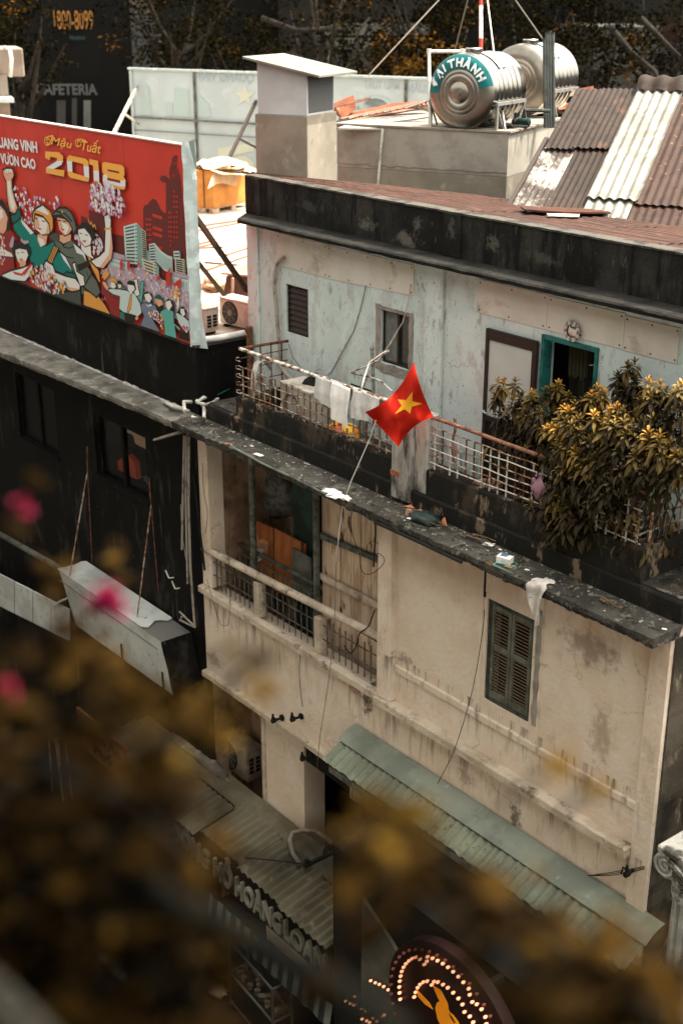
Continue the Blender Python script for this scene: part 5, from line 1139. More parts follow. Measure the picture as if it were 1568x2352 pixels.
L_.line(cA,[(690,270),(640,280),(590,300),(578,345),(595,385),(640,385),(660,350),(640,310),(608,320),(605,355),(630,365)],.025,'y'); L_.line(cA,[(1120,340),(1060,318),(1000,320),(978,360),(995,405),(1040,410),(1062,375),(1040,335),(1010,345),(1008,380)],.025,'y'); L_.line(cA,[(690,270),(665,330),(645,385),(610,390)],.028,'y')
for off, force in ((9,'d'),(0,None)):
    o = lambda pts: [(x+off,y+off) for x,y in pts]
    def dg(cf, pts, c): L_.poly(cf, o(pts), force or c)
    dg(cA,[(590,475),(770,485),(825,540),(820,600),(740,602),(745,562),(655,542),(650,590),(590,560)],'y'); dg(cA,[(822,600),(800,650),(700,705),(600,692),(740,602)],'w'); dg(cA,[(600,692),(840,722),(835,805),(600,757)],'y')
    dg(cA,[(900,525),(1120,572),(1155,610),(1158,680),(1090,660),(1086,640),(942,604),(940,605),(872,598),(872,560)],'y'); dg(cA,[(872,598),(940,605),(945,740),(885,735)],'w'); dg(cA,[(1090,660),(1158,680),(1164,820),(1100,800)],'w'); dg(cA,[(885,735),(945,740),(948,752),(1100,800),(1164,820),(1158,866),(1130,870),(920,820),(888,785)],'y')
    dg(cA,[(1165,575),(1280,597),(1290,730),(1220,725),(1215,660),(1165,640)],'y'); dg(cA,[(1220,725),(1290,730),(1295,870),(1225,852)],'w'); dg(cA,[(1225,852),(1295,870),(1296,908),(1228,890)],'y')
    dg(cC,[(200,690),(460,735),(500,770),(505,880),(490,910),(520,950),(518,1060),(510,1095),(480,1100),(230,1045),(187,1000),(190,900),(210,880),(180,840),(175,720)],'y')
L_.poly(cC,[(190,885),(212,872),(250,885),(255,925),(250,962),(445,1005),(447,965),(520,962),(517,1055),(480,1058),(230,1008),(187,975)],'w'); L_.poly(cC,[(255,797),(425,832),(430,862),(258,827)],'d'); L_.poly(cC,[(250,922),(440,962),(445,1003),(255,962)],'d')
L_.done()
G_ = Art('printed_figures'); w1_ = .035
G_.poly(cA,[(-60,1090),(60,1130),(110,1210),(140,1500),(230,1620),(160,1700),(200,2100),(-60,2100)],'d'); G_.poly(cA,[(-60,1080),(30,1110),(110,1230),(140,1510),(80,1520),(40,1300),(-60,1200)],'k'); G_.poly(cA,[(-60,1180),(0,1180),(60,1250),(100,1340),(80,1500),(40,1550),(-60,1520)],'s'); G_.poly(cA,[(-60,1210),(30,1240),(40,1330),(0,1370),(-60,1370)],'p')
G_.poly(cA,[(-60,1740),(60,1750),(150,1800),(180,1860),(60,1850),(-60,1820)],'p',.02); G_.dots(cA,[(-60,1560),(70,1600),(60,1960),(-60,1960)],60,.02,.05,['w','pk','f','y'],12)
G_.poly(cA,[(35,715),(90,690),(160,700),(182,760),(180,810),(155,850),(160,960),(190,1080),(235,1220),(200,1300),(130,1270),(100,1150),(85,1000),(78,860),(45,800)],'s',w1_); G_.poly(cA,[(95,860),(135,860),(145,1000),(200,1180),(180,1260),(140,1200),(110,1050)],'p'); G_.poly(cA,[(70,705),(150,705),(165,745),(70,760)],'p')
for x in (85,110,135): G_.line(cA,[(x,720),(x+6,765)],.012)
G_.poly(cA,[(-10,1450),(0,1450)]+[(170,1420),(270,1350),(330,1430),(440,1540),(480,1560),(530,1720),(620,1690),(690,1640),(760,1780),(860,1850),(960,2000),(990,2120),(820,2080),(700,2030),(660,1940),(600,1900),(570,1960),(450,2000),(380,1880),(370,1700),(250,1600),(180,1500)][0:],'t') if False else G_.poly(cA,[(170,1420),(270,1350),(330,1430),(440,1540),(480,1560),(530,1720),(620,1690),(690,1640),(760,1780),(860,1850),(960,2000),(990,2120),(820,2080),(700,2030),(660,1940),(600,1900),(570,1960),(450,2000),(380,1880),(370,1700),(250,1600),(180,1500)],'t',w1_)
G_.poly(cA,[(270,1350),(440,1540),(400,1560),(290,1420)],'w'); G_.poly(cA,[(780,1790),(860,1850),(960,2010),(930,2020),(830,1890)],'w')
G_.poly(cA,[(235,1215),(278,1300),(270,1350),(170,1425),(135,1310),(200,1290)],'t2',w1_)
G_.poly(cA,[(620,1560),(740,1540),(820,1700),(930,1620),(1100,1800),(1130,1950),(1250,2150),(1310,2352),(1050,2352),(1060,2240),(980,2100),(860,1850),(760,1760),(690,1640)],'g',w1_); G_.poly(cA,[(620,1560),(740,1540),(800,1680),(690,1640)],'g2'); G_.poly(cA,[(960,1680),(1100,1800),(1130,1920),(1080,1830),(1000,1800)],'w')
for p in ([(820,1720),(900,1740),(960,1720)],[(860,1850),(960,1870)],[(1130,2040),(1160,2130),(1250,2170)]): G_.line(cA,p,.02)
G_.poly(cA,[(780,1570),(930,1560),(920,1640),(830,1680),(780,1640)],'s'); G_.poly(cA,[(740,1330),(880,1360),(930,1440),(940,1500),(900,1560),(840,1580),(770,1500)],'s',.02); G_.poly(cA,[(800,1400),(880,1430),(900,1480),(860,1565),(800,1510),(820,1460)],'p'); G_.poly(cA,[(690,1290),(770,1210),(860,1210),(930,1270),(970,1370),(1000,1480),(960,1570),(940,1480),(900,1400),(800,1310),(690,1320)],'g',w1_); G_.line(cA,[(740,1260),(850,1290),(940,1390)],.03); G_.dots(cA,[(795,1245),(815,1245),(815,1270),(795,1270)],1,.03,.03,['y'])
G_.poly(cA,[(490,1560),(620,1560),(600,1690),(530,1725),(490,1640)],'s'); G_.poly(cA,[(490,1590),(570,1630),(580,1690),(530,1725)],'p'); G_.poly(cA,[(450,1300),(600,1340),(640,1400),(680,1480),(640,1560),(560,1570),(460,1500),(440,1400)],'s',.02); G_.poly(cA,[(490,1340),(570,1350),(620,1420),(600,1540),(540,1560),(490,1500),(520,1440)],'p')
G_.poly(cA,[(420,1370),(430,1260),(500,1200),(570,1180),(650,1240),(690,1340),(695,1480),(660,1560),(640,1420),(560,1325),(455,1290),(440,1400)],'o',w1_); G_.poly(cA,[(465,1240),(560,1182),(640,1290),(625,1310),(520,1255)],'w')
for cx_, cy_ in ((470,1350),(565,1385),(770,1375),(840,1385)): G_.line(cA,[(cx_-18,cy_-2),(cx_+22,cy_+6)],.018)
for cx_, cy_ in ((510,1480),(810,1490)): G_.poly(cA,[(cx_-25,cy_-15),(cx_+35,cy_+5),(cx_+10,cy_+25)],'r')
G_.poly(cA,[(610,1900),(700,1705),(785,1735),(665,1955)],'k')
for k in range(3): G_.line(cA,[(628+k*18,1910+k*12),(712+k*20,1722+k*7)],.022,'o')
G_.poly(cA,[(570,1960),(600,1900),(690,1960),(720,2050),(850,2100),(980,2130),(1050,2220),(1040,2290),(960,2310),(840,2250),(700,2150),(580,2040)],'p',w1_); G_.poly(cA,[(780,2170),(900,2250),(1020,2270),(1040,2290),(960,2315),(840,2255)],'s')
for k in range(3): G_.line(cA,[(590+k*25,1950+k*14),(600+k*28,2000+k*14)],.012)
G_.poly(cA,[(820,2085),(870,2050),(980,2070),(995,2125),(980,2135),(850,2100)],'t2',.025)
G_.poly(cA,[(940,1940),(980,1920),(1000,2040),(1090,2100),(1110,2230),(1050,2240),(990,2080)],'p',.025); G_.poly(cA,[(1000,1960),(1180,1890),(1170,1850),(1190,1830),(1215,1880),(1250,1880),(1250,1912),(1120,1990),(1030,2040)],'k')
G_.poly(cA,[(1130,1820),(1200,1890),(1290,2040),(1310,2200),(1290,2180),(1200,2000)],'o',.015)
G_.poly(cA,[(1060,1700),(1180,1680),(1190,1830),(1250,1900),(1130,1830),(1060,1750)],'p'); G_.poly(cA,[(1000,1470),(1080,1400),(1180,1420),(1240,1540),(1230,1640),(1170,1650),(1010,1530)],'k'); G_.poly(cA,[(1020,1490),(1100,1475),(1170,1560),(1195,1620),(1180,1700),(1110,1725),(1050,1650),(1020,1560)],'p',.015); G_.poly(cA,[(1070,1640),(1135,1635),(1100,1670)],'r'); G_.line(cA,[(1040,1545),(1070,1550)],.016); G_.line(cA,[(1110,1560),(1145,1575)],.016)
G_.line(cD,[(675,830),(690,870),(700,850),(712,890),(725,870),(735,905)],.022,'y')
G_.poly(cD,[(795,800),(830,790),(850,830),(848,900),(862,1050),(852,1130),(790,1205),(740,1200),(690,1150),(760,1110),(800,1070),(805,900)],'p',.03); G_.poly(cD,[(848,900),(862,1050),(852,1130),(790,1205),(760,1200),(835,1100),(842,1020)],'s'); G_.line(cD,[(800,905),(850,900)],.03,'o')
G_.poly(cD,[(640,1370),(750,1415),(800,1480),(850,1565),(640,1490)],'o',.02)
G_.poly(cD,[(640,1350),(700,1250),(740,1300),(770,1390),(740,1430)],'g',.03)
G_.poly(cA,[(700,2300),(960,2310),(1050,2290),(1060,2352+140),(900,2440),(640,2330)],'g2',.03)
# girl with bows
G_.poly(cA,[(150,1720),(200,1660),(300,1655),(390,1720),(405,1800),(370,1880),(200,1900),(170,1800)],'k'); G_.poly(cA,[(200,1760),(250,1740),(345,1760),(370,1830),(330,1930),(290,1985),(230,1910),(205,1830)],'p',.012); G_.poly(cA,[(240,1880),(300,1890),(340,1930),(320,2000),(270,1990)],'s'); G_.poly(cA,[(260,1870),(300,1880),(280,1905)],'r'); G_.line(cA,[(225,1800),(250,1806)],.014); G_.line(cA,[(280,1790),(310,1795)],.014)
G_.poly(cA,[(270,1605),(310,1640),(370,1640),(375,1670),(320,1690),(275,1650)],'l'); G_.poly(cA,[(120,1700),(160,1580),(185,1600),(170,1720),(140,1740)],'l')
G_.poly(cA,[(30,2080),(150,2030),(270,2000),(430,1940),(420,2060),(330,2180),(150,2160),(25,2110)],'w',.03); G_.poly(cA,[(160,2040),(280,2070),(400,1940),(420,1960),(310,2110),(190,2080)],'r'); G_.dots(cA,[(260,2080),(320,2080),(320,2150),(260,2150)],6,.02,.03,['w'],6)
# crowd
def person(skin, hairp, face, body, c): G_.poly(cB,body,c,.012); G_.poly(cB,hairp,'k'); G_.poly(cB,face,'p' if skin else 's'); 
G_.poly(cB,[(50,930),(60,860),(120,760),(165,770),(160,830),(100,900),(160,1030),(130,1070),(320,1120),(335,1480),(200,1430),(120,1200),(40,1000)],'d',.012); G_.poly(cB,[(50,850),(120,755),(168,770),(160,830),(100,900)],'o')
person(1,[(180,880),(220,850),(280,890),(285,990),(250,960),(190,930)],[(190,930),(250,940),(270,1000),(230,1040),(195,1000)],[(150,1030),(300,1030),(340,1100),(330,1200),(200,1150)],'d'); G_.poly(cB,[(175,890),(215,855),(275,880),(285,960),(250,930),(190,925)],'o')
person(1,[(290,920),(330,900),(370,960),(360,990),(300,970)],[(300,960),(350,970),(350,1010),(310,1020)],[(270,1010),(400,990),(440,1030),(420,1050),(300,1040)],'g')
G_.poly(cB,[(540,890),(590,880),(610,1020),(640,1130),(580,1150),(540,1080),(580,1040)],'p',.012); G_.poly(cB,[(650,920),(700,910),(690,1000),(680,1130),(660,1250),(590,1150),(640,1130)],'a',.012)
person(1,[(440,930),(480,900),(560,930),(575,1030),(550,1060),(540,980),(450,970)],[(450,970),(540,980),(560,1040),(500,1105),(455,1050)],[(140,1060),(180,1030),(330,1040),(440,1060),(560,1110),(640,1260),(665,1400),(600,1470),(560,1440),(380,1390),(320,1340),(330,1150),(230,1120)],'c'); G_.poly(cB,[(60,930),(110,930),(160,1020),(140,1060),(90,1000)],'s')
G_.poly(cB,[(490,1120),(515,1120),(500,1330),(460,1400),(440,1380)],'o',.01); G_.poly(cB,[(400,1405),(560,1450),(545,1580),(405,1510)],'k'); G_.poly(cB,[(560,1480),(600,1440),(615,1490),(580,1520)],'s'); G_.poly(cB,[(335,1380),(400,1410),(400,1500),(335,1480)],'t')
person(1,[(690,1110),(740,1070),(820,1110),(840,1260),(700,1200)],[(705,1120),(780,1100),(820,1180),(780,1250),(720,1200)],[(660,1260),(720,1240),(880,1290),(910,1370),(830,1500),(950,1700),(640,1600),(700,1450),(650,1330)],'b'); G_.poly(cB,[(720,1260),(760,1290),(810,1260),(820,1290),(760,1310)],'w')
person(0,[(860,1150),(920,1110),(1000,1190),(1000,1230),(870,1180)],[(880,1180),(970,1200),(990,1270),(920,1310),(890,1250)],[(870,1280),(1000,1300),(960,1380),(900,1360)],'k'); G_.poly(cB,[(860,1160),(920,1110),(1005,1190),(990,1215),(870,1180)],'t2')
person(1,[(1020,1230),(1070,1180),(1150,1230),(1170,1400),(1030,1320)],[(1030,1230),(1100,1210),(1130,1290),(1080,1370),(1035,1310)],[(950,1380),(1030,1330),(1150,1380),(1160,1560),(1260,1640),(1240,1680),(1170,1600),(1200,1800),(1020,1740),(1000,1530),(940,1460)],'a')
person(1,[(1240,1330),(1300,1300),(1345,1370),(1330,1480),(1200,1400)],[(1255,1340),(1310,1340),(1330,1430),(1290,1460),(1260,1400)],[(1180,1400),(1230,1400),(1320,1470),(1390,1530),(1400,1660),(1350,1720),(1230,1560)],'c'); G_.poly(cB,[(1210,1150),(1235,1160),(1240,1300),(1200,1350)],'p'); G_.poly(cB,[(1240,1680),(1370,1720),(1400,1840),(1230,1790)],'k')
for fl in ([(330,620),(370,560),(375,745),(330,745)],[(440,640),(480,570),(485,720),(440,730)],[(500,720),(535,680),(535,800)],[(590,660),(630,600),(630,690)],[(1035,800),(1105,700),(1115,990),(1035,960)],[(1150,950),(1265,870),(1265,1020),(1150,990)],[(890,860),(940,810),(935,880),(890,930)]): G_.poly(cB,fl,'r')
# bouquets over the figures
G_.dots(cD,[(690,560),(780,540),(900,600),(970,740),(930,820),(780,790),(680,740)],190,.02,.055,['w','f','f','l','pk','w','l'],21); G_.dots(cD,[(720,620),(860,600),(900,700),(760,720)],14,.05,.075,['pk','l'],22)
G_.dots(cA,[(350,2060),(520,1940),(700,2100),(860,2200),(840,2330),(640,2320),(400,2180)],170,.02,.05,['w','w','f','pk','y','l','o','t2'],23)
G_.dots(cB,[(760,1400),(860,1350),(990,1470),(980,1680),(900,1520),(740,1450)],70,.012,.028,['y','w','o','pk','w'],24); G_.dots(cB,[(1110,1080),(1200,1000),(1250,1100),(1180,1200),(1110,1180)],50,.012,.028,['y','w','o'],25); G_.dots(cB,[(1290,1600),(1380,1620),(1370,1680),(1300,1650)],20,.012,.02,['pk'],26)
G_.done()
print('poster layers', lay[0])
# ---------------------------------------------------------------- rooftop structures behind
E1 = V((math.cos(R(24.6)),math.sin(R(24.6)),0)); E2 = V((-E1.y,E1.x,0)); UP = V((0,0,1))
mConc = M('grey_render', (.215,.19,.15), [((.17,.148,.115),1.3,.4,.62),((.26,.232,.19),3,.55,.68),((.15,.135,.11),5,.6,.72)], rough=.9, bump=.25)
mConcBand = M('pale_render_band', (.27,.25,.212), [((.21,.192,.16),2.2,.42,.62)], rough=.9, bump=.25)
def obx(mb, p, a, b, h, m=0):              # box from corner p along vectors a, b, up h
    p, a, b = V(p), V(a), V(b); return mb.hexa([p,p+a,p+a+b,p+b,p+UP*h,p+a+UP*h,p+a+b+UP*h,p+b+UP*h], m)
# concrete tank platform
ct = atd(1168,305,20.0); LB = 2.95
K2 = thing('tank_platform', 'grey rendered block carrying the two steel water tanks', 'rooftop block', (ct.x,ct.y,ct.z-3.4))
mb = MB(); obx(mb, ct-E1*LB-UP*3.4, E1*LB, E2*2.6, 2.74); part('wall', mb, mConc, K2)
mb = MB()
for i in range(44): 
    a0 = ct-E1*LB+E1*(LB*i/44)-E2*.012; a1 = a0+E1*(LB/44); d0 = -.60-.035*mnoise.noise(V((i*.45,1,2))); d1 = -.60-.035*mnoise.noise(V(((i+1)*.45,1,2)))
    mb.quad(a0+UP*d0,a1+UP*d1,a1,a0); mb.quad(a0,a1,a1+E2*.1,a0+E2*.1); mb.quad(a1+UP*d1,a0+UP*d0,a0+UP*d0+E2*.05,a1+UP*d1+E2*.05)
part('render_band', mb, mConcBand, K2)
mb = MB(); obx(mb, ct-E1*LB-UP*.655, E1*LB, E2*2.6, .655); part('upper_wall', mb, mConcBand, K2)
mb = MB(); obx(mb, ct-E1*(LB+.04)+UP*.001-E2*.03, E1*(LB+.08), E2*2.68, .03); part('coping', mb, M('sunny_coping', (.22,.19,.155), [((.16,.135,.11),3,.42,.6)], rough=.9), K2)
mb = MB(); q = onp(878,300,ct-E2*.03,E2); q2 = onp(868,415,ct-E2*.03,E2); mb.tube([q+UP*.02+E2*.2,q+UP*.03,q2,q2-UP*.6], .022, 7); part('pipe', mb, mPVC, K2, smooth=50)
# tanks
mSteel = M('stainless_steel', (.33,.315,.285), [((.24,.225,.20),1.2,.4,.62,(1,1,1))], rough=.17, metal=1, rvar=.05)
mSteelM = M('matte_steel', (.27,.25,.215), [((.20,.185,.155),2,.4,.62)], rough=.33, metal=1)
mBand = M('teal_label', (.005,.11,.115), [((.004,.08,.085),3,.4,.6)], rough=.45)
mLetW = M('label_white', (.62,.62,.60), rough=.5)
TA = R(141.6-33); TX = V((math.cos(TA),math.sin(TA),0)); TL_ = V((TX.y,-TX.x,0))            # axis, and the face's right-hand direction
def tank(px, py, depth, rad, ln, label, front=True, seed=0):
    c = atd(px,py,depth); t = thing('water_tank', label, 'water tank', (c.x,c.y,ct.z+.03), 'steel water tanks on the platform')
    prof = []; n = 40
    for i in range(n+1):
        h = ln*i/n; bulge = 0
        for k in (.12,.26,.40,.54,.68,.82): bulge += .014*math.exp(-((i/n-k)/.018)**2)
        prof.append((rad+bulge, h))
    mb = MB(); mb.lathe(prof, c, TX, 48); part('drum', mb, mSteel, t, smooth=True)
    def dome(sgn, base):
        pr = [(rad*u_,-.088*(1-((u_-.6)/.4)**3.2)) for u_ in (1,.985,.965,.94,.90,.84,.76,.68)]+[(rad*.62,-.088),(rad*.60,-.085),(rad*.58,-.094),(rad*.50,-.098),(rad*.48,-.094),(rad*.46,-.101),(rad*.33,-.104),(rad*.31,-.092),(rad*.285,-.092),(rad*.27,-.103),(.05,-.110),(.045,-.128),(0,-.130)]
        mb = MB(); mb.lathe([(r_,h*sgn) for r_,h in pr], base, TX, 48); return part('end_dome', mb, mSteelM, t, smooth=50)
    dome(1, c); dome(-1, c+TX*ln)
    # label arc on the dome
    def dpt(rr, ang, off=0):
        u = rr/rad; h = -.088*(1-(max(0,u-.60)/.40)**3.2)
        return c + TX*(h-.008-off) + TL_*(rr*math.cos(ang)) + UP*(rr*math.sin(ang))
    a0, a1 = R(182), R(12)
    mb = MB(); mb.grid(lambda u,v: dpt(rad*(.62+.365*v), a0+(a1-a0)*u), 36, 5)
    if front:
        lb = part('label_band', mb, mBand, t, smooth=True)
        txt = 'ĐẠI THÀNH'; tb = MB(); widths = []
        for ch in txt: widths.append(.30 if ch == ' ' else text_mesh(ch,1,bold=.03)[2]+.14)
        tot = sum(widths); acc = 0; span = R(146); st = R(170)
        for ch, wd_ in zip(txt, widths):
            mid = (acc+wd_/2)/tot; acc += wd_
            if ch == ' ': continue
            ang = st-span*mid; vs, fs, w0 = text_mesh(ch, 1, bold=.045); k = rad*.215/.72
            out = []
            for p in vs:
                rr = rad*.682+p.y*k*(1 if p.y < .8 else .96); aa = ang-(p.x-w0/2)*k*1.05/(rad*.80); out.append(dpt(min(rr,rad*.985), aa, .016))
            tb.add(out, fs)
        part('lettering', tb, mLetW, lb)
    mb = MB(); mb.lathe([(rad+.017,.36*ln),(rad+.017,.62*ln)], c, TX, 10, a0=R(-70)+math.pi*.0, a1=R(-20))
    # top label plate and filler cap
    def cpt(h, ang, o=.018): return c+TX*h+TL_*((rad+o)*math.cos(ang))+UP*((rad+o)*math.sin(ang))
    mb = MB(); mb.grid(lambda u,v: cpt(ln*(.30+.34*v), R(78-40*u), .02), 10, 3); part('label_plate', mb, M('plate_%d' % seed, (.22,.33,.31), [((.45,.47,.45),12,.5,.56,(1,1,1))], rough=.5), t)
    top = c+TX*ln*.32+UP*(rad); mb = MB(); mb.lathe([(.0,.075),(.12,.075),(.135,.06),(.135,.0),(.17,.0),(.17,-.03)], top, UP, 18); part('filler_cap', mb, mSteel, t, smooth=40)
    # frame: two side beams, legs, cross feet
    mf = bpy.data.materials.get('galv_frame') or M('galv_frame', (.20,.195,.18), [((.12,.105,.09),9,.55,.66)], rough=.5, metal=.4)
    zt = c.z-rad*.28; zb = ct.z+.035
    for s in (-1,1):
        e = c+TL_*(s*rad*1.03); mb = MB(); mb.bar((e.x+TX.x*.05,e.y+TX.y*.05,zt),(e.x+TX.x*(ln-.05),e.y+TX.y*(ln-.05),zt),.045,.05); part('side_beam', mb, mf, t)
        for h in (.08,ln-.08):
            q = e+TX*h; mb = MB(); mb.bar((q.x,q.y,zb),(q.x,q.y,zt),.04); part('leg', mb, mf, t)
            q2 = q+TX*(.22 if h < ln/2 else -.22); mb = MB(); mb.bar((q2.x,q2.y,zb),(q.x,q.y,zt-.05),.022); part('brace', mb, mf, t)
    for h in (.08,ln-.08):
        for s in (-1,1):
            q = c+TX*h; a = q+TL_*(s*rad*.15); b = q+TL_*(s*rad*.62); mb = MB(); mb.bar((b.x,b.y,zb),(a.x,a.y,c.z-rad*.98),.035); part('leg', mb, mf, t)
        q = c+TX*h; a, b = q-TL_*rad, q+TL_*rad; mb = MB(); mb.bar((a.x,a.y,zb+.0),(b.x,b.y,zb+.0),.035); part('cross_bar', mb, mf, t)
    return c
c1 = tank(1060,211,20.15,.565,1.10,'steel water tank with a teal DAI THANH label on its round end',True,1)
c2 = tank(1192,184,22.0,.575,1.15,'plain steel water tank behind the labelled one',False,2)
# square pipe loop over the first tank
mb = MB(); P = [atd(x,y,20.6) for x,y in ((987,300),(985,117),(1062,117),(1062,136))]; mb.tube([P[0],P[1]+UP*-.02],.026,8); mb.tube([P[1]-_r*.0,P[2]],.026,8); mb.tube([P[2],P[3]],.03,8)
for q in P[1:3]: mb.lathe([(0,-.04),(.036,-.04),(.036,.04),(0,.04)], q, UP, 8)
solo('overflow_pipe', mb, mPVC, 'square white pipe loop rising left of the labelled tank', 'pipe', smooth=50)
# mast and guy wires
b = atd(1104,300,21.5); mb = MB(); mT = atd(1104,-140,21.5); seg = 9
T = thing('mast', 'thin red and white banded mast rising behind the labelled tank', 'mast', (b.x,b.y,ct.z+.03)); mMR, mMW = M('mast_red', (.30,.03,.02), rough=.5), M('mast_white', (.6,.58,.54), rough=.5)
edges = [300,128,88,12,-70,-140]
for i in range(5):
    p, q = atd(1104,edges[i],21.5), atd(1104,edges[i+1],21.5); mb = MB(); mb.tube([p,q], .034-.001*i, 8); part('band', mb, (mMW,mMR,mMW,mMR,mMW)[i], T, smooth=50)
for pts, dpt_, lab in ((((1010,-4),(846,172)),(21.5,23),'pale guy wire slanting down left of the mast'),(((1076,-10),(1035,150)),(21.5,22.5),'thin dark guy wire left of the mast'),(((1118,-10),(1134,120),(1160,296)),(21.5,20.9,20.2),'pale guy wire coming down in front of the labelled tank'),(((1180,-5),(1248,92)),(21.5,21.8),'dark guy wire running to the bundle of grey pipes')):
    mb = MB(); mb.tube([atd(x,y,d) for (x,y),d in zip(pts,dpt_ if len(dpt_) == len(pts) else (dpt_[0],)*len(pts))], .013, 5); solo('guy_wire', mb, mWireG if 'dark' in lab else mPVC, lab, 'wire')
# bundle of upright grey pipes
T = thing('standpipes', 'bundle of four upright grey pipes in front of the second tank', 'pipes', atd(1256,292,20.9)); mGP = M('grey_pipe', (.038,.042,.038), [((.025,.027,.024),6,.4,.6)], rough=.5, metal=.3)
for x, yt in ((1250,88),(1256,76),(1262,72),(1269,76)):
    mb = MB(); mb.tube([atd(x+2,292,20.9),atd(x,yt,20.9)], .030, 7); mb.lathe([(.036,-.04),(.036,.02)], atd(x,yt,20.9), UP, 7); part('pipe', mb, mGP, T, smooth=50)
mb = MB(); mb.tube([atd(1206,272,20.6),atd(1204,252,20.6),atd(1262,254,20.7)], .03, 7); part('pipe', mb, mGP, T, smooth=50)
# small pump
pc = atd(1202,280,20.5); T = thing('pump', 'small dark green water pump beside the tank legs', 'pump', (pc.x,pc.y,ct.z+.03))
mb = MB(); mb.lathe([(0,-.11),(.05,-.10),(.065,-.08),(.065,.07),(.072,.07),(.072,.09),(.04,.11),(0,.11)], pc, E1, 14); part('motor', mb, M('pump_green', (.005,.017,.016), rough=.5), T, smooth=40)
mb = MB(); mb.lathe([(0,0),(.06,0),(.07,.035),(.03,.07),(0,.07)], pc-E1*.17, E1, 14); mb.tube([pc-E1*.14,pc-E1*.14+UP*.14],.022,8); part('pump_head', mb, mDark, T, smooth=40)
mb = MB(); mb.lathe([(0,0),(.04,0),(.04,.015),(0,.015)], pc-E1*.175-E2*.0, -E1, 12); part('end_cap', mb, mRustEdge, T)
mb = MB()
for i in range(5): a = atd(1090+18*i,293-(i % 3)*5,20.4); mb.tube([a, a+E1*.35+UP*.04*(i % 2)], .025, 6)
solo('pipe_offcuts', mb, mGP, 'grey pipe offcuts lying under the labelled tank', 'pipes')
# masonry shaft with a metal hood
sh = atd(705,266,19.2)
lx = onp(585,262,sh,E2); wl = (sh-lx).length; rt_ = onp(773,259,sh,E1); dl = (rt_-sh).length
T = thing('vent_shaft', 'square grey shaft with a white metal hood under a tilted lid', 'shaft', (sh.x,sh.y,sh.z-2.2))
mb = MB(); obx(mb, sh-E1*wl-UP*2.2, E1*wl, E2*dl, 2.2); part('base', mb, mConc, T, bevel=.008)
mHood = M('hood_sheet', (.41,.43,.43), [((.34,.355,.355),1.2,.4,.6)], rough=.5)
ins = .035; bl_, br_ = sh-E1*(wl-ins)+E2*ins, sh-E1*.02+E2*ins; hr = .58; hl = .74
mb = MB(); d2 = E2*(dl-.09)
mb.hexa([bl_,br_,br_+d2,bl_+d2,bl_+UP*hl,br_+UP*hr,br_+d2+UP*hr,bl_+d2+UP*hl]); part('hood', mb, mHood, T, bevel=.004)
mb = MB(); e = br_+E1*.004; mb.quad(e+E2*.04+UP*.03,e+d2-E2*.03+UP*.03,e+d2-E2*.03+UP*(hr-.03),e+E2*.04+UP*(hr-.03)); part('side_shade', mb, M('side_shade_grey', (.10,.105,.10), [((.06,.06,.06),90,.4,.6)], rough=.7), T)  # the lid's shadow on the hood's right side, painted as a dark quad
la, lc, lcc, ld_ = bl_-E1*.14-E2*.18+UP*(hl+.045), br_+E1*.30-E2*.18+UP*(hr-.03), br_+E1*.30+d2+E2*.20+UP*(hr-.03), bl_-E1*.14+d2+E2*.2+UP*(hl+.045)
mb = MB(); mb.hexa([la,lc,lcc,ld_,la+UP*.035,lc+UP*.035,lcc+UP*.035,ld_+UP*.035]); part('lid', mb, M('lid_sheet', (.15,.147,.12), [((.12,.117,.095),1.5,.4,.6)], rough=.7), T, bevel=.004)

# ---------------------------------------------------------------- heap of salvaged sheet metal behind the platform
def junk(pts, dep, mat, label, name='metal_sheet', th=.03, wav=False):
    P = [atd(x,y,d) for (x,y),d in zip(pts, dep if isinstance(dep,(list,tuple)) else [dep]*len(pts))]; mb = MB()
    n = (P[1]-P[0]).cross(P[2]-P[0]).normalized(); mb.prism(P, n*th); return solo(name, mb, mat, label, 'sheet metal', 'salvaged sheets behind the tank platform')
mOr = M('orange_rust_sheet', (.17,.045,.018), [((.10,.03,.013),3,.42,.6),((.24,.10,.06),6,.6,.7)], rough=.8); mPk = M('faded_red_sheet', (.22,.11,.075), [((.15,.07,.05),3,.42,.6)], rough=.8); mCr = M('cream_sheet', (.30,.295,.245), [((.22,.215,.18),2,.45,.65)], rough=.7)
junk([(762,250),(765,238),(812,218),(818,250),(786,272)],[22.3,22.3,22.8,22.8,22.3],mOr,'upright orange sheet beside the metal hood')
junk([(762,240),(850,222),(852,226),(765,247)],22.2,mPk,'faded red strip over the upright orange sheet')
junk([(778,270),(960,232),(985,236),(985,244),(800,276)],[22.0,23,23,22.8,22],mPk,'long faded red sheet lying across the heap')
junk([(790,262),(900,236),(985,230),(900,246),(800,268)],[22.6,23.4,23.6,23.2,22.6],mOr,'orange sheet edge under the long faded red one')
junk([(776,293),(800,283),(985,262),(985,284),(880,294)],[20.9,21.3,22.2,21.4,20.9],mCr,'large cream sheet lying in front of the heap')
junk([(882,274),(985,262),(985,267),(884,280)],[21.4,21.6,21.5,21.3],mCr,'narrow pale sheet with a curled edge on the cream sheet')
junk([(765,279),(800,268),(860,284),(800,290)],[21.6,22,21.6,21.3],mDark,'dark gap of a sheet edge beneath the red sheets')
for i in range(9):
    mb = MB(); mb.tube([atd(800+16*i,272-i*3,21.8),atd(880+12*i,252-i*2.4,22.4),atd(990,240+i*3,22.4)], .018, 5); solo('steel_pipe', mb, [mPk,mRustD,mWireG][i % 3], ['faded','rusty','grey'][i % 3]+' thin pipe in the heap behind the tank platform, '+['lowest','second lowest','third','fourth','middle','sixth','seventh','second highest','highest'][i]+' of nine', 'pipe', 'pipes in the heap behind the platform')
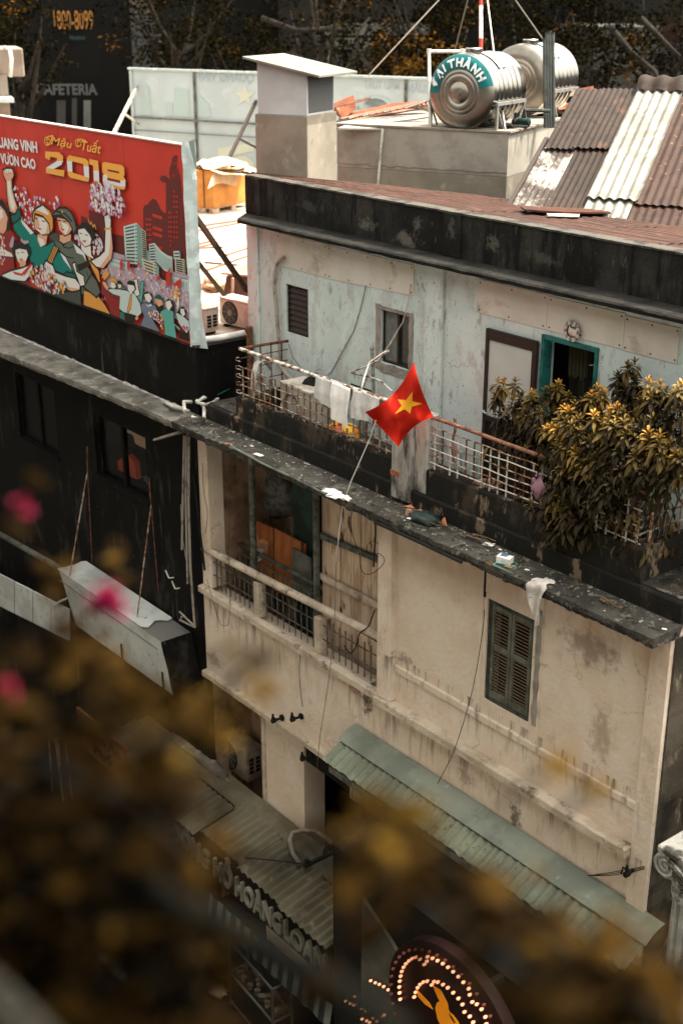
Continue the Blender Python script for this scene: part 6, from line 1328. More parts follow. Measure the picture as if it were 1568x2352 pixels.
# orange wall piece behind the brown roof
junk([(1282,212),(1362,196),(1366,212),(1320,246),(1282,252)],[23,24,24,23.4,23],mOr,'orange sheet wall showing between the tanks and the brown roof')
junk([(1300,208),(1300,236),(1316,232),(1316,205)],22.8,mDark,'dark opening in the orange sheet wall',name='opening')
# ---------------------------------------------------------------- brown corrugated roof on the right
O = atd(1470,214,20.0); Bq = atd(1350,470,17.5); bb = Bq-O; bh = V((bb.x,bb.y,0)).normalized(); aa = V((-bh.y,bh.x,0))
if aa.dot(_r) < 0: aa = -aa
nn = aa.cross(bb).normalized(); nn = nn if nn.z > 0 else -nn
def uv(x, y): q = onp(x,y,O,nn)-O; return q.dot(aa), q.dot(bb.normalized())
RB = thing('corrugated_roof', 'steep roof of brown and galvanised corrugated sheets on the right', 'roof', O-UP*4)
bn = bb.normalized(); Lr = bb.length
print('roof uv', uv(1320,215), uv(1200,457), uv(1455,212), uv(1568,214), uv(1568,520), uv(1450,515), 'L', Lr)
def rsheet(u0, u1, v0, v1, lift, mat, pitch=.088, amp=.011, jag=.0, ph=0):
    mb = MB(); corr(mb, O+aa*u0+bn*v0+nn*lift, aa, bn, u1-u0, v1-v0, nn, pitch, amp, wav=.012, ph=ph, jag=jag, seg=int((u1-u0)/pitch*8)); return part('sheet', mb, mat, RB)
uL = uv(1200,457)[0]; uT = uv(1320,215)[0]; uW0 = uv(1470,215)[0]; uW1 = uv(1566,225)[0]
vj = uv(1300,348)[1]; vw = uv(1400,474)[1]; vb = Lr*1.35
u_a = uv(1235,400)[0]
print(uL,uT,u_a,uW0,uW1,vj,vw)
uA0 = min(uL,uT)-.02; um = uA0+(uW0-uA0)*.48
rsheet(uA0, um+.06, vj-.08, vb, 0, mBrownWht, ph=.5); rsheet(um, uW0+.03, vj-.08, vb, .03, mBrownRoof, ph=1.5)
rsheet(uA0+.03, um+.02, .0, vj, .05, mBrownRoof, jag=.03); rsheet(um-.04, uW0+.03, .0, vj, .075, mBrownRoof, jag=.03, ph=2)
rsheet(uW0-.02, uW1+.02, .12, vw, .12, mWhiteRoof, pitch=.135, amp=.018, jag=.05); rsheet(uW0-.0, uW1-.05, vw-.1, vb, .075, mWhiteRoof, pitch=.135, amp=.017, ph=1)
rsheet(uW1-.02, uW1+.95, .0, vw+.05, .09, mBrownRoof2, pitch=.11, amp=.009, jag=.03); rsheet(uW1-.06, uW1+.95, vw-.03, vb, .05, mBrownRoof2, pitch=.11, amp=.009)
rsheet(uW1+.9, uW1+2.0, .0, vb, .07, mBrownRoof2, pitch=.11, amp=.009)
mb = MB(); mb.grid(lambda u,v: O+aa*(uW0-.03+(uW1-uW0+2)*u)+bn*(.22-.5*v)+nn*(.15+.10*math.sin(v*math.pi)+.02*math.sin(u*60)), 80, 8); part('ridge_sheet', mb, mBrownRoof, RB, smooth=True)
mb = MB(); mb.quad(O+aa*(uA0+.03)-UP*.03,O+aa*(uW1+2)-UP*.03,O+aa*(uW1+2)-UP*3.9,O+aa*(uA0+.03)-UP*3.9); mb.quad(O+aa*(uA0+.02)-UP*.04,O+aa*(uA0+.02)+bn*vb-UP*.04,O+aa*(uA0+.02)+bn*vb-UP*2.5,O+aa*(uA0+.02)-UP*3.9); part('gable', mb, mDark, RB)
mb = MB(); mb.bar(O+aa*(uA0-.02)+bn*(vj-.35)+nn*.03, O+aa*(uA0-.03)+bn*(Lr*1.05)+nn*.02, .06,.04); part('edge_board', mb, mBrownFr, RB)

# ---------------------------------------------------------------- the second billboard, seen from behind
r1 = atd(1010,183,34.0); BA = R(141.6+60); BL = V((math.cos(BA),math.sin(BA),0)); bnrm = V((-BL.y,BL.x,0))
bw = (onp(299,158,r1,bnrm)-r1).dot(BL); hb = 3.0; zt = r1.z
print('rear board', bw, zt)
T = thing('billboard', 'white back of a second billboard with steel bars and faint mirrored lettering', 'billboard', (r1.x,r1.y,zt-hb)); mBk = M('canvas_back', (.36,.42,.43), [((.32,.375,.385),.7,.4,.6),((.39,.445,.45),2,.55,.7)], rough=.6)
mb = MB(); mb.hexa([r1-BL*1.5-UP*hb,r1+BL*bw-UP*hb,r1+BL*bw-UP*hb+bnrm*.03,r1-BL*1.5-UP*hb+bnrm*.03,r1-BL*1.5,r1+BL*bw,r1+BL*bw+bnrm*.03,r1-BL*1.5+bnrm*.03]); part('canvas', mb, mBk, T)
fs = -1 if (r1-CAM).dot(bnrm) > 0 else 1; fo = bnrm*(fs*.05) if fs < 0 else bnrm*.08
for x in (299,445,932): 
    q = onp(x,158+(x-299)*.035,r1+fo,bnrm); mb = MB(); mb.bar((q.x,q.y,zt-hb),(q.x,q.y,zt-.02),.06,.06); part('upright', mb, mGreyGreen if x > 300 else mPF, T)
for dz in (1.35,1.72):
    mb = MB(); mb.bar(r1+fo-UP*dz,r1+BL*bw+fo-UP*dz,.045 if dz < 1.5 else .02,.045 if dz < 1.5 else .02); part('cross_bar', mb, mGreyGreen, T)
mb = MB(); mb.bar(r1-BL*1.5+fo*.6+UP*.03,r1+BL*(bw+.03)+fo*.6+UP*.03,.10,.06); part('top_frame', mb, mPF, T)
mGh = M('print_through', (.265,.325,.35), rough=.6); mGh2 = M('pale_print_through', (.42,.44,.36), rough=.6); mGh3 = M('print_through_green', (.30,.375,.37), rough=.6)
face = r1+(bnrm*-.012 if fs < 0 else bnrm*.042)
def bp(x, y): return onp(x,y,face,bnrm)
def mirror_text(txt, x0, x1, ytop, ybot):
    a = bp(x1,ybot); b = bp(x0,ybot+(x0-x1)*.035); top = bp(x1,ytop); vs, fs_, wd = text_mesh(txt,1,bold=.02)
    mb = MB(); ux = (b-a)/wd; uz = UP*((top-a).length/.7); mb.add([a+ux*p.x+uz*p.y for p in vs], fs_); part('lettering', mb, mGh, T)
mirror_text('QUANG VINH', 448, 584, 168, 189); mirror_text('MẬU TUẤT', 835, 918, 186, 205); mirror_text('XUÂN', 935, 990, 194, 212)
def ghost(pts, m=mGh3):
    mb = MB(); mb.poly([bp(*p)+(bnrm*-.003 if fs < 0 else bnrm*.003) for p in pts]); part('print_through', mb, m, T)
cs = (562,219); ghost([(cs[0]+(26 if i % 2 == 0 else 11)*math.sin(i*math.pi/5), cs[1]-(26 if i % 2 == 0 else 11)*math.cos(i*math.pi/5)) for i in range(10)], mGh2)
ghost([(400,200),(434,204),(436,268),(402,266)]); ghost([(330,196),(340,196),(350,264),(322,264)]); ghost([(455,212),(480,240),(484,268),(455,268)]); ghost([(380,235),(396,235),(398,266),(380,266)])
ghost([(500,340),(584,325),(584,345),(500,365)],mGh2); ghost([(490,375),(560,355),(584,372),(584,392)],mGh2)
for cx_, r_ in ((862,42),(800,26)):
    for rr in (r_,r_*.75):
        pts = [(cx_+rr*math.cos(a*math.pi/8),250-rr*.8*math.sin(a*math.pi/8)) for a in range(9)]; ghost(pts, mGh3 if rr == r_ else mBk)
for x0, y0, x1, y1, dd in ((314,200,258,312,3.0),(588,232,512,392,2.5)):
    q = onp(x0,y0,r1+fo,bnrm); e = atd(x1,y1,(q-CAM).dot(_f)-dd); mb = MB(); mb.bar(q,e,.08,.08); part('brace', mb, mPVCd if x0 < 400 else mBrownFr, T)
    mb = MB(); mb.bar(L3(q,e,.55), onp(x0+4,(y0+y1)/2+28,r1+fo,bnrm), .05); part('brace', mb, mPVCd if x0 < 400 else mBrownFr, T)
# pale rooftop room at the left edge
p = atd(52,110,38); T = thing('rooftop_room', 'pale sunlit rooftop room at the left edge of the photo', 'building', (p.x,p.y,0)); EB = Matrix.Rotation(R(18),3,'Z') @ V((_f.x,_f.y,0)).normalized(); mPale = M('pale_pink_render', (.23,.185,.15), [((.17,.135,.11),2,.45,.62)], rough=.9)
h_ = (atd(52,110,38)-atd(52,172,38)).length; mb = MB(); q = p-_r*3; mb.hexa([q-UP*h_,p-UP*h_,p-UP*h_+EB*2,q-UP*h_+EB*2,q,p,p+EB*2,q+EB*2]); part('parapet', mb, mPale, T, bevel=.03)
q0 = atd(16,172,38.2); mb = MB(); a = q0-_r*3; b_ = q0; mb.hexa([V((a.x,a.y,0)),V((b_.x,b_.y,0)),V((b_.x,b_.y,0))+EB*2,V((a.x,a.y,0))+EB*2,a,b_,b_+EB*2,a+EB*2]); part('wall', mb, mPale, T)
q0 = atd(32,225,37.8); mb = MB(); mb.hexa([q0-_r*3-UP*.12,q0-UP*.12,q0+EB*1.2-UP*.12,q0-_r*3+EB*1.2-UP*.12,q0-_r*3,q0,q0+EB*1.2,q0-_r*3+EB*1.2]); part('ledge', mb, mPF, T)
mb = MB(); mb.tube([atd(10,108,37.9),atd(22,112,37.8),atd(26,135,37.8),atd(24,175,37.8)], .06, 6); part('pipe', mb, mPVC, T, smooth=True)

# ---------------------------------------------------------------- far street side: dark buildings and trees
mFar = [M('far_dark_%d' % i, c, [(tuple(v*.7 for v in c),.6,.4,.6)], rough=.9) for i, c in enumerate(((.004,.0042,.0036),(.009,.0098,.008),(.014,.013,.011),(.05,.05,.043),(.018,.006,.005)))]
mFW = M('far_window', (.006,.007,.007), rough=.15); mFWp = M('far_window_pale', (.07,.075,.07), rough=.3)
def farb(x0, x1, ytop, depth, mat, label, wins=(), base=0, wmat=None):
    a, b = atd(x0,60,depth), atd(x1,60,depth); a.z = b.z = 0; top = atd((x0+x1)/2,ytop,depth).z
    back = (_f-_u*0); back = V((_f.x,_f.y,0)).normalized()*8; t = thing('building', label, 'building', (a+b)/2, 'dark buildings across the far street')
    mb = MB(); mb.hexa([a,b,b+back,a+back,a+UP*top,b+UP*top,b+back+UP*top,a+back+UP*top]); part('wall', mb, mat, t)
    for (wx0,wx1,wy0,wy1,m_) in wins:
        P = [atd(wx0,wy1,depth-.06),atd(wx1,wy1,depth-.06),atd(wx1,wy0,depth-.06),atd(wx0,wy0,depth-.06)]; mb = MB(); fn = back.normalized()
        mb.prism(P, fn*.04); part('window', mb, m_, t)
    return t
D = 62
t = farb(75,300,-420,54,mFar[0],'black tower block with a phone number sign',[(130,150,230,300,mFar[2]),(165,176,225,300,mFar[2]),(192,208,230,300,mFar[3])])
mSgnO = M('sign_orange', (.30,.13,.03), rough=.6); mSgnG = M('sign_grey', (.085,.085,.08), rough=.6)
def sign_text(txt, x0, x1, ytop, ybot, depth, mat, bold=.0):
    a, b = atd(x0,ybot,depth), atd(x1,ybot,depth); b.z = a.z; hgt = (atd(x0,ytop,depth)-a).length; vs, fs_, wd = text_mesh(txt,1,bold=bold)
    ux = (b-a)/wd; uz = UP*(hgt/.70); mb = MB(); mb.add([a+ux*p.x+uz*p.y for p in vs], fs_); return part('lettering', mb, mat, t)
sign_text('1800-8099',121,215,25,66,53.8,mSgnO,.0); sign_text('CAFETERIA',82,224,193,216,53.8,mSgnG,.03)
sign_text('Hotline',160,196,80,90,53.8,M('sign_teal', (.03,.07,.07), rough=.6)); sign_text('Vui lòng gọi',160,220,92,104,53.8,bpy.data.materials['sign_teal']) if False else None
farb(300,640,-380,66,mFar[1],'dark green office block behind the trees',[(318+i*22,330+i*22,72,122,mFWp) for i in range(3)]+[(420+i*40,448+i*40,-40,20,mFW) for i in range(5)])
t = farb(640,990,-380,64,mFar[2],'grey building with a row of tall windows behind the tree branches',[(760,940,86,112,mFar[3]),(775,835,100,112,mFar[3])]+[(762+i*36,786+i*36,120,196,mFW) for i in range(6)]+[(746,760,60,200,mFar[3])]+[(760,985,50,80,mFar[3])])
farb(990,1390,-400,68,mFar[0],'near black building behind the water tanks',[(1260,1310,10,70,mFar[3]),(1100,1130,150,200,mFWp)])
t = farb(1365,1520,60,60,mFar[3],'pale grey wall behind the brown roof ridge',[(1435,1460,160,210,mFW)])
t = farb(1385,1760,-420,66,mFar[1],'apartment block with dull red balconies at the right',[(1395+(k % 2)*92,1475+(k % 2)*92,70+62*(k//2),96+62*(k//2),mFar[4]) for k in range(6)]+[(1400+(k % 2)*92,1470+(k % 2)*92,100+62*(k//2),128+62*(k//2),mFW) for k in range(6)]+[(1480,1700,-100,110,mFar[4])])
farb(-260,75,-300,70,mFar[1],'dark building behind the trees at the top left',[(-40+i*40,-15+i*40,20,60,mFW) for i in range(3)])
# trees
mBark = M('dark_bark', (.022,.018,.013), [((.012,.010,.008),6,.4,.6)], rough=.95)
TLM = [M('tree_leaf_%d' % i, c, rough=.8, spec=.0) for i, c in enumerate(((.050,.024,.005),(.0085,.0065,.0025),(.005,.0042,.002),(.003,.0028,.002)))]
def tree(px, py, depth, rx_, rz, label, n, warm, seed, trunk_dx=0):
    rng = random.Random(seed); c = atd(px,py,depth); base = V((c.x+trunk_dx,c.y,0)); t = thing('tree', label, 'tree', base, 'trees along the far street')
    mb = MB(); top = c-UP*rz*.5; mb.tube([base, L3(base,top,.5)+V((.2,.1,0)), top], [.34,.26,.16], 8)
    limbs = []
    for i in range(9):
        a = rng.uniform(0,6.28); e = c+V((math.cos(a)*rx_*rng.uniform(.4,.85), math.sin(a)*rx_*rng.uniform(.3,.8), rz*rng.uniform(-.5,.6))); s = L3(base,top,rng.uniform(.7,1)); m_ = L3(s,e,.5)+V((0,0,-rz*.12)); mb.tube([s,m_,e],[.13,.09,.03],6); limbs.append((s,m_,e))
    part('trunk', mb, mBark, t)
    lf = MB(); cl = []
    for i in range(n//38):
        a, b_ = rng.uniform(0,6.28), rng.uniform(-1,1); k = rng.random()**.4; s = math.sqrt(1-b_*b_)
        cl.append((c+V((math.cos(a)*s*rx_*k, math.sin(a)*s*rx_*k*.8, b_*rz*k)), rng.uniform(.28,.62)*rx_/2.6, rng.random()))
    for q, r_, tone in cl:
        for j in range(38):
            d = V((rng.gauss(0,1),rng.gauss(0,1),rng.gauss(0,.7)))*r_*.62; p = q+d; sz = rng.uniform(.055,.125)
            u = V((rng.gauss(0,1),rng.gauss(0,1),rng.gauss(0,.6))).normalized(); w_ = u.cross(V((rng.gauss(0,1),rng.gauss(0,1),rng.gauss(0,1)))).normalized()
            mi = 0 if tone < warm else (1 if tone < .55+warm*.4 else 2)
            if rng.random() < .3: mi = min(3, mi+1)
            lf.add([p-u*sz,p-w_*sz*.5,p+u*sz,p+w_*sz*.5], [(0,1,2,3)], mi)
    o = part('crown', lf, TLM, t, kind='stuff'); return t
for a in ((30,70,48,2.6,2.4,'dark tree beside the rooftop room at the top left',2600,.04,1),(400,40,50,3.2,2.3,'brownish tree above the left part of the rear billboard',3600,.06,2),(560,110,52,2.4,1.4,'low dark tree over the middle of the rear billboard',1800,.06,3),
          (740,20,48,3.2,2.4,'tree with bare curving branches above the metal hood',2600,.05,4),(905,150,44,1.7,1.0,'small bright orange-brown tree left of the white pipe loop',2200,.62,5),(1010,40,48,2.8,2.3,'dark tree behind the red and white mast',3200,.07,6),
          (1210,40,50,2.8,2.0,'dark tree behind the bundle of grey pipes',2400,.04,7),(1370,90,47,2.5,2.0,'near black tree above the orange sheet wall',2600,.02,8),(1530,60,50,2.6,2.2,'dark tree at the top right corner',2200,.04,9),(1000,150,45,1.6,1.1,'low orange-brown foliage behind the labelled tank',1500,.5,10)): tree(*a)
# a few bare curving boughs in front of the windows
T = thing('bough', 'bare dark bough curving in front of the far windows', 'branch', atd(700,150,47.5))
for P in ([(660,120),(720,150),(790,160),(815,140),(822,70),(850,40)],[(815,140),(840,112),(900,104),(960,60)],[(600,40),(680,70),(760,64)],[(790,160),(880,170),(960,150),(1040,160)]):
    mb = MB(); mb.tube([atd(x,y,47.5) for x,y in P],[.11,.11,.10,.09,.07,.05][:len(P)],6); part('limb', mb, mBark, T, smooth=True)
T = thing('bough', 'bare dark bough crossing in front of the red balconies', 'branch', atd(1500,120,46))
for P in ([(1400,60),(1450,120),(1500,160),(1540,230)],[(1470,40),(1520,90),(1560,130)]):
    mb = MB(); mb.tube([atd(x,y,46) for x,y in P],[.12,.10,.08,.06],6); part('limb', mb, mBark, T, smooth=True)
# ---------------------------------------------------------------- ground floor of the cream house and its awnings
mb = MB(); mb.box(-14.72,-13.66,.10,.5,0,4.66); part('ground_pier', mb, mCream, B, bevel=.006)
mb = MB(); mb.box(-14.76,-14.66,.085,.10,.0,4.66); part('pier_trim', mb, mCreamTrim, B)
mb = MB(); mb.quad((XL,.85,0),(-14.7,.85,0),(-14.7,.85,4.66),(XL,.85,4.66)); mb.quad((XL+.002,.1,0),(XL+.002,.85,0),(XL+.002,.85,4.66),(XL+.002,.1,4.66)); part('recessed_wall', mb, mCreamShade, B)
mb = MB(); mb.quad((XL,.0,4.70),(XR,.0,4.70),(XR,1.5,4.70),(XL,1.5,4.70)); part('soffit', mb, mCreamShade, B)
mb = MB(); mb.quad((-16.1,1.2,0),(XR,1.2,0),(XR,1.2,4.7),(-16.1,1.2,4.7)); mb.quad((-14.71,.5,0),(-14.71,1.2,0),(-14.71,1.2,4.7),(-14.71,.5,4.7)); mb.quad((-13.66,.501,0),(-14.7,.501,0),(-14.7,.501,4.66),(-13.66,.501,4.66)); mb.box(-13.655,-12.45,.14,.3,4.17,4.655); part('doorway_dark', mb, mDark, B)
mb = MB(); mb.box(-12.45,XR,.02,.28,4.2,4.71); part('lintel', mb, mCreamShade, B)
p = on(520,1802,Y=.45); ac_unit((p.x+.38,.52,2.62), (1,0,0), .82,.32,.60,'dusty air conditioner in the corner over the lower awning',mat=M('dusty_ac', (.27,.225,.17), [((.17,.135,.10),4,.42,.62)], rough=.7))
# green corrugated awning with curved flashing pieces
A = thing('green_awning', 'pale green corrugated awning with curved flashing along the cream wall', 'awning', (-9.5,-.3,5.0))
mAw = M('green_sheet', (.20,.225,.165), [((.14,.16,.115),1.3,.42,.62),((.27,.285,.22),5,.58,.7),((.10,.09,.06),16,.63,.70)], rough=.55)
mFl = M('green_flashing', (.20,.222,.18), [((.135,.155,.125),1.6,.42,.62),((.27,.285,.24),7,.6,.7),((.09,.08,.06),22,.66,.72)], rough=.5)
mAws = [mAw]+[M('green_sheet_%d' % i, c, [(tuple(v*.68 for v in c),1.6,.42,.62),((.26,.27,.21),5,.6,.72),((.10,.07,.045),9,.60,.70),((.09,.08,.055),18,.62,.70)], rough=.6) for i, c in enumerate(((.185,.215,.165),(.205,.222,.158),(.17,.195,.15),(.195,.21,.15)))]
ax0, ax1 = -12.25, -6.97
ytop, ztop, yfr, zfr = -.005, 5.50, -.62, 5.19
adn = V((0,yfr-ytop,zfr-ztop)); al = adn.length; adn.normalize(); an = V((0,-adn.z,adn.y)); an = an if an.z > 0 else -an
xsx = [ax0+(ax1-ax0)*i/5 for i in range(6)]
for i in range(5):
    mb = MB(); corr(mb, V((xsx[i]-.02,ytop,ztop))+adn*.10+an*.010*(i % 2), (1,0,0), adn, xsx[i+1]-xsx[i]+.06, al-.10, an, .135, .017, wav=.016, ph=i*.3, jag=.025); part('sheet', mb, mAws[i], A)
fx = [on(x,y,Y=-.15).x for x,y in ((800,1700),(925,1745),(1035,1815),(1140,1885),(1262,1962),(1395,2040),(1512,2112))]
for i in range(6):
    mb = MB(); mb.grid(lambda u,v: V((fx[i]-(.05 if i else .0)+(fx[i+1]-fx[i]+.05)*u, 0, 0)) + V((0,ytop-.004,ztop+.012))*1 + adn*(.34*v)*1 + an*(.020+.035*math.sin(v*math.pi*.9)+.010*(1-u)), 8, 8)
    part('flashing', mb, mFl, A, smooth=True)
    mb = MB(); e = V((fx[i+1],ytop,ztop)); mb.tube([e+adn*(.34*k/6)+an*(.026+.035*math.sin(k/6*math.pi*.9)) for k in range(7)], .006, 4); part('seam', mb, mDark, A)
mb = MB(); mb.bar((ax0+.12,yfr+.06,zfr-.09),(ax1-.1,yfr+.06,zfr-.09),.09,.10); mb.bar((ax0+.12,yfr+.22,zfr-.08),(ax1-.1,yfr+.22,zfr-.08),.05,.08); part('beam', mb, mGreyGreen, A)
rg = random.Random(12); sc_ = MB()
for i in range(230):                              # fallen leaf scraps and roofing screws on the sheets
    d_ = rg.random(); q = V((rg.uniform(ax0,ax1),ytop,ztop))+adn*(al*(.30+.68*d_))+an*.024; s = rg.uniform(.008,.024) if i < 150 else .008; a = rg.uniform(0,6.28)
    u_ = V((1,0,0))*math.cos(a)+adn*math.sin(a); v_ = an.cross(u_); sc_.add([q-u_*s,q-v_*s*.5+an*.006,q+u_*s,q+v_*s*.5+an*.004,q+an*.009], [(0,1,4),(1,2,4),(2,3,4),(3,0,4)], 0 if i < 150 else 1)
part('leaf_scraps', sc_, [mTwig, mDark], A, kind='stuff')
for k in range(3): mb = MB(); mb.bar((ax0+.15,yfr+.14+.16*k,zfr-.16-.11*k),(ax1-.3,yfr+.14+.16*k,zfr-.16-.11*k),.16,.025); part('slat', mb, mShutFr, A)
# lower awning over the watch shop
A = thing('lower_awning', 'dull green corrugated awning above the shop sign letters', 'awning', (-14,-.5,2.6)); x0, x1 = -18.2, -11.52
mLow = M('dull_green_sheet', (.135,.122,.082), [((.09,.08,.052),1.3,.42,.62),((.18,.165,.115),5,.58,.7),((.06,.05,.035),16,.63,.70)], rough=.65)
mb = MB(); mb.grid(lambda u,v: (x0+(x1-x0)*u, .08-.42*v, 2.92-.03*v+.012*mnoise.noise(V((u*22,v*2,1)))), 40, 4); part('flat_sheet', mb, mLow, A)
k = 0
for i in range(6):
    xa = x0+(x1-x0)*i/6; lift = .012*(i % 2); mb = MB(); corr(mb, V((xa-.03,-.26-.07*((i*7) % 3),2.915+lift)), (1,0,0), V((0,-.80,-.17)), (x1-x0)/6+.06, .80, V((0,-.2,1)), .15, .032, wav=.012, ph=i); part('sheet', mb, mLow, A)
mb = MB(); mb.bar((x0,-1.0,2.66),(x1,-1.0,2.66),.06,.10); mb.bar((x0,-.5,2.80),(x1,-.5,2.80),.06,.08); part('beam', mb, mDark, A)
mb = MB(); c = on(430,1758,Z=3.0); lump('cement_heap', (c.x-.2,-.02,2.93), .8,.13,.07, mLedgeL, 'rough strip of cement where the lower awning meets the black wall', 'cement', 7, k=.5)
# satellite dish lying on the awning with a pole and wires
dc = on(700,1918,Z=3.0); T = thing('wire_hoop', 'round pale hoop and arm lying on the lower awning', 'antenna', (dc.x,dc.y,2.93))
mb = MB(); hp = [on(x,y,Z=3.0) for x,y in ((688,1985),(672,1960),(666,1930),(672,1914),(695,1908),(725,1910),(760,1935))]; mb.tube(hp, .035, 7); part('hoop', mb, mPVCd, T, smooth=True)
mb = MB(); mb.bar(on(700,1990,Z=3.02),on(765,1958,Z=3.1),.05,.05); mb.bar(on(700,1992,Z=2.98),on(706,1975,Z=3.1),.06); mb.bar(on(745,1968,Z=3.0),on(748,1950,Z=3.12),.05); part('arm', mb, mDark, T)
for i in range(6):
    mb = MB(); mb.tube(sag(on(690+3*i,1915+i,Z=3.05),on(765,1990+i*9,Z=2.98),.06+.02*i,8), .006, 4); 
    if i == 0: al_ = MB()
    al_.add(mb.v, mb.f)
al_.tube([on(686,1985,Z=2.98)+V((.05*math.cos(t*.5),0,.06*math.sin(t*.5))) for t in range(14)],.006,4)
part('cables', al_, mWireG, T)
wire([(700,1985),(640,1978),(560,1970),(480,1962)], -.9, 'dark service cable running from the hoop to the left across the sign letters', .010)
for i in range(3): wire([(1480,1990+i*3),(1440,1998+i*4),(1395,2006+i*3),(1350,2012)], -.06, ['upper','middle','lower'][i]+' of three wires from the rusty insulator to the left', .005)
# shop sign letters on a dark fascia
S = thing('shop_sign', 'row of pale raised letters on the dark fascia under the lower awning', 'sign', (-13.5,-.98,2.0)); ys = -1.06
mb = MB(); mb.box(x0,x1,ys+.02,ys+.10,2.05,2.62); part('fascia', mb, mDark, S)
mLt = M('letter_cream', (.23,.22,.18), [((.14,.135,.105),5,.42,.62)], rough=.6)
def letters(txt, xa, xb, ybot, ytop_):
    a, b = on(xa,ybot,Y=ys), on(xb,ybot,Y=ys); vs, fs_, wd = text_mesh(txt,1,depth=.12,bold=.02); 
    hgt = ytop_; ux = V(((b.x-a.x)/wd,0,0)); mb = MB(); mb.add([V((a.x,ys-.03,2.20))+ux*p.x+V((0,0,hgt*p.y/.7))+V((0,-1,0))*(p.z*.5) for p in vs], fs_); part('lettering', mb, mLt, S)
letters('ĐỒNG',405,482,1950,.33); letters('HỒ',494,534,1980,.33); letters('HOÀNG',545,650,2060,.33); letters('LOAN',656,752,2130,.33)
# striped valance
T = thing('striped_valance', 'grey and dark striped valance below the shop sign', 'valance', (-13,-1.3,1.6)); mSt = M('stripe_pale', (.13,.14,.12), [((.13,.14,.12),5,.42,.6)], rough=.85); mSd = M('stripe_dark', (.02,.028,.026), rough=.85)
va, vb_ = on(470,2040,Y=-1.25).x, on(762,2270,Y=-1.25).x; n = 26
for i in range(n):
    xa = va+(vb_-va)*i/n; xb = va+(vb_-va)*(i+1)/n; mb = MB(); mb.grid(lambda u,v: (xa+(xb-xa)*u, -1.25-.06*v+.012*math.sin((i+u)*2), 1.98-.36*v-.015*math.sin(u*math.pi)*(v == 1)), 2, 3); part('stripe', mb, mSt if i % 2 else mSd, T)
# glass food case on the pavement
q = on(625,2274,Z=1.45); T = thing('food_case', 'dark glass food case with steel edges on the pavement', 'cart', (q.x,q.y,.15)); mEd = M('case_edge', (.20,.20,.18), rough=.35, metal=.6)
e1 = on(525,2160,Z=1.45); e2 = on(668,2252,Z=1.45); dv1, dv2 = e1-q, e2-q
for s in (V((0,0,0)),dv1,dv2,dv1+dv2): mb = MB(); mb.bar(q+s,q+s-UP*1.25,.03); part('post', mb, mEd, T)
for dz in (0,.62,1.2):
    for a, b in ((q,q+dv1),(q,q+dv2),(q+dv2,q+dv1+dv2),(q+dv1,q+dv1+dv2)): mb = MB(); mb.bar(a-UP*dz,b-UP*dz,.028); part('edge', mb, mEd, T)
mb = MB(); mb.prism([q-UP*.62,q+dv1-UP*.62,q+dv1+dv2-UP*.62,q+dv2-UP*.62],-UP*.5); part('cabinet', mb, mDark, T)
mb = MB(); rng = random.Random(5)
for i in range(26): c = q+dv1*rng.uniform(.05,.95)+dv2*rng.uniform(.1,.9)-UP*.6; mb.lathe([(0,0),(.04,0),(.05,.09),(0,.10)], c, UP, 6)
part('food', mb, M('case_goods', (.14,.12,.09), [((.04,.03,.02),9,.4,.6)], rough=.5), T)
mb = MB(); mb.bar(on(548,2277,Z=.4),on(606,2350,Z=.4),.12,.03); solo('steel_plate', mb, mEd, 'bright steel edge lying at the foot of the food case', 'steel strip')
p = on(500,2275,Z=.2); lump('street_litter', (p.x,p.y,.2), .18,.12,.07, mCard, 'pale litter on the dark pavement left of the food case', 'litter', 18, k=.7)
# orange restaurant board further left
q0, q1 = on(188,1645,Y=-1.3), on(275,1712,Y=-1.3); T = thing('restaurant_sign', 'dim orange board with dark letters down on the street at the left', 'sign', (q0.x,-1.3,q0.z-.6))
zt_ = (q0.z+q1.z)/2+.05
mb = MB(); mb.box(q0.x-.2,q1.x+.2,-1.3,-1.25,zt_-.75,zt_); part('board', mb, M('sign_brown', (.19,.075,.03), [((.12,.05,.02),2,.4,.6)], rough=.7), T)
for tx, zz, sz in (('Quán Ăn',zt_-.33,.20),('Phố',zt_-.62,.16)):
    vs, fs_, wd = text_mesh(tx, sz*1.4, bold=.01); k = (q1.x-q0.x)*(1 if tx[0] == 'Q' else .5)/wd; mb = MB(); mb.add([V((q0.x+(0 if tx[0] == 'Q' else .35)+p.x*k,-1.304,zz+p.y)) for p in vs], fs_); part('lettering', mb, mDark, T)
p = on(130,1685,Z=1.6); T = thing('small_table', 'small pale folding stand glimpsed through the leaves at the left', 'table', (p.x,p.y,.15))
mb = MB(); mb.obox(p,(.22,0,0),(0,.16,0),(0,0,.015)); part('top', mb, mPVCd, T)
for sx in (-.15,.15): mb = MB(); mb.bar(p+V((sx,-.1,0)),p+V((sx*1.6,-.1,-1.4)),.03); part('leg', mb, mPVCd, T); mb = MB(); mb.bar(p+V((sx,.1,0)),p+V((sx*1.6,.1,-1.4)),.03); part('leg', mb, mPVCd, T)
# projecting dark shopfront
K3 = thing('shopfront', 'dark projecting shopfront under the green awning', 'shopfront', (-9.3,-.6,0)); xd = on(765,2140,Y=-1.2).x
mb = MB(); mb.box(xd,-7.2,-1.2,.0,0,4.62); part('wall', mb, mDark, K3)
xg = on(835,2200,Y=-1.23).x; mb = MB(); mb.prism([(xg,-1.22,0),(xg+1.25,-1.22,0),(xg+1.25,-1.22,3.4),(xg+.55,-1.22,3.9),(xg,-1.22,4.2)], (0,-.05,0)); part('grey_panel', mb, M('olive_panel', (.085,.085,.068), [((.06,.06,.05),1.5,.4,.6)], rough=.7), K3)
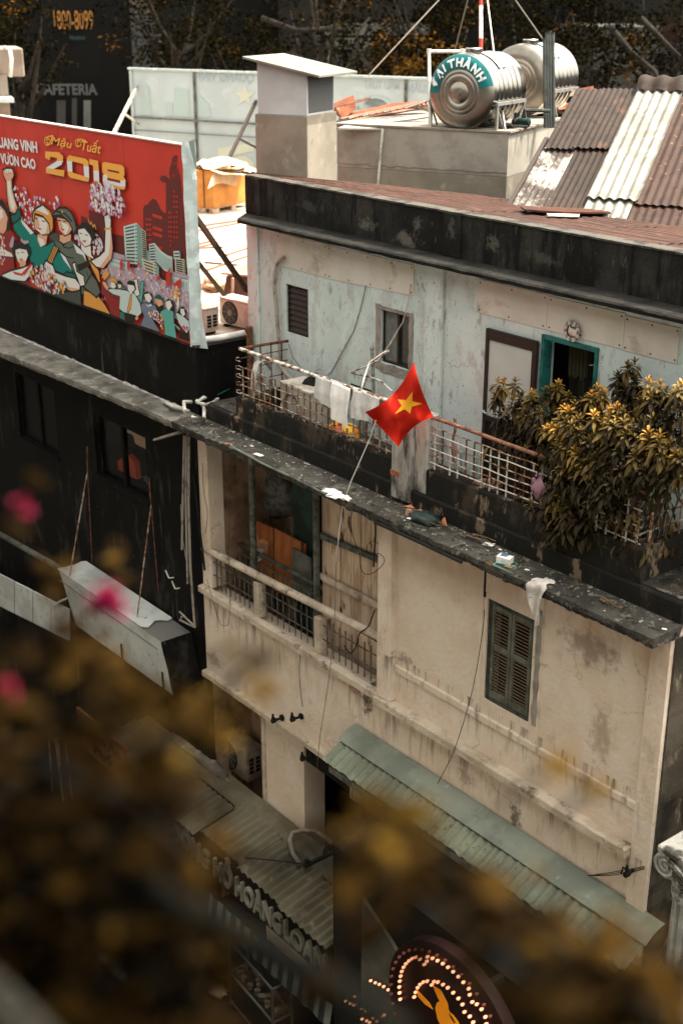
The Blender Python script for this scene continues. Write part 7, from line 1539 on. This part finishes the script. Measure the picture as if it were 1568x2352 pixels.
# round marquee with bulbs
mc = V((-8.16,-2.0,4.27)); T = thing('marquee', 'round dark red marquee sign with rows of lit bulbs and an orange emblem', 'sign', (mc.x,-1.95,mc.z-1.1))
mb = MB(); mb.lathe([(0,-.02),(1.0,-.02),(1.04,0),(1.04,.14),(0,.14)], mc, (0,1,0), 56); part('disc', mb, M('marquee_red', (.016,.0045,.0045), rough=.5), T, smooth=40)
mb = MB(); mb.bar(mc+V((0,.14,.3)),(mc.x,-1.2,mc.z+.3),.08); mb.bar(mc+V((0,.14,-.5)),(mc.x,-1.2,mc.z-.5),.08); part('bracket', mb, mDark, T)
def Zm(x, y): return ((800+x*.55293)/1.06314, (1750+y*.55293)/1.06314)
yb_ = -2.045
bulb = MB(); bulb.lathe([(0,-.026),(.012,-.022),(.018,-.010),(.018,.0),(.012,.02)], (0,0,0), (0,1,0), 10)
mBulb = M('bulb_lit', (.6,.25,.12), emit=.42, ec=(1,.42,.22)); mBulbD = M('bulb_dim', (.10,.035,.025), rough=.3, emit=.02, ec=(1,.25,.12))
bm_l, bm_d = mesh_of('bulb', bulb, mBulb, V((0,0,0))), mesh_of('bulb', bulb, mBulbD, V((0,0,0)))
def bulbs(pts, me, y=yb_):
    for x, z in pts:
        o = bpy.data.objects.new('bulb', me); COL.objects.link(o); o.parent = T; o.location = V((x,y,z))-V(T.location)
b_out = [(320,1250),(317,1222),(316,1196),(318,1170),(322,1148),(327,1127),(335,1108),(345,1093),(358,1080),(372,1070),(388,1064),(407,1073),(427,1096),(438,1082),(441,1062),(463,1069),(485,1079),(508,1092),(531,1108),(554,1128),(577,1150),(599,1175),(622,1203),(627,1230),(638,1262),(658,1272),(679,1294),(696,1328),(700,1360)]
b_in = [(382,1240),(388,1219),(397,1199),(408,1184),(422,1174),(439,1170),(459,1186),(469,1172),(486,1174),(509,1185),(530,1199),(554,1221),(577,1246),(595,1273),(604,1306),(627,1326),(642,1352)]
W = lambda L_, y=yb_: [(on(*Zm(*p),Y=y).x, on(*Zm(*p),Y=y).z) for p in L_]
bulbs(W(b_out), bm_l); bulbs(W(b_in), bm_l)
n = 46; bulbs([(mc.x+.95*math.cos(a),mc.z+.95*math.sin(a)) for a in [i*2*math.pi/n for i in range(n)]], bm_d)
# the rest of the outline below the frame
cx_ = W([(430,1400)])[0]
bulbs([(mc.x-.55+.55*math.cos(a)*1.0, mc.z-.35+.55*math.sin(a)) for a in [math.pi+.35+i*.16 for i in range(9)]], bm_l)
mEm = M('emblem_orange', (.75,.27,.01), rough=.5, emit=.05, ec=(1,.30,.01))
for pts in ([(387,1212),(400,1225),(440,1268),(458,1298),(424,1275),(395,1242)],[(459,1194),(492,1214),(520,1268),(526,1290),(500,1280),(478,1240)]):
    mb = MB(); mb.prism([V((x,yb_+.015,z)) for x, z in W(pts)], (0,.02,0)); part('emblem_ear', mb, mEm, T)
mb = MB(); mb.prism([V((x,yb_+.013,z)) for x, z in W([(470,1290),(478,1268),(498,1256),(516,1275),(530,1310),(548,1325),(568,1352),(590,1400),(540,1420),(505,1390),(480,1340)])], (0,.02,0)); part('emblem_head', mb, mEm, T)
mb = MB(); mb.prism([V((x,yb_+.009,z)) for x, z in W([(531,1312),(545,1330),(560,1356),(556,1358),(540,1335)])], (0,.003,0)); part('emblem_line', mb, mDark, T)
# string of bulbs on the shopfront left of the marquee
T2 = T; T = thing('bulb_string', 'strings of small lit bulbs on the shopfront left of the round marquee', 'lights', (-10,-1.3,3))
bulbs(W([(190,1168),(210,1177),(228,1184),(247,1194),(267,1208),(288,1224)],-1.32), bm_l, -1.32); bulbs(W([(100,1268),(115,1275),(130,1270),(150,1290),(168,1303),(180,1300),(152,1337),(172,1345),(200,1333),(218,1345),(185,1352),(80,1258),(118,1240),(242,1325)],-1.32), bm_l, -1.32)
mb = MB(); mb.tube([V((x,-1.30,z)) for x, z in W([(60,1240),(118,1262),(168,1296),(218,1340),(240,1370)],-1.32)], .008, 4); mb.tube([V((x,-1.30,z)) for x, z in W([(170,1160),(228,1182),(288,1222)],-1.32)], .008, 4); part('cord', mb, mWire, T)
# neighbouring building with a fluted column at the right edge
N_ = thing('neighbour_building', 'dark wall of the next building with a gap beside the cream house', 'building', (-5,1,0))
mb = MB(); mb.box(-7.02,-2.0,.55,9,0,7.9); part('wall', mb, bpy.data.materials['mossy_side'], N_)
mb = MB(); mb.box(-7.03,-2.0,.35,.55,5.9,6.15); part('string_course', mb, mMould, N_)
C_ = thing('column', 'pale fluted column with a scrolled weathered capital at the right edge', 'column', (-6.12,-.45,0)); mCol = M('old_stucco', (.36,.37,.34), [((.24,.245,.22),3,.42,.62),((.07,.065,.055),5,.57,.68)], rough=.85, bump=.4)
vc = on(1533,1987,Y=-.72); cxx = vc.x+.26; yy = -.45; ztp = vc.z+.12
mCap = M('weathered_capital', (.33,.32,.285), [((.06,.055,.045),4,.47,.60),((.46,.45,.41),9,.55,.66)], rough=.9, bump=.6)
mb = MB(); nf = 16; prof = []
for i in range(nf*6):
    a = 2*math.pi*i/(nf*6); k = (i % 6)/6; r_ = .285-.045*max(0,math.sin(k*math.pi*2-.0))*(1 if k < .5 else 0); prof.append((a,r_))
o0 = 0
for z in (0,6.0,vc.z-.36):
    for a, r_ in prof: mb.v.append(V((cxx+r_*math.cos(a),yy+r_*math.sin(a),z)))
m_ = len(prof)
for j in range(2):
    for i in range(m_): mb.f.append((j*m_+i,j*m_+(i+1) % m_,(j+1)*m_+(i+1) % m_,(j+1)*m_+i)); mb.m.append(0)
part('shaft', mb, mCol, C_)
mb = MB(); mb.lathe([(.285,-.36),(.31,-.34),(.31,-.28),(.285,-.26),(.285,-.20),(.33,-.18),(.34,-.08),(.30,-.05)], (cxx,yy,vc.z), UP, 32); part('necking', mb, mCol, C_, smooth=40)
mb = MB(); mb.box(cxx-.36,cxx+.36,yy-.34,yy+.34,vc.z+.14,vc.z+.22); mb.box(cxx-.24,cxx+.24,yy-.30,yy+.30,vc.z-.02,vc.z+.14); part('capital_block', mb, mCap, C_, bevel=.015)
for sx in (-1,1):
    base = V((cxx+sx*.26,yy-.30,vc.z)); mb = MB()
    mb.lathe([(.0,0),(.145,0),(.15,.03),(.12,.30),(.15,.57),(.145,.60),(0,.60)], base, (0,1,0), 22); part('volute', mb, mCap, C_, smooth=40)
    mb = MB(); P = [base+V((sx*-1*(.135*(1-t/34))*math.cos(t*.42+1.57),-.012,(.135*(1-t/34))*math.sin(t*.42+1.57))) for t in range(33)]; mb.tube(P, [.020*(1-.5*t/33) for t in range(33)], 6); part('scroll', mb, mCol, C_, smooth=True)
mb = MB()
for k in range(5): mb.tube([(cxx-.26+.03*k,yy-.31,vc.z+.13-.045*k),(cxx,yy-.36,vc.z+.06-.05*k),(cxx+.26-.03*k,yy-.31,vc.z+.13-.045*k)], .016, 5)
part('festoon', mb, mCap, C_, smooth=True)
# ---------------------------------------------------------------- the camera's own side of the street: house front and planter
H = thing('near_house', 'house front below the camera with an added shading roof overhead', 'building', (0,-12,0)); mNear = M('near_plaster', (.17,.155,.135), [((.13,.118,.10),1,.4,.6)], rough=.95)
mb = MB(); mb.box(-40,16,-20,-9.05,0,12.7); part('wall', mb, mNear, H)
mb = MB(); mb.box(-40,16,-20,-7.6,16.4,16.6); part('roof', mb, mNear, H)  # unseen roof above the camera, added to keep sun off the foreground leaves
mb = MB(); mb.box(-40,16,-20,-14,12.7,16.4); part('wall', mb, mNear, H)
mb = MB(); mb.box(-6,3,-9.75,-9.30,12.71,13.15); solo('planter', mb, mNear, 'long dark planter box under the foreground bougainvillea', 'planter', bevel=.02)
# ---------------------------------------------------------------- bougainvillea hanging in front of the lens
BG = thing('bougainvillea', 'out of focus bougainvillea with brown leaves and pink bracts close to the camera', 'shrub', (-1.2,-9.5,13.15))
FL = [M('near_leaf_%d' % i, c, [(tuple(v*.6 for v in c),14,.4,.6)], rough=.8, spec=.02) for i, c in enumerate(((.34,.195,.030),(.165,.088,.018),(.065,.034,.008),(.015,.0105,.0045),(.008,.007,.0045)))]
mPk2 = M('bract_pink', (.60,.022,.20), [((.5,.015,.11),8,.4,.6)], rough=.6); mPk3 = M('bract_rose', (.62,.05,.13), rough=.6)
mNB = M('near_stem', (.035,.028,.02), rough=.9); lf = MB(); rng = random.Random(31)
def near_leaf(p, sz, m):
    u = V((rng.gauss(0,1),rng.gauss(0,1),rng.gauss(0,.5))).normalized(); w_ = u.cross(V((rng.gauss(0,.5),rng.gauss(0,.5),1))).normalized(); n_ = u.cross(w_)
    lf.add([p-u*sz, p-u*sz*.3-w_*sz*.55+n_*sz*.15, p+u*sz*.35-w_*sz*.42+n_*sz*.12, p+u*sz, p+u*sz*.35+w_*sz*.42+n_*sz*.12, p-u*sz*.3+w_*sz*.55+n_*sz*.15], [(0,1,2,3),(0,3,4,5)], m)
br = MB(); root = V((-1.5,-9.5,13.2))
CL = [  # px, py, depth, spread px, leaves, tone
 (545,1480,1.75,10,2,0),(600,1495,1.8,12,2,1),(612,1590,1.7,24,5,0),(575,1540,1.75,10,1,1),(1285,1755,1.7,26,3,0),(1375,1805,1.75,16,2,0),
 (70,1470,1.9,60,10,2),(160,1500,1.8,50,8,1),(255,1500,1.9,50,8,1),(150,1440,2.0,30,3,1),(280,1290,2.1,30,3,1),(100,1290,2.0,14,2,1),(110,1120,2.1,24,2,2),(60,1215,2.0,14,1,1),(140,1340,2.0,26,3,1),
 (340,1580,1.75,60,12,1),(420,1640,1.7,60,12,1),(480,1700,1.75,40,7,0),(380,1720,1.7,50,9,0),(490,1630,1.8,24,3,1),(300,1680,1.7,60,10,2),(200,1620,1.8,70,14,2),(60,1620,1.9,60,12,3),(180,1740,1.7,70,12,2),(90,1760,1.8,60,12,2),
 (420,1800,1.6,60,11,1),(330,1840,1.6,60,10,2),(480,1880,1.55,60,10,2),(240,1850,1.7,70,12,2),(400,1960,1.55,60,9,2),(520,1960,1.55,45,6,1),(120,1900,1.7,80,12,3),(330,2000,1.6,70,10,3),(500,2080,1.5,50,6,2),(200,2050,1.6,90,12,3),(540,2190,1.5,45,5,1),(430,2150,1.6,60,7,3),(60,2050,1.7,60,9,3),(300,2180,1.6,80,9,3),(120,2200,1.6,70,9,3),(420,2280,1.6,70,7,3),(200,2330,1.6,90,9,3),
 (830,1850,1.45,50,6,0),(900,1870,1.4,55,7,0),(960,1900,1.45,50,6,0),(880,1940,1.45,60,7,1),(780,1930,1.5,40,3,2),(850,2010,1.5,55,6,2),(1010,1960,1.45,55,6,1),(1080,2010,1.5,60,6,1),(960,2010,1.5,60,6,2),(860,2130,1.5,40,4,1),(1150,2060,1.45,60,6,1),(1230,2110,1.5,60,6,1),(1160,2150,1.5,70,7,2),(1090,2110,1.5,60,6,2),(1310,2150,1.5,60,6,1),(1300,2230,1.5,70,7,2),(1400,2200,1.45,60,6,1),(1240,2290,1.5,80,8,2),(1440,2290,1.5,70,8,2),(1340,2330,1.5,70,7,1),(1500,2250,1.5,60,6,1),(1540,2340,1.5,60,8,2),(1130,2260,1.55,60,6,2),(1070,2200,1.55,50,4,2),(930,2190,1.6,40,3,2),(690,2300,1.5,45,4,1),(760,2250,1.5,40,3,2),(1245,2165,1.4,20,2,0),(1340,2115,1.45,22,2,0),(880,1820,1.5,20,2,0),(330,1330,2.1,20,1,1),(25,1540,1.9,30,4,2),(1450,2150,1.5,30,2,1)]
for px, py, dp, sp, n_, tone in CL:
    c = atd(px,py,dp)
    for i in range(n_):
        p = atd(px+rng.gauss(0,sp*.75), py+rng.gauss(0,sp*.75), dp+rng.uniform(-.18,.22)); near_leaf(p, rng.uniform(.018,.03), min(4, tone+(1 if rng.random() < .4 else 0)))
    if rng.random() < .6:
        a = atd(px-sp*3-60, py+sp*2+60, dp+.05); mb = MB(); mb.tube([a, L3(a,c,.5)+V((0,0,.01)), c], .004, 4); part('stem', mb, mNB, BG)
def inpoly(x, y, P):
    c = False
    for (x1,y1),(x2,y2) in zip(P, P[1:]+P[:1]):
        if (y1 > y) != (y2 > y) and x < (x2-x1)*(y-y1)/(y2-y1)+x1: c = not c
    return c
def fill(P, n_, tones, d0, d1, avoid=None):
    k = 0
    while k < n_:
        x, y = rng.uniform(min(p[0] for p in P),max(p[0] for p in P)), rng.uniform(min(p[1] for p in P),max(p[1] for p in P))
        if not inpoly(x, y, P) or (avoid and math.hypot(x-avoid[0],y-avoid[1]) < avoid[2]): continue
        near_leaf(atd(x,y,rng.uniform(d0,d1)), rng.uniform(.02,.034), rng.choice(tones)); k += 1
fill([(-60,1610),(120,1600),(300,1680),(420,1760),(470,1850),(440,1950),(490,2120),(560,2300),(560,2420),(-60,2420)], 410, (1,1,2,2,2,3,3), 1.45, 2.0)
fill([(-60,1850),(350,1950),(450,2100),(520,2420),(-60,2420)], 290, (2,2,3,3,4), 1.55, 2.2)
fill([(780,1900),(1000,1960),(1300,2160),(1600,2300),(1600,2420),(1180,2420),(1160,2200),(1000,2090),(860,2050),(790,2120)], 120, (1,2,2,3), 1.4, 1.8, (1040,2290,190))
part('foliage', lf, FL, BG, kind='stuff')
for pts, r_, mt in (([(-60,1700),(150,1790),(300,1850),(420,1960)],.010,mNB),([(280,2010),(420,2085),(620,2190),(800,2290),(930,2380)],.018,M('grey_green_stem', (.035,.035,.027), rough=.9)),([(-40,2050),(150,2000),(330,1890),(500,1800)],.007,mNB),([(500,2000),(700,1950),(880,1900)],.005,mNB),([(900,1900),(1100,2050),(1300,2180),(1500,2330)],.007,mNB),([(100,2300),(300,2250),(520,2200),(700,2330)],.006,mNB)):
    mb = MB(); mb.tube([atd(x,y,1.5) for x,y in pts], r_, 8); part('stem', mb, mt, BG, smooth=True)
for px, py, dp, s, mt in ((245,1375,2.15,.030,mPk2),(262,1395,2.12,.026,mPk2),(222,1392,2.18,.024,mPk2),(48,1166,2.2,.024,mPk3),(12,1590,2.0,.026,mPk3)):
    c = atd(px,py,dp); mb = MB()
    for k in range(16):
        a = k*.9; u = V((math.cos(a),math.sin(a)*.6,math.sin(a*1.7)*.7+.25)).normalized(); w_ = u.cross(V((.3,.2,1))).normalized(); n_ = u.cross(w_)
        mb.add([c, c+u*s*.45-w_*s*.48+n_*s*.12, c+u*s*1.05, c+u*s*.45+w_*s*.48+n_*s*.12], [(0,1,2),(0,2,3)])
    part('bract', mb, mt, BG)
mb = MB(); mb.tube([atd(-110,2215,1.0),atd(-10,2300,1.0),atd(50,2358,1.0),atd(120,2430,1.0)], .010, 10); solo('handrail', mb, M('pale_rail', (.16,.15,.12), rough=.6), 'blurred pale tube rail at the bottom left corner', 'rail', smooth=True)
